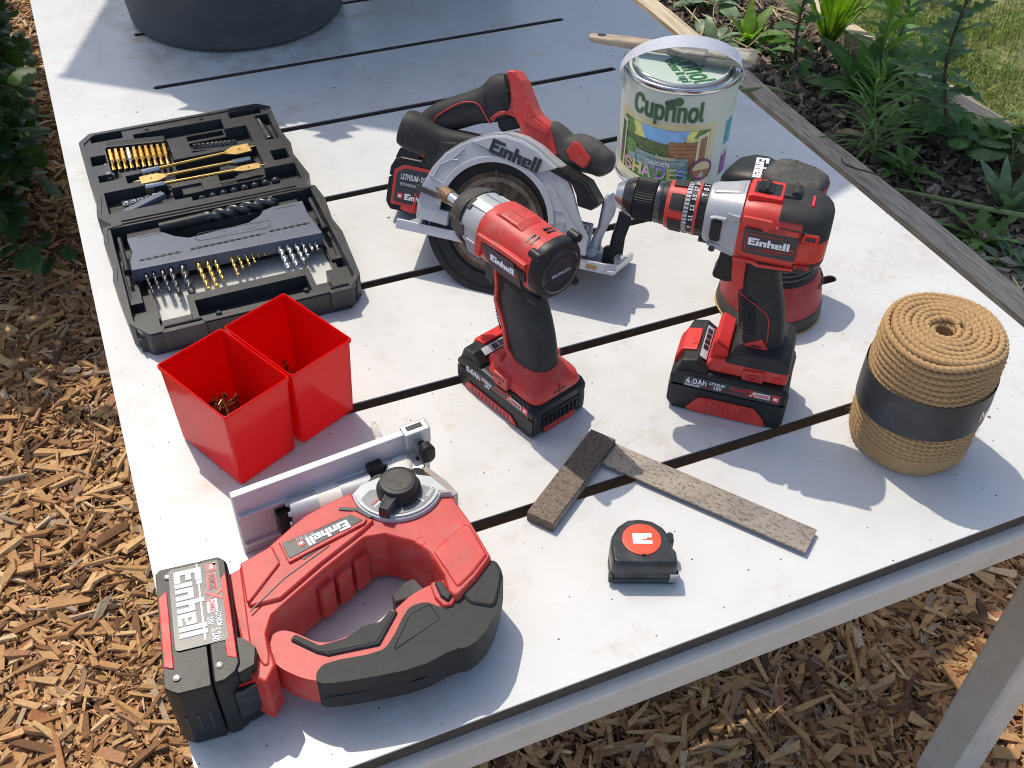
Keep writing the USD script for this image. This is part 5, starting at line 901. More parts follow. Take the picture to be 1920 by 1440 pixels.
    for nm, L in (('pad_line', [(-.071, -.0385), (-.056, -.057), (-.050, -.0605), (-.0110, -.0665), (.0130, -.0430)]), ('pad_line', [(-.0180, -.0480), (-.0170, -.0640)]), ('grip_line', [(.0010, -.0765), (.0230, -.0500), (.0410, -.0480), (.0440, -.0640), (.0010, -.0780)])):
        part(hd, nm, tube(np.array([(x, y, .0586 if nm == 'pad_line' else .0575) for x, y in L]), .0005, 4), 'black_print', smooth=True)
    part(hd, 'grip_seam', tube(np.array([(-.062, -.0875, .038), (-.034, -.0930, .038), (.014, -.1005, .038), (.045, -.0950, .038)]), .0008, 4), 'black_print', smooth=True)
    P('trigger', plan(mm([(17, -17), (22, -17), (31, -10), (40, -9), (44, -22), (42, -28), (17, -27)]), .0230, .0460, .0020, .002, 3), 'rubber_dusty', smooth=40)
    sw = P('lock_switch', plan(mm([(51, -32), (57, -33), (60, -50), (55, -54), (51, -47)]), .0560, .0640, .0020, .0015, 3), 'black_gloss', smooth=40); part(sw, 'switch_frame', plan(mm([(48, -29), (58, -30), (64, -50), (58, -57), (51, -56), (47, -44)]), .0550, .0605, .0015, .0025, 2), 'red_worn')
    # dial
    dc = (.0550, .0760); arc = lambda r, a0, a1, n=30: [(dc[0]+r*math.cos(a)*1.05, dc[1]+r*math.sin(a)) for a in np.radians(np.linspace(a0, a1, n))]
    dp = P('dial_plate', plan(arc(.0395, 172, 322)+[(.0985, .0480), (.0870, .0760), (.0560, .0940), (.0250, .0900)], .0640, .0698, .0016, .0015, 2), 'silver_paint', smooth=35)
    part(dp, 'dial_scale', plan(arc(.0335, 185, 330)+[(.0700, .0740), (.0300, .0800)], .0696, .0702, .0002, .001, 1), 'dial_grey'); part(dp, 'scale_rim', plan(arc(.0375, 176, 322)+arc(.0350, 322, 176), .0696, .0716, .0006, .0004, 2), 'silver_paint')
    for a, l in ((205, 'x'), (212, 'x'), (260, 'x'), (300, 'x')): q = math.radians(a); part(dp, 'scale_mark', moved(flat(sg.box(.0225, -.0006, .0315, .0006), .0003), mtx((dc[0], dc[1], .0703), q)), 'red_print' if a == 205 else 'white_print', smooth=False)
    part(dp, 'dial_text', moved(letters('SPEED', .0030, .0003), frame((.0760, .0520, .0703), (.75, .66, 0), (-.66, .75, 0))), 'white_print', smooth=False); part(dp, 'led_window', plan(mm([(86, 57), (97, 53), (98, 49), (88, 52)]), .0696, .0712, .0005, .0006, 1), 'clear_lens')
    kb = P('dial_knob', moved(lathe([(.0200, 0), (.0200, .006), (.0180, .0075), (.0172, .013), (.0165, .0150), (.0150, .0158), (0, .0158)], 56), None, (.0540, .0690, .0695)), 'black_plastic', smooth=35); part(kb, 'knob_face', moved(lathe([(0, 0), (.0130, 0), (.0128, .0006), (0, .0006)], 48), None, (.0540, .0690, .0852)), 'rubber_dusty'); part(kb, 'knob_pointer', moved(prism([(-.0065, -.0140), (-.0048, -.0330), (.0048, -.0330), (.0065, -.0140)], bev(0, .0110, .0012, 2), .0012), mtx((.0540, .0690, .0698), math.radians(-42))), 'black_gloss'); part(kb, 'pointer_frame', moved(prism([(-.0056, -.0150), (-.0040, -.0322), (.0040, -.0322), (.0056, -.0150)], bev(.0108, .0118, .0004, 1), .0008, [[(-.0040, -.0165), (-.0028, -.0300), (.0028, -.0300), (.0040, -.0165)]]), mtx((.0540, .0690, .0698), math.radians(-42))), 'rubber_dusty')
    P('speed_wheel', moved(lathe([(.0120, 0), (.0125, .001), (.0125, .008), (.0110, .010), (0, .010)], 32), None, (.0430, .0880, .0560)), 'black_plastic'); P('eject_knob', moved(lathe([(.0080, 0), (.0080, .008), (0, .009)], 28), None, (.0760, .0850, .0590)), 'black_plastic')
    # shoe standing on edge, blade, clamp, guards
    sh = P('shoe', moved(moved(rbox(0, .1910, 0, .0080, .0008, .0800, .0012), None), mtx((-.0870, .1080, 0), math.radians(5.7))), 'aluminium', smooth=30)
    S = mtx((-.0870, .1080, 0), math.radians(5.7))
    part(sh, 'shoe_rail', moved(rbox(.002, .100, -.0040, .0002, .012, .016, .0008), S), 'aluminium'); part(sh, 'shoe_rail', moved(rbox(.002, .150, -.0040, .0002, .052, .056, .0008), S), 'aluminium'); part(sh, 'shoe_block', moved(rbox(.034, .060, -.012, -.0002, .020, .046, .001), S), 'black_plastic'); part(sh, 'shoe_block', moved(rbox(.1250, .1400, -.010, -.0002, .030, .062, .001), S), 'black_plastic')
    part(sh, 'edge_bracket', moved(rbox(.1650, .1910, -.0060, .0090, .0640, .0840, .0016), S), 'cast_metal'); part(sh, 'bracket_slot', moved(rbox(.1690, .1850, -.0010, .0050, .0838, .0844, .0002), S), 'black_print'); part(sh, 'guide_screw', moved(loft([ring((.1800, y, .0680), (1, 0, 0), (0, 0, 1), a, b, 20, 3) for y, a, b in ((-.0050, .003, .003), (-.0120, .0035, .0035), (-.0140, .0060, .0090), (-.0230, .0070, .0105), (-.0245, .005, .0080))]), S), 'black_plastic', smooth=40)
    tb = P('guide_tube', xlathe([(-.0400, .0120), (-.0395, .0150), (-.0385, .0155), (-.0140, .0155)], 36, (0, .1040, .0430)), 'silver_paint'); part(tb, 'tube_band', xlathe([(-.0140, .0150), (.0080, .0150)], 36, (0, .1040, .0430)), 'white_plastic'); part(tb, 'tube_end', xlathe([(.0080, .0155), (.0370, .0155), (.0380, .0150), (.0385, .0110)], 36, (0, .1055, .0430)), 'silver_paint')
    for k in range(8): a = k*math.pi/4; part(tb, 'tooth', moved(rbox(-.0430, -.0395, -.0022, .0022, .0118, .0150, .0004), np.array([[1, 0, 0], [0, math.cos(a), -math.sin(a)], [0, math.sin(a), math.cos(a)]]), (0, .1040, .0430)), 'silver_paint', smooth=False)
    hdm = P('gear_head', rbox(.0400, .0900, .0860, .1140, .0220, .0520, .004), 'cast_metal', smooth=40); part(hdm, 'blade_clamp', loft([ring((.0640+dx, y, .0470), (1, 0, 0), (0, 0, 1), a, b, 24, 3) for dx, y, a, b in ((0, .098, .012, .012), (.002, .106, .015, .014), (.006, .118, .014, .012), (.008, .124, .010, .009))]), 'white_plastic', smooth=40)
    for k in range(9): part(hdm, 'clamp_tooth', moved(rbox(-.0006, .0006, 0, .0160, .0570, .0600, .0003), mtx((.0560+.0022*k, .1010, 0), -.15)), 'white_plastic', smooth=False)
    part(hdm, 'clamp_lever', plan(mm([(74, 96), (80, 116), (96, 124), (103, 120), (101, 114), (92, 110), (88, 92)]), .0440, .0560, .0020, .0015, 2), 'cast_metal'); part(hdm, 'lever_pin', moved(lathe([(.0015, 0), (.0015, .003)], 12), None, (.0860, .1120, .0555)), 'screw_head'); part(hdm, 'lever_spring', tube(np.array([(.0930, .0830, .0600), (.0860, .0960, .0600)]), .0018, 10), 'gold')
    P('blade', moved(prism(sg.Polygon([(0, 0)]+[(x, y) for k in range(20) for x, y in ((.0000, .0028*k), (.0012, .0028*k+.0020))]+[(.0005, .0565), (.0045, .0640), (.0080, .0640), (.0085, .0)]).buffer(0), bev(0, .0013, .0003, 1)), np.array([[1, 0, 0], [0, 1, 0], [0, 0, 1]]), (.0600, .1260, .0400)), 'steel')
    P('chip_shield', plan(mm([(84, 90), (88, 93), (99, 68), (104, 50), (98, 49), (94, 60)]), .0480, .0660, .0010, .001, 2), 'clear_lens')
    # battery with its label face up
    a = math.radians(5.5); X, Z = np.array([math.sin(a), math.cos(a), 0]), np.array([math.cos(a), -math.sin(a), 0])
    M = np.eye(4); M[:3, 0], M[:3, 1], M[:3, 2], M[:3, 3] = X, (0, 0, 1), Z, (-.1735, -.0600, .0380)
    battery(t, M, .058, 'big', 1); P('battery_dock', plan(mm([(-109, 40), (-93, 44), (-90, -60), (-101, -74), (-112, -60)]), .0090, .0640, .004, .003, 3), 'red_worn')
jigsaw()

# ---------------------------------------------------------------- random orbit sander
def sander():
    t = thing('orbital_sander', 'dark red random orbit sander with grey rubber head standing behind the drill', 'sander', (.7430, .3755, 0), math.radians(28.6))
    P = lambda nm, m, look, **k: part(t, nm, m, look, **k)
    P('sanding_disc', lathe([(.0615, .0004), (.0630, .0006), (.0630, .0028), (.0610, .0030)], 72), 'gold_dull'); P('pad', lathe([(.0605, .0031), (.0620, .0050), (.0612, .0150), (.0590, .0180), (.0560, .0185)], 72), 'rubber_dusty')
    def sec(L, n=44): return loft([ring((cx, cy, z), (1, 0, 0), (0, 1, 0), a, b, n, p) for z, cx, cy, a, b, p in L])
    sk = P('skirt', sec([(.0186, 0, 0, .0590, .0590, 2), (.0220, 0, 0, .0590, .0590, 2), (.0330, 0, 0, .0575, .0575, 2), (.0480, 0, .001, .0550, .0545, 2), (.0580, .001, .003, .0515, .0500, 2)]), 'red_dull', smooth=40)
    for k in range(5): a = .5+k*.22; part(sk, 'skirt_vent', moved(rbox(-.0050, .0050, -.0008, .0012, -.0012, .0012, .0004), mtx((.0553*math.cos(-a), .0548*math.sin(-a), .0470), -a-math.pi/2)), 'black_print')
    P('collar', sec([(.0575, .001, .003, .0500, .0490, 2), (.0640, .003, .004, .0490, .0470, 2), (.0760, .010, .006, .0440, .0410, 2.1), (.0880, .016, .010, .0370, .0350, 2.2)]), 'rubber', smooth=40)
    for k in range(6): P('collar_rib', sec([(.0640+.0036*k, .003+.0021*k, .004+.0006*k, .0500-.0018*k, .0480-.0020*k, 2), (.0652+.0036*k, .003+.0021*k, .004+.0006*k, .0500-.0018*k, .0480-.0020*k, 2)]), 'rubber')
    P('neck', sec([(.0860, .014, .010, .0370, .0350, 2.2), (.1020, .030, .014, .0300, .0330, 2.4), (.1200, .044, .018, .0280, .0350, 2.8)]), 'red_dull', smooth=40)
    hd = P('head', sec([(.1160, .046, .019, .0270, .0330, 3), (.1220, .050, .020, .0300, .0360, 3.2), (.1400, .0515, .020, .0310, .0365, 3.4)]), 'red_dull', smooth=40); part(hd, 'palm_pad', sec([(.1395, .0510, .020, .0300, .0355, 3.6), (.1450, .0510, .020, .0290, .0345, 3.6), (.1490, .0510, .020, .0250, .0300, 3.2), (.1500, .0510, .020, .0160, .0200, 3)]), 'rubber_dusty', smooth=45)
    for k in (-1, 1): part(hd, 'pad_groove', tube(np.array([(.024, .020+k*.0115, .1455), (.030, .020+k*.0115, .1494), (.076, .020+k*.0115, .1494)]), .0007, 4), 'black_print', smooth=True)
    bx = P('dust_box', loft([ring((x, y, z), (1, 0, 0), (0, 0, 1), a, b, 40, 3.2) for x, y, z, a, b in ((.056, .0520, .1200, .0250, .0150), (.058, .0580, .1180, .0310, .0205), (.060, .0720, .1160, .0345, .0215), (.060, .0880, .1130, .0345, .0210), (.058, .1010, .1100, .0290, .0180), (.056, .1070, .1080, .0160, .0100))]), 'black_plastic', smooth=45)
    part(bx, 'wordmark', moved(wordmark(.0460, .0006, 1.35), frame((.0690, .0790, .1376), (-.93, -.37, 0), (.37, -.93, .06))), 'white_print', smooth=False)
sander()
# ================================================================ DRILL BIT CASE
mmp = lambda L: [(x/1000, y/1000) for x, y in L]
def solid(pts, z0, z1, r=0.0):
    p = sg.polygon.orient(rounded(pts, r), 1.0); return m3.CrossSection([np.array(p.exterior.coords)[:-1]]).extrude(z1-z0).translate([0, 0, z0])
def slab(x0, x1, y0, y1, z0, z1, r=.004): return solid(rect(x0/1000, y0/1000, x1/1000, y1/1000), z0/1000, z1/1000, r)
CASE = (.165, .785, 0)
def drill_case():
    t = thing('drill_bit_case', 'open black plastic drill bit case lying flat at the left of the table', 'tool case', CASE)
    P = lambda nm, m, look, **k: part(t, nm, m, look, **k)
    out = mmp([(-135, -5), (-138, -40), (-134, -90), (-138, -120), (-132, -205), (-114, -233), (114, -233), (133, -212), (138, -120), (134, -90), (138, -40), (134, -5), (110, -1), (-112, -1)][::-1])
    B = solid(out, 0, .030, .004) - slab(-127, 127, -222, -9, 4, 40, 8) - slab(-101, 113, -179, -100, -1, 8, 3)
    B += slab(-64, 80, -228, -176, 2, 29.5, 6) - slab(-57, 73, -220, -189, 12, 40, 4)
    B += slab(-126, -100, -224, -180, 2, 19, 3)+slab(100, 126, -224, -176, 2, 19, 3)+slab(-100, -60, -226, -206, 2, 15, 3)+slab(76, 104, -226, -204, 2, 15, 3)
    B += slab(-128, -112, -150, -60, 2, 14, 2)+slab(114, 128, -150, -60, 2, 14, 2) - slab(-124, -117, -140, -70, 8, 30, 2) - slab(118, 124, -140, -70, 8, 30, 2)
    B += slab(-110, 106, -26, -12, 2, 21, 3)+slab(-103, -98, -182, -100, 2, 10, 1)+slab(113, 118, -182, -100, 2, 10, 1)
    base = P('base_tray', tri(B), 'case_plastic', smooth=30)
    part(base, 'base_rim', moved(prism(rounded(sg.Polygon(out).exterior.buffer(.0022).buffer(.0001), 0), bev(.0285, .0312, .0008, 2)), None) if False else tri(solid(out, .0285, .0312, .004)-solid([(x*.965, y*.965-.004) for x, y in out], .02, .04, .004)), 'case_plastic', smooth=30)
    part(base, 'clear_window', rbox(-.1005, .1125, -.1785, -.1005, .0012, .0020, .0002, 0), 'window_clear', smooth=False)
    for x in (-.1195, .1205):
        r = part(base, 'hinge_rod', tube(np.array([(x, -.030, .0270), (x, -.100, .0270)]), .0030, 14), 'case_plastic', smooth=40); part(base, 'rod_clip', tube(np.array([(x, -.096, .0270), (x, -.104, .0270)]), .0046, 14), 'black_plastic', smooth=40)
    for x0, x1 in ((-.1000, -.0520), (.0900, .1180)): part(base, 'latch', rbox(x0, x1, -.2365, -.2290, .0080, .0318, .0016), 'case_plastic'); part(base, 'latch_bar', rbox(x0+.003, x1-.003, -.2290, -.2262, .0295, .0335, .001), 'black_gloss')
    for x in (-.036, .066): part(base, 'peg', lathe([(.0032, .0290), (.0032, .0325), (.0022, .0335), (0, .0335)], 16).apply_translation((x, -.2245 if x < 0 else -.2200, 0)), 'black_plastic')
    part(base, 'peg_hole', lathe([(.0030, .0149), (.0030, .0154)], 16).apply_translation((-.082, -.2150, 0)), 'black_print')
    # lid half
    lo = mmp([(-139, 30), (-134, 80), (-138, 110), (-140, 226), (-124, 246), (113, 248), (130, 233), (128, 160), (133, 120), (129, 90), (136, 30), (124, 3), (-122, 3)][::-1])
    Lm = solid(lo, 0, .0245, .005)
    for a in ((-124, -81, 221, 241, 8), (69, 115, 221, 239, 8), (-108, -25, 128, 201, 7), (-130, -110, 158, 184, 9), (-126, -97, 113, 131, 9), (-92, -68, 98, 118, 9), (-72, 86, 76, 136, 10), (-124, -40, 34, 86, 7), (-52, -2, 36, 66, 9), (1, 86, 145, 194, 7), (103, 122, 142, 216, 10), (101, 123, 85, 112, 8), (78, 125, 28, 70, 8), (-20, 100, 26, 46, 11), (22, 84, 48, 78, 9), (-67, 56, 194, 225, 12)): Lm -= slab(a[0], a[1], a[2], a[3], a[4], 40, 5)
    Lm -= slab(-62, 54, 200, 214, -1, 40, 6)
    Lm += slab(-22, 0, 174, 192, 2, 24, 3)+slab(-28, 20, 50, 72, 2, 21, 4)+slab(-62, -44, 84, 98, 2, 20, 2)+slab(-30, 30, 108, 117, 2, 18, 2)+slab(-20, 50, 88, 96, 2, 18, 2)+slab(44, 62, 62, 72, 2, 20, 2)
    lid = P('lid', tri(Lm), 'case_plastic', smooth=30); part(lid, 'lid_rim', tri(solid(lo, .0240, .0262, .005)-solid([(x*.955, (y-.125)*.95+.125) for x, y in lo], .02, .04, .005)), 'case_plastic', smooth=30)
    for x, y in ((-.047, .2330), (.030, .2340)): part(lid, 'peg_hole', lathe([(.0030, .0262), (.0030, .0266)], 16).apply_translation((x, y, 0)), 'black_print')
    for k in range(8): part(lid, 'ball_catch', moved(trimesh.creation.icosphere(2, .0046+.0002*k), None, (-.007+.0141*k, .0345+.0009*k, .0195)), 'black_gloss', smooth=True)
    for y in (.0085, .0030, -.0035): part(lid if y > 0 else base, 'hinge_bar', tube(np.array([(-.112, y, .0265 if y > 0 else .0300), (.112, y, .0265 if y > 0 else .0300)]), .0018, 8), 'black_plastic', smooth=True)
    # bit holder
    tp = mmp([(-115, -109), (-113, -88), (-109, -72), (-111, -41), (-78, -41), (-67, -44), (-56, -57), (-40, -67), (34, -62), (50, -52), (58, -42), (70, -38), (109, -38), (108, -70), (111, -94), (114, -117)][::-1])
    h = P('bit_holder', cut(prism(tp, bev(.0150, .0330, .0010, 2), .0015), *[( (-103+k*8.4)/1000, (-98.5+k*8.4)/1000, -.0955, -.0910, .030, .040) for k in range(6)], *[((-43+k*8.0)/1000, (-38+k*8.0)/1000, -.0950, -.0905, .030, .040) for k in range(11)], *[((54+k*8.4)/1000, (59+k*8.4)/1000, -.0930, -.0885, .030, .040) for k in range(6)]), 'tray_plastic', smooth=30)
    for x0, x1, y in ((-.103, -.054, -.0932), (-.043, .049, -.0927), (.054, .105, -.0907)): part(h, 'holder_slot', rbox(x0, x1, y-.0010, y+.0010, .0326, .0334, .0002), 'black_print')
    part(h, 'emblem_frame', moved(flat(sg.Polygon(mmp([(-34, -73), (-28, -63), (59, -67), (57, -83), (-29, -79)])).exterior.buffer(.0004), .0004), None, (0, 0, .0329)), 'case_plastic', smooth=False); part(h, 'embossed_wordmark', moved(wordmark(.0700, .0005, .9), mtx((.0545, -.0650, .0328), math.pi+.03)), 'tray_plastic', smooth=False)
    for x0 in (-.098, .072): part(h, 'holder_rib', rbox(x0, x0+.026, -.0458, -.0446, .0326, .0333, .0002), 'black_print')
    for k in range(20): part(h, 'size_mark', rbox(-.1+k*.0108, -.0990+k*.0108, -.1022, -.1010, .0327, .0332, .0001), 'black_print')
n = {'p': ('principled_bsdf', dict(base_color=(.6, .6, .58), roughness=.18)), 't': ('transparent_bsdf', dict(color=(.98, .98, .97))), 'm': ('mix_closure', dict(fac=.07))}
LOOKS['window_clear'] = usdkit.material(stage, '/World/Looks/window_clear', n, [('t.BSDF', 'm.closure1'), ('p.BSDF', 'm.closure2')], surface='m.closure')
drill_case()
def twist(L, r, turns, n=60, sides=20, shank=.2, tip=.08):
    """A twist drill along +x from its shank."""
    rings = []; f = np.linspace(0, 2*np.pi, sides, endpoint=False)
    for i in range(n+1):
        u = i/n; a = 0 if u < shank else (u-shank)/(1-shank)*turns*2*np.pi
        k = 0 if u < shank else min(1, (u-shank)/.06); rr = r*(1-k*.52*np.abs(np.cos(f-a))**3.0)
        if u > 1-tip: rr = rr*np.clip((1-u)/tip, .05, 1)
        rings.append(np.column_stack([np.full(sides, u*L), rr*np.cos(f), rr*np.sin(f)]))
    return loft(rings)
def span(A, B):
    A, B = np.asarray(A, float), np.asarray(B, float); d = B-A; M = np.eye(4); x = d/np.linalg.norm(d); y = np.cross([0, 0, 1.0], x); y /= np.linalg.norm(y)
    M[:3, 0], M[:3, 1], M[:3, 2], M[:3, 3] = x, y, np.cross(x, y), A; return M, np.linalg.norm(d)
ORD = ('leftmost', 'second from left', 'third from left', 'fourth from left', 'fifth from left', 'sixth from left', 'rightmost')
def bits():
    def lay(name, label, cat_, A, B, r, look, group, turns=None, shank=.16):
        M, L = span(A, B); x = UsdGeom.Xform.Define(stage, free('/World', name)); W = mtx((CASE[0], CASE[1], TZ)) @ M; set_m(x, W); ptag(x.GetPrim(), label=label, category=cat_, group=group)
        p = str(x.GetPath()); part(p, 'flute', twist(L, r, turns or L/(r*7.5), 48 if r < .004 else 72, 16, shank), look, smooth=40); part(p, 'shank', tube(np.array([(-.006, 0, 0), (.0006, 0, 0)]), r*.98, 12), look, smooth=40)
    black = [(-.1011, -.1095, -.0974, -.1446, .0020), (-.0919, -.1085, -.0900, -.1420, .0024), (-.0816, -.1090, -.0789, -.1487, .0030), (-.0717, -.1082, -.0694, -.1570, .0037), (-.0581, -.1053, -.0554, -.1648, .0048)]
    for k, (x0, y0, x1, y1, r) in enumerate(black): lay('drill_bit', f"black steel twist bit, {('leftmost and thinnest', 'second from left', 'middle', 'fourth from left', 'thickest and rightmost')[k]} of five in the case", 'drill bit', (x0, y0, .0240), (x1, y1, .0160), r, 'steel_dark', 'black bits in the grey holder')
    gold = [(-.0398, -.1066, -.0360, -.1613, .0036), (-.0287, -.1074, -.0261, -.1607, .0033), (-.0192, -.1100, -.0170, -.1481, .0029)]
    for k, (x0, y0, x1, y1, r) in enumerate(gold): lay('drill_bit', f"thick gold twist bit, {('left', 'middle', 'right')[k]} one of the three beside the black bits", 'drill bit', (x0, y0, .0240), (x1, y1, .0160), r, 'gold', 'three thick gold bits')
    small = [(.0002, -.1069, .0013, -.1465, .0026), (.0088, -.1079, .0097, -.1356, .0023), (.0170, -.1075, .0186, -.1320, .0020), (.0250, -.1082, .0257, -.1276, .0018), (.0324, -.1073, .0329, -.1182, .0016), (.0393, -.1089, .0404, -.1175, .0014), (.0442, -.1096, .0458, -.1160, .0012)]
    for k, (x0, y0, x1, y1, r) in enumerate(small): lay('drill_bit', f'thin gold twist bit, {ORD[k]} of the row of seven', 'drill bit', (x0, y0, .0240), (x1, y1, .0175), r, 'gold', 'row of seven thin gold bits')
    silver = [(.0597, -.1044, .0606, -.1607, .0042), (.0692, -.1056, .0716, -.1579, .0039), (.0790, -.1083, .0816, -.1511, .0034), (.0878, -.1067, .0886, -.1404, .0030), (.0957, -.1060, .0969, -.1301, .0027), (.1027, -.1075, .1036, -.1302, .0023)]
    for k, (x0, y0, x1, y1, r) in enumerate(silver): lay('masonry_bit', f"silver masonry bit, {('leftmost and longest', 'second from left', 'third from left', 'fourth from left', 'fifth from left', 'rightmost and thinnest')[k]} of six in the case", 'drill bit', (x0, y0, .0240), (x1, y1, .0170), r, 'steel', 'silver masonry bits')
    # large black drill, spade bits, nut driver
    M, L = span((-.0700, -.0230, .0250), (.0830, -.0140, .0250)); x = thing('large_drill_bit', 'large black twist drill lying across the case behind the grey holder', 'drill bit', (CASE[0], CASE[1], 0))
    part(x, 'flute', moved(moved(twist(L*.62, .0082, 2.6, 90, 28, .02, .10), t=(L*.38, 0, 0)), M), 'steel_dark', smooth=40); part(x, 'shank', moved(xlathe([(0, .0070), (.001, .0076), (L*.385, .0076)], 28), M), 'black_plastic')
    def spade(label, A, B, w):
        M, L = span(A, B); x = thing('spade_bit', label, 'spade bit', (CASE[0], CASE[1], 0)); b = min(.046, L*.34)
        part(x, 'shaft', moved(tube(np.array([(.02, 0, 0), (L-b+.004, 0, 0)]), .0022, 10), M), 'gold', smooth=40); part(x, 'hex_shank', moved(tube(np.array([(0, 0, 0), (.024, 0, 0)]), .0032, 6), M), 'chrome', smooth=False)
        bl = sg.Polygon([(L-b, .0020), (L-b+.014, w/2), (L-.013, w/2), (L-.009, w/2-.001), (L-.010, .0020), (L, .0003), (L, -.0003), (L-.010, -.0020), (L-.009, -w/2+.001), (L-.013, -w/2), (L-b+.014, -w/2), (L-b, -.0020)])
        hole = [(L-.0240+.0016*math.cos(a), .0016*math.sin(a)) for a in np.linspace(0, 2*np.pi, 10, endpoint=False)]
        part(x, 'blade', moved(prism(bl, [(.0002, -.0008), (0, -.0005), (0, .0005), (.0002, .0008)], 0, [hole]), M), 'gold_dull', smooth=30)
    spade('gold spade bit with the widest blade, pointing right, topmost of three', (-.0710, .1220, .0235), (.0870, .1330, .0240), .0220); spade('gold spade bit pointing left between the two that point right', (.0720, .1040, .0235), (-.0850, .1000, .0240), .0190); spade('gold spade bit with the narrowest blade, pointing right, lowest of three', (-.0710, .0830, .0235), (.0890, .0800, .0240), .0140)
    x = thing('nut_driver', 'dark steel magnetic bit holder lying in the case lid at its right end', 'bit holder', (CASE[0], CASE[1], 0)); M, L = span((.1060, .2050, .0225), (.1095, .1440, .0225))
    part(x, 'hex_shank', moved(tube(np.array([(0, 0, 0), (.022, 0, 0)]), .0033, 6), M), 'steel', smooth=False); part(x, 'sleeve', moved(xlathe([(.020, .0045), (.022, .0058), (L-.002, .0062), (L, .0055)], 24), M), 'steel_dark')
    # strip with ten gold screwdriver bits
    x = thing('bit_strip', 'black strip holding a row of gold screwdriver bits in the case lid', 'bit strip', (CASE[0], CASE[1], 0)); part(x, 'strip', moved(rbox(-.0390, .0390, -.0080, .0080, .0120, .0275, .0012), mtx((-.0660, .2000, 0), -.16)), 'black_plastic')
    for k in range(26): part(x, 'strip_rib', moved(rbox(-.0380+.003*k, -.0370+.003*k, -.0086, -.0078, .0130, .0270, .0003), mtx((-.0660, .2000, 0), -.16)), 'black_gloss', smooth=False)
    for k in range(10):
        A = np.array([-.1030+.0079*k, .1960-.00120*k, .0220]); B = A+np.array([-.0012, -.0440, -.0045]); M, L = span(A, B); y = UsdGeom.Xform.Define(stage, free('/World', 'screwdriver_bit')); set_m(y, mtx((CASE[0], CASE[1], TZ)) @ M); q = str(y.GetPath())
        ptag(y.GetPrim(), label=f"gold hex screwdriver bit, {('leftmost', 'second from left', 'third from left', 'fourth from left', 'fifth from left', 'fifth from right', 'fourth from right', 'third from right', 'second from right', 'rightmost')[k]} of ten in the lid", category='screwdriver bit', group='gold screwdriver bits in the lid')
        part(q, 'hex_body', tube(np.array([(0, 0, 0), (.026, 0, 0)]), .0035, 6), 'steel' if k == 3 else 'gold', smooth=False); part(q, 'neck', xlathe([(.026, .0034), (.0285, .0022), (.034, .0022), (.0355, .0030)], 12), 'steel' if k == 3 else 'gold', smooth=False); part(q, 'tip', loft([ring((xx, 0, 0), (0, 1, 0), (0, 0, 1), a, b, 8, 2) for xx, a, b in ((.0355, .0030, .0030), (.040, .0028, .0020), (.0445, .0022, .0008))]), 'gold', smooth=False)
    x = thing('bit_strip', 'black strip of short silver bits in the middle of the case lid', 'bit strip', (CASE[0], CASE[1], 0)); S = mtx((.0340, .1560, 0), -.16); part(x, 'strip', moved(rbox(-.0310, .0310, -.0070, .0040, .0100, .0225, .0010), S), 'black_gloss')
    for k in range(10): part(x, 'short_bit', moved(tube(np.array([(-.027+.006*k, .0010, .0180), (-.027+.006*k, .0010, .0275)]), .0024, 6), S), 'chrome', smooth=False)
    x = thing('bit_strip', 'tilted black strip of bits with white marks at the lower left of the lid', 'bit strip', (CASE[0], CASE[1], 0)); S = mtx((-.0790, .0480, 0), .47); part(x, 'strip', moved(rbox(-.0300, .0300, -.0050, .0050, .0170, .0240, .0010), S), 'tray_plastic'); part(x, 'holder_plate', rbox(-.1060, -.0560, .0420, .0700, .0120, .0180, .0010), 'black_gloss')
    for k in range(5): part(x, 'bit_end', moved(lathe([(.0022, 0), (.0032, 0), (.0032, .003), (.0022, .003)], 10, False), None, (-.1010+.0095*k, .0560+.0022*k, .0180)), 'chrome' if k < 4 else 'white_print'); part(x, 'size_mark', rbox(-.1020+.0095*k, -.0980+.0095*k, .0630+.0006*k, .0660+.0006*k, .0179, .0184, .0001), 'grey_print')
    x = thing('countersink_bit', 'small faceted silver countersink at the left end of the gold bits', 'countersink bit', (CASE[0], CASE[1], 0)); part(x, 'head', moved(lathe([(0, 0), (.0065, .0065), (.0065, .0100), (.0040, .0110), (0, .0110)], 6), frame((-.1120, .1420, .0160), (1, 0, 0), (0, .5, .85))), 'chrome', smooth=False); part(x, 'shank', tube(np.array([(-.1130, .1660, .0180), (-.1125, .1480, .0170)]), .0034, 6), 'steel', smooth=False)
bits()

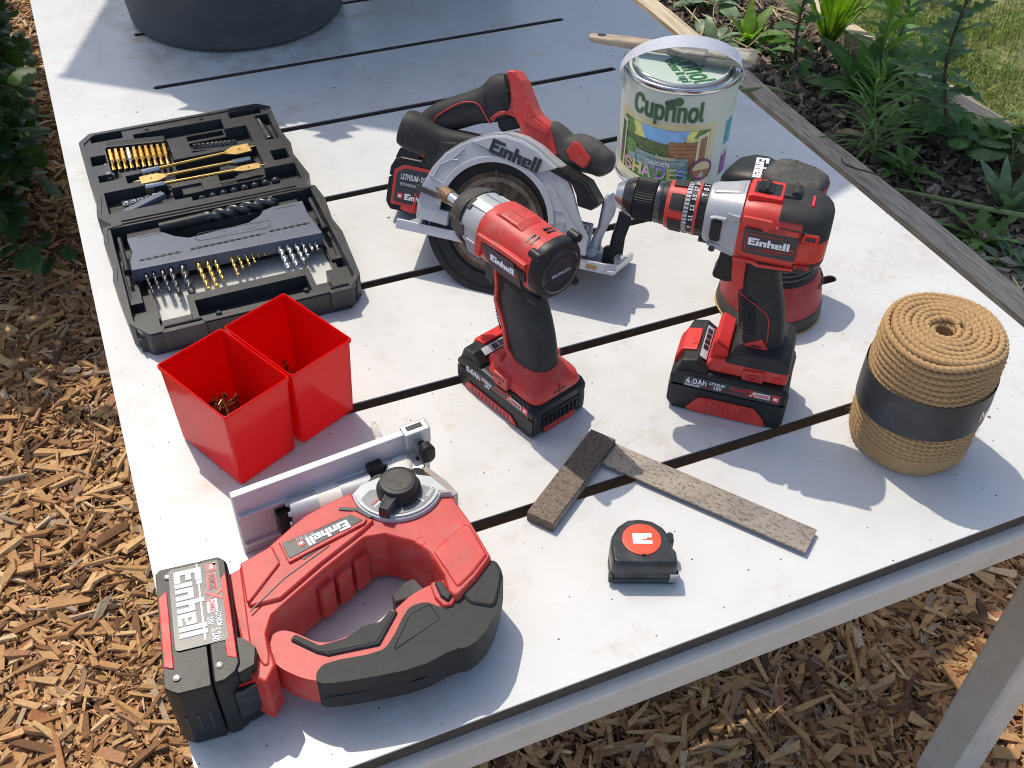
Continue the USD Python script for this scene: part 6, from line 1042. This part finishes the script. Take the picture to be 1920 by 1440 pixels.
# ================================================================ RED BINS AND SCREWS
def bin_mesh():
    h, wall = .1015, .0017
    def sq(a, b, z, r, n=6):
        p = sg.polygon.orient(rounded(rect(-a, -b, a, b), r, n), 1.0); return np.array(p.exterior.coords)[:-1], z
    L = [sq(.0335, .0480, .0022, .003), sq(.0345, .0490, .0032, .003), sq(.0372, .0527, .0970, .003), sq(.0383, .0538, .0972, .003), sq(.0386, .0541, .1005, .003), sq(.0382, .0537, .1015, .003), sq(.0372, .0527, .1015, .003), sq(.0366, .0521, .1005, .003), sq(.0328, .0473, .0050, .003)]
    m = min(len(a) for a, z in L); R = [np.column_stack([a[:m], np.full(m, z)]) for a, z in L]
    return loft(R)
def bins():
    for (x, y, r), label in (((.1084, .3813, .4396), 'red plastic bin with a heap of brown screws, nearer of the joined pair'), ((.1801, .4141, .4300), 'red plastic bin against the case, farther right of the joined pair')):
        t = thing('storage_bin', label, 'storage bin', (x, y, 0), r, group='pair of red storage bins'); part(t, 'bin', bin_mesh(), 'bin_red', smooth=35)
        for sx in (-1, 1):
            for sy in (-1, 1): part(t, 'foot', lathe([(.0020, 0), (.0030, .0008), (.0032, .0030)], 14).apply_translation((sx*.0295, sy*.0440, 0)), 'bin_red')
    c = class_prim('screw')
    prof = [(.0002, .0), (.0012, .004)]; pitch = .0016
    for k in range(15): z = .004+k*pitch; prof += [(.0019, z+pitch*.5), (.0013, z+pitch)]
    prof += [(.0014, .030), (.0016, .0345), (.0036, .0378), (.0037, .0382), (.0012, .0383)]
    part(c, 'shaft', lathe(prof, 9), 'screw_metal', smooth=30); part(c, 'drive_recess', lathe([(.0013, .0384), (.0013, .0386)], 6), 'black_print')
    g = rng(71)
    for b, (bx, by, br), N, cx, cy, sx, sy, zt in ((0, (.1084, .3813, .4396), 120, .002, .020, .017, .016, .042), (1, (.1801, .4141, .4300), 26, .006, .020, .012, .014, .016)):
        for i in range(N):
            px, py = np.clip(g.normal(cx, sx), -.020, .020), np.clip(g.normal(cy, sy), -.034, .034); z = .009+zt*(i/N)*math.exp(-((px-cx)/.018)**2-((py-cy)/.026)**2)
            yaw = g.uniform(0, 6.3); tilt = g.normal(0, .38) if i < N*.75 else g.normal(.3, .7); d = np.array([math.cos(yaw)*math.cos(tilt), math.sin(yaw)*math.cos(tilt), math.sin(tilt)])
            z = max(z, .0075+.014*abs(math.sin(tilt))); lim = np.array([.029, .044])
            half = np.abs(d[:2])*.014; px, py = np.clip(px, -lim[0]+half[0], lim[0]-half[0]), np.clip(py, -lim[1]+half[1], lim[1]-half[1])
            R = look_z(d).T; M = np.eye(4); M[:3, :3] = R; M[:3, 3] = np.array([px, py, z])-d*.0137
            place(c, 'screw', mtx((bx, by, TZ), br) @ M @ np.diag([.72, .72, .72, 1.0]), ('small brown wood screw in the heap inside the nearer red bin', 'small brown wood screw at the bottom of the farther red bin')[b], 'screw', ('screws in the nearer red bin', 'screws in the farther red bin')[b])
bins()

# ================================================================ PAINT CAN AND BRUSH
CAN = (.7848, .6918); CR = .0764
def can():
    t = thing('paint_can', 'large cream paint can with a printed garden picture and white strap handle', 'paint can', (CAN[0], CAN[1], 0))
    P = lambda nm, m, look, **k: part(t, nm, m, look, **k)
    P('can_body', lathe([(.0735, 0), (.0760, .0006), (.0772, .0022), (.0772, .0038), (CR, .0055), (CR, .1500)], 96), 'can_cream', smooth=35)
    P('base_seam', lathe([(.0765, .0003), (.0780, .0016), (.0780, .0040), (.0768, .0052)], 96, False), 'tin'); P('top_seam', lathe([(CR, .1490), (.0778, .1502), (.0784, .1530), (.0784, .1560), (.0774, .1576), (.0760, .1580), (.0748, .1570), (.0740, .1535), (.0700, .1525)], 96, False), 'tin', smooth=45)
    ld = P('lid', lathe([(0, .1540), (.0560, .1540), (.0585, .1548), (.0600, .1568), (.0630, .1576), (.0650, .1560), (.0662, .1525), (.0705, .1520)][::-1], 96), 'can_lid', smooth=35); part(ld, 'lid_bead', lathe([(.0605, .1560), (.0632, .1584), (.0655, .1572), (.0668, .1530)][::-1], 96, False), 'tin', smooth=45)
    F = frame((.0020, .0560, .1543), (-.13, -.99, 0), (.99, -.13, 0)); part(ld, 'lid_wordmark', moved(letters('Cuprinol', .0300, .0004, width=.1080), F), 'green_print', smooth=False); F2 = frame((-.0170, .0200, .1543), (-.13, -.99, 0), (.99, -.13, 0)); part(ld, 'lid_slogan', moved(letters('cheer it up!', .0120, .0004, width=.0660), F2), 'green_print', smooth=False)
    th0 = math.radians(-128)
    def bend(m, k=1):
        m = trimesh.Trimesh(np.array(m.vertices), np.array(m.faces), process=False); v = np.array(m.vertices); a = th0+v[:, 0]/CR; r = CR+v[:, 2]+.00018*k
        m.vertices = np.column_stack([r*np.cos(a), r*np.sin(a), v[:, 1]]); return m
    def print_(nm, shape, look, k=1, parent=None):
        shape = sg.Polygon(shape) if isinstance(shape, list) else shape; x0, z0, x1, z1 = shape.bounds; ms = []
        for i in range(int(math.ceil((x1-x0)/.004))):
            q = shape.intersection(sg.box(x0+i*.004, z0-1, min(x1, x0+i*.004+.004), z1+1))
            for g in getattr(q, 'geoms', [q]):
                if g.geom_type == 'Polygon' and g.area > 1e-10: v, f = trimesh.creation.triangulate_polygon(g, engine='earcut'); v3 = np.column_stack([v, np.zeros(len(v))]); s = np.cross(v3[f[:, 1]]-v3[f[:, 0]], v3[f[:, 2]]-v3[f[:, 0]])[:, 2].sum(); ms.append(trimesh.Trimesh(v3, f if s > 0 else f[:, ::-1], process=False))
        part(parent or lab, nm, bend(cat(*ms), k), look, smooth=False)
    box = sg.box
    for nm, c, v, s in (('sky_print', (.23, .45, .72), .5, 40), ('sun_print', (.72, .68, .20), .4, 50), ('tree_print', (.10, .22, .035), .6, 130), ('hedge_print', (.085, .13, .04), .6, 220), ('fence_print', (.32, .13, .055), .45, 90), ('bench_print', (.22, .33, .31), .2, 60), ('bench_dark', (.10, .17, .17), .2, 60), ('grass_print', (.085, .27, .03), .5, 90), ('frame_print', (.60, .52, .28), .12, 30), ('frame_pale', (.68, .62, .40), .12, 30), ('pink_print', (.62, .25, .28), .1, 30), ('yellow_print', (.66, .54, .16), .1, 30), ('lilac_print', (.60, .36, .44), .1, 30), ('purple_print', (.22, .13, .42), .1, 30), ('olive_print', (.36, .40, .10), .1, 30), ('blue_print', (.10, .19, .48), .1, 30), ('plum_print', (.22, .05, .16), .15, 60), ('teal_print', (.03, .26, .29), .2, 60), ('green_print2', (.05, .11, .045), .15, 60), ('wood_print', (.34, .16, .07), .4, 150)): mat(nm, c, .34, var=v, scale=s)
    lab = P('label', lathe([(CR+.00008, .0070), (CR+.00008, .1488)], 96, False), 'can_cream', smooth=35)
    print_('label_frame', box(-.0790, .0130, .0660, .1080), 'frame_print', 1); print_('label_picture', box(-.0700, .0200, .0570, .0985), 'hedge_print', 2)
    print_('label_sky', sg.Polygon([(-.0400, .0985), (.0300, .0985), (.0200, .0800), (.0000, .0780), (-.0320, .0800)]), 'sky_print', 3); print_('label_sunlight', sg.Polygon([(-.0560, .0985), (-.0400, .0985), (-.0300, .0800), (-.0480, .0790)]), 'sun_print', 4); print_('label_sunlight', sg.Polygon([(.0280, .0985), (.0420, .0985), (.0400, .0830), (.0220, .0800)]), 'sun_print', 4)
    print_('label_tree', sg.Polygon([(-.0700, .0985), (-.0520, .0985), (-.0460, .0840), (-.0560, .0780), (-.0700, .0760)]), 'tree_print', 5); print_('label_tree', sg.Polygon([(.0400, .0985), (.0570, .0985), (.0570, .0860), (.0340, .0880)]), 'tree_print', 5)
    for k in range(6): print_('label_fence_board', box(.0020, .0480+.0058*k, .0560, .0532+.0058*k), 'fence_print', 4)
    print_('label_path', sg.Polygon([(-.0600, .0640), (.0020, .0560), (.0020, .0535), (-.0600, .0610)]), 'frame_pale', 5); print_('label_grass', box(-.0700, .0200, .0570, .0400), 'grass_print', 3); print_('label_topiary', sg.Point(-.0520, .0610).buffer(.0105), 'tree_print', 6)
    print_('label_bench', sg.Polygon([(-.0560, .0560), (-.0400, .0560), (-.0400, .0380), (-.0560, .0420)]), 'bench_print', 6); print_('label_bench', sg.Polygon([(-.0420, .0610), (.0300, .0580), (.0300, .0330), (-.0420, .0360)]), 'bench_print', 7)
    for z in (.0540, .0460): print_('label_bench_line', box(-.0400, z, .0280, z+.0010), 'bench_dark', 8)
    for x in (-.0420, .0290): print_('label_bench_leg', box(x-.0020, .0270, x+.0020, .0540), 'bench_dark', 8)
    print_('label_bench_seat', sg.Polygon([(-.0400, .0400), (.0280, .0375), (.0280, .0330), (-.0400, .0350)]), 'grass_print', 8)
    print_('label_shutter', box(-.0765, .0220, -.0640, .0940), 'frame_pale', 6); print_('label_shutter_glass', sg.Polygon([(-.0740, .0280), (-.0670, .0250), (-.0670, .0880), (-.0740, .0920)]), 'green_print2', 7); print_('label_shutter_flower', box(-.0735, .0440, -.0675, .0560), 'plum_print', 8)
    print_('label_shutter', sg.Polygon([(.0400, .0300), (.0560, .0240), (.0560, .0960), (.0400, .0900)]), 'frame_pale', 6); print_('label_shutter_glass', sg.Polygon([(.0440, .0360), (.0535, .0300), (.0535, .0900), (.0440, .0860)]), 'fence_print', 7); print_('label_shutter_grass', box(.0440, .0360, .0535, .0480), 'tree_print', 8)
    print_('label_band', sg.Polygon([(-.0790, .0130), (.0660, .0130), (.0660, .0260), (.0200, .0215), (-.0300, .0215), (-.0790, .0270)]), 'frame_pale', 9)
    def word(nm, s, x, z, h, w, look, k=9, bold=True):
        m = letters(s, h, .0003, bold, width=w); m = m.subdivide_to_size(.004); part(lab, nm, bend(moved(m, t=(x, z, 0)), k), look, smooth=False)
    word('label_wordmark', 'Cuprinol', -.0560, .1120, .0260, .0970, 'green_print2', 3); word('label_wordmark', 'Cuprinol', -.0548, .1118, .0268, .0970, 'green_print2', 4); hat = sg.Point(.0010, .1375).buffer(.0055).union(sg.Point(.0085, .1400).buffer(.0060)).union(sg.Point(-.0055, .1360).buffer(.0040)); print_('label_tree_mark', hat, 'green_print2', 3); print_('label_tree_mark', box(.0000, .1280, .0030, .1360), 'green_print2', 3)
    for ch, x, look in (('S', -.0620, 'pink_print'), ('H', -.0470, 'yellow_print'), ('A', -.0310, 'lilac_print'), ('D', -.0140, 'purple_print'), ('E', .0020, 'olive_print'), ('S', .0140, 'blue_print')): word('label_letter', ch, x, .0270, .0165, .0135, look, 11); word('label_letter_edge', ch, x+.0007, .0258, .0165, .0135, 'white_print', 9)
    word('label_text', 'GARDEN', -.0260, .0455, .0062, .0320, 'white_print', 12); word('label_text', 'Seagrass', -.0130, .0560, .0055, .0260, 'frame_pale', 12)
    rd = (.0500, .0400); print_('label_roundel', sg.Point(*rd).buffer(.0165), 'plum_print', 12); print_('label_roundel_disc', sg.Point(*rd).buffer(.0128), 'wood_print', 13); print_('label_roundel_disc', sg.Point(*rd).buffer(.0128).intersection(box(.03, .0400, .08, .06)), 'frame_print', 14); print_('label_roundel_drop', sg.Polygon([(.0460, .0290), (.0545, .0290), (.0505, .0400)]), 'grey_print', 15)
    print_('label_side_panel', box(.0880, .0640, .1060, .0980), 'teal_print', 3); print_('label_side_panel', box(.0870, .0180, .1060, .0480), 'plum_print', 3); print_('label_side_line', box(.0850, .0520, .1070, .0530), 'plum_print', 3); print_('label_side_line', box(.0850, .1000, .1070, .1008), 'teal_print', 3); print_('label_corner_mark', box(-.0960, .1250, -.0840, .1400).exterior.buffer(.0004), 'green_print2', 3)
    # strap handle, tilted towards the camera
    ax = np.array([math.cos(math.radians(-27)), math.sin(math.radians(-27)), 0]); m_ = np.array([-ax[1], ax[0], 0])*-1; ti = math.radians(37); upv = np.array([0, 0, 1.0])*math.cos(ti)+m_*math.sin(ti); wv = np.cross(ax, upv); rows = []
    for q in np.linspace(-.22, math.pi+.22, 61):
        s = max(0, math.sin(q)); c = ax*.0800*math.cos(q)+upv*.0840*math.sin(q)+np.array([0, 0, .1420]); w = .0050+.0032*s; nv = ax*math.cos(q)+upv*math.sin(q); nv = nv/np.linalg.norm(nv); rows.append([c-wv*w, c-wv*w+nv*.0012, c+wv*w+nv*.0012, c+wv*w])
    hn = P('handle', loft(rows), 'handle_white', smooth=40)
    for s in (-1, 1): part(hn, 'handle_lug', moved(lathe([(.0060, 0), (.0060, .0035), (.0045, .0045), (0, .0045)], 20), frame(ax*s*.0760+np.array([0, 0, .1400]), np.cross(ax*s, [0, 0, 1.0]), (0, 0, 1.0))), 'handle_white')
mat('green_print', (.035, .16, .055), .35, var=.1)
can()
def brush():
    A, B = np.array([.6930, .7865, TZ+.1660]), np.array([.8640, .6420, TZ+.1690]); M, L = span(A, B); x = UsdGeom.Xform.Define(stage, free('/World', 'paint_brush')); set_m(x, M); ptag(x.GetPrim(), label='wooden paint brush with dried paint lying across the top of the paint can', category='paint brush'); t = str(x.GetPath())
    hd = loft([ring((u, 0, 0), (0, 1, 0), (0, 0, 1), a, b, 24, 2.4) for u, a, b in ((0, .0030, .0030), (.002, .0060, .0045), (.010, .0085, .0052), (.030, .0100, .0060), (.055, .0100, .0068), (.085, .0092, .0072), (.105, .0105, .0070), (.120, .0150, .0066), (.134, .0180, .0060))]); h = part(t, 'handle', hd, 'brush_wood', smooth=45)
    part(h, 'hang_hole', loft([ring((.0175, 0, z), (1, 0, 0), (0, 1, 0), .0062, .0038, 20) for z in (.0030, .0061)]), 'black_print'); part(h, 'paint_crust', loft([ring((u, 0, 0), (0, 1, 0), (0, 0, 1), a, b, 24, 2.4) for u, a, b in ((.108, .0118, .0073), (.112, .0130, .0075), (.120, .0154, .0070), (.1345, .0184, .0064))]), 'ferrule', smooth=45)
    part(t, 'ferrule', loft([ring((u, 0, 0), (0, 1, 0), (0, 0, 1), a, b, 28, 3) for u, a, b in ((.133, .0186, .0068), (.135, .0190, .0072), (.158, .0192, .0076), (.160, .0188, .0072))]), 'ferrule', smooth=35)
    g = rng(81); br = [loft([ring((u, 0, 0), (0, 1, 0), (0, 0, 1), a, b, 28, 3) for u, a, b in ((.158, .0178, .0064), (.180, .0190, .0072), (L-.012, .0200, .0070), (L-.004, .0190, .0040))])]
    for i in range(520):
        y, z = g.uniform(-.0180, .0180), g.uniform(-.0066, .0066); e = L+g.normal(-.003, .0016); br.append(tube(np.array([(.160, y*.95, z*.9), (.185, y*1.02, z*1.02), (e, y*1.06+g.normal(0, .0005), z*1.02+g.normal(0, .0004))]), np.array([.00045, .00045, .0002]), 3))
    part(t, 'bristles', cat(*br), 'bristle', smooth=True)
brush()

# ================================================================ TWINE, TRY SQUARE, TAPE MEASURE
def twine():
    t = thing('twine_spool', 'tall roll of golden jute twine wrapped with a dark paper band', 'twine', (.7545, .1310, 0)); g = rng(91); H = .150; tr = .0034
    mat('jute', (.47, .295, .14), .82, var=.4, scale=900, stretch=(1, 1, 1), bump=.0006, bscale=2200, spec=.2); mat('jute_fibre', (.52, .36, .18), .8)
    def R(z): u = z/H; return .0560+.0022*math.sin(math.pi*min(1, max(0, u)))-(.0045*max(0, (u-.93)/.07)**2)-.0050*max(0, (.10-u)/.10)**2+.0010*(1-u)
    def rope(path, r, lay, sides=7):
        P_ = np.asarray(path); T = np.gradient(P_, axis=0); T /= np.linalg.norm(T, axis=1, keepdims=True)+1e-12; s = np.r_[0, np.cumsum(np.linalg.norm(np.diff(P_, axis=0), axis=1))]; f = np.linspace(0, 2*np.pi, sides*2, endpoint=False)
        N = P_*np.array([1, 1, 0]); N /= np.linalg.norm(N, axis=1, keepdims=True)+1e-9; N = N-T*(N*T).sum(1, keepdims=True); N /= np.linalg.norm(N, axis=1, keepdims=True); Bv = np.cross(T, N)
        rr = r*(.74+.34*np.abs(np.cos(1.5*(f[None]-lay*s[:, None]))))
        V = P_[:, None]+rr[..., None]*(np.cos(f)[None, :, None]*N[:, None]+np.sin(f)[None, :, None]*Bv[:, None]); return loft(V)
    core = lathe([(.0105, .004), (.050, .004), (.0535, .012), (.0545, .075), (.0530, .140), (.0500, .1450), (.0120, .1450), (.0105, .1400), (.0105, .006)], 64); part(t, 'core', core, 'jute', smooth=35)
    th = np.linspace(0, 2*np.pi, 400); k = 0
    for z0 in np.arange(.004, H-.002, .0056):
        amp = .0100*min(1, max(0, (H-.004-z0)/.045))*min(1, max(0, (z0-.002)/.03))+.0008; ph = (1.0 if z0 > .10 else .5)+.35*math.sin(z0*60); z = np.clip(z0+amp*np.sin(th+ph)+.0012*np.sin(3*th+z0*90), tr*.8, H-tr*.7)
        r = np.array([R(q) for q in z])-tr*.25+.0006*np.sin(5*th+z0*50); part(t, 'winding', rope(np.column_stack([r*np.cos(th), r*np.sin(th), z]), tr*g.uniform(.93, 1.06), 330), 'jute', smooth=True)
    for zz, sg_ in ((H-.0035, 1), (.0040, -1)):
        a = np.linspace(0, 2*np.pi*6.2, 2600); r = np.linspace(.0150, .0525, 2600)+.0007*np.sin(a*3.3); z = zz+sg_*(.0012-.0030*((r-.030)/.03)**2)+.0006*np.sin(a*2.1)*sg_
        if sg_ > 0: part(t, 'top_coil', rope(np.column_stack([r*np.cos(a)-.0005, r*np.sin(a), z]), tr*1.02, 330), 'jute', smooth=True)
    a = np.linspace(0, 2*np.pi*3, 200); part(t, 'inner_coil', rope(np.column_stack([.0120*np.cos(a), .0120*np.sin(a), np.linspace(H-.022, H-.003, 200)]), tr*.8, 330), 'jute', smooth=True)
    fib = []
    for i in range(900):
        q, z = g.uniform(0, 2*np.pi), g.uniform(.004, H); z = z if not .046 < z < .108 else z*.42; top = g.random() < .3; r = g.uniform(.015, .055) if top else R(z)+tr*.6; z = H if top else z; p = np.array([r*math.cos(q), r*math.sin(q), z]); o = np.array([math.cos(q), math.sin(q), 0]) if not top else np.array([0, 0, 1.0]); l = g.gamma(2.2, .0016)+.0015
        tv = g.normal(0, 1, 3); tv /= np.linalg.norm(tv); fib.append(tube(np.array([p, p+o*l*.3+tv*l*.35, p+o*l*.45+tv*l*.9+g.normal(0, .0006, 3)]), .00011, 3))
    part(t, 'loose_fibres', cat(*fib), 'jute_fibre', smooth=True, kind='stuff')
    b = []
    for z in np.linspace(.0560, .1010, 10): b.append([((R(z)+tr+.0006)*math.cos(q), (R(z)+tr+.0006)*math.sin(q), z+.0035*math.sin(q+2.2)) for q in np.linspace(0, 2*np.pi, 97)])
    V = np.array(b); m = trimesh.Trimesh(V.reshape(-1, 3), np.array([[i*97+j, i*97+j+1, (i+1)*97+j+1] for i in range(9) for j in range(96)]+[[i*97+j, (i+1)*97+j+1, (i+1)*97+j] for i in range(9) for j in range(96)]), process=False); bd = part(t, 'paper_band', m, 'band_paper', smooth=True)
    rb = .0580+tr+.0012
    for s, off, look in (('NU', 0, 'red_print'), ('NU', .0008, 'white_print')):
        w = letters(s, .0150-off*4, .0003, False).subdivide_to_size(.004); v = np.array(w.vertices); q = math.radians(-78)+(v[:, 0]+off*1.5)/rb; rr = rb+v[:, 2]*1.0+off*.4; w.vertices = np.column_stack([rr*np.cos(q), rr*np.sin(q), .0720+v[:, 1]+off*1.6]); part(bd, 'band_lettering', w, look, smooth=False)
twine()
def try_square():
    mat('rust_steel', (.235, .205, .18), .48, metal=.55, var=.3, scale=120, dust=.75, dscale=110, dustcol=(.16, .085, .04), bump=.0004, bscale=700); mat('rust_dark', (.12, .092, .072), .5, metal=.5, var=.5, scale=260, dust=.6, dscale=130, dustcol=(.20, .12, .07), bump=.0005, bscale=700)
    n = {'t': ('texture_coordinate', {}), 'm': ('mapping', dict(scale=(1, 2.2, 1))), 'n': ('noise_texture', dict(scale=230, detail=4, roughness=.6)), 'r': ('rgb_ramp', dict(ramp=[(.30, (.10, .06, .035)), (.40, (.22, .15, .10)), (.46, (.30, .275, .245)), (.75, (.36, .335, .30))])), 'n2': ('noise_texture', dict(scale=28, detail=4)), 'r2': ('rgb_ramp', dict(ramp=[(.35, (.75, .72, .70)), (.7, (1.05, 1.0, .95))])), 'mu': ('mix', dict(mix_type='multiply', fac=1.0)), 'p': ('principled_bsdf', dict(roughness=.5, metallic=.45)), 'b': ('bump', dict(strength=1, distance=.0003))}
    LOOKS['pitted_blade'] = usdkit.material(stage, '/World/Looks/pitted_blade', n, [('t.object', 'm.vector'), ('m.vector', 'n.vector'), ('t.object', 'n2.vector'), ('n.fac', 'r.fac'), ('n2.fac', 'r2.fac'), ('r.color', 'mu.color1'), ('r2.color', 'mu.color2'), ('mu.color', 'p.base_color'), ('n.fac', 'b.height'), ('b.normal', 'p.normal')], surface='p.BSDF')
    # x along the blade, y back along the stock
    o = np.array([.4475, .2545]); ux = np.array([.588, -.809])
    t = thing('try_square', 'old rusty steel try square lying across a table slot', 'try square', (o[0], o[1], 0), math.atan2(ux[1], ux[0]))
    part(t, 'stock', moved(rbox(0, .0290, -.1310, 0, 0, .0125, .0008), None), 'rust_dark', smooth=30); part(t, 'blade', rbox(.0291, .2440, -.0320, -.0002, .0045, .0070, .0004), 'pitted_blade', smooth=30); part(t, 'blade_slot', rbox(-.0002, .0289, .0001, .0004, .0045, .0070, .0001), 'black_print')
    part(t, 'brass_shim', rbox(.0290, .0293, -.1300, -.0330, .0020, .0110, .0001), 'rust_steel')
try_square()
def tape():
    t = thing('tape_measure', 'small black tape measure with an orange disc lying on the table', 'tape measure', (.4185, .0915, 0), math.radians(-22.7))
    out = mmp([(-29.5, -22), (-26, -26), (29, -26), (31, -24), (31, -9), (28.5, -6), (27.5, 6), (22, 18), (12, 26), (0, 28.5), (-12, 27), (-22, 19), (-28, 8), (-30, -4)]); sm = rounded(out, .004)
    b = part(t, 'lower_shell', plan(sm, 0, .0095, .0035, 0, 4), 'tape_black', smooth=40); part(t, 'upper_shell', prism(sm, [(.0003, .0152), (0, .0158), (0, .0215), (.0012, .0252), (.0032, .0280), (.0060, .0298), (.0095, .0308), (.0110, .0309)], 0), 'tape_black', smooth=40); part(t, 'middle_band', plan(sm.buffer(-.0008), .0094, .0154, .0004, 0, 1), 'rubber_dusty', smooth=40)
    d = part(t, 'disc', lathe([(0, .0362), (.0178, .0362), (.0178, .0368), (.0172, .0372), (0, .0372)][::-1] if False else [(.0178, .0308), (.0178, .0317), (.0172, .0321), (0, .0322)], 56).apply_translation((-.0005, .0020, 0)), 'tape_orange', smooth=35); part(d, 'emblem', moved(emblem(.0176, .0004), mtx((-.0088, -.0040, .03222), math.radians(0))), 'white_print', smooth=False); part(d, 'disc_notch', rbox(-.0016, .0016, -.0165, -.0150, .0319, .0325, .0002), 'tape_black')
    part(t, 'thumb_lock', rbox(.0235, .0300, .0020, .0140, .0120, .0280, .0025), 'black_plastic'); part(t, 'hook', rbox(.0312, .0322, -.0250, -.0130, .0020, .0180, .0003), 'chrome'); part(t, 'hook_plate', rbox(.0240, .0312, -.0268, -.0258, .0050, .0170, .0003), 'chrome'); part(t, 'corner_window', rbox(-.0310, -.0270, -.0262, -.0200, .0040, .0120, .0006), 'black_print'); part(t, 'shell_screw', moved(lathe([(.0016, 0), (.0016, .0006)], 14), np.array([[1, 0, 0], [0, 0, -1], [0, 1, 0]]), (.0200, -.0256, .0160)), 'screw_head')
tape()
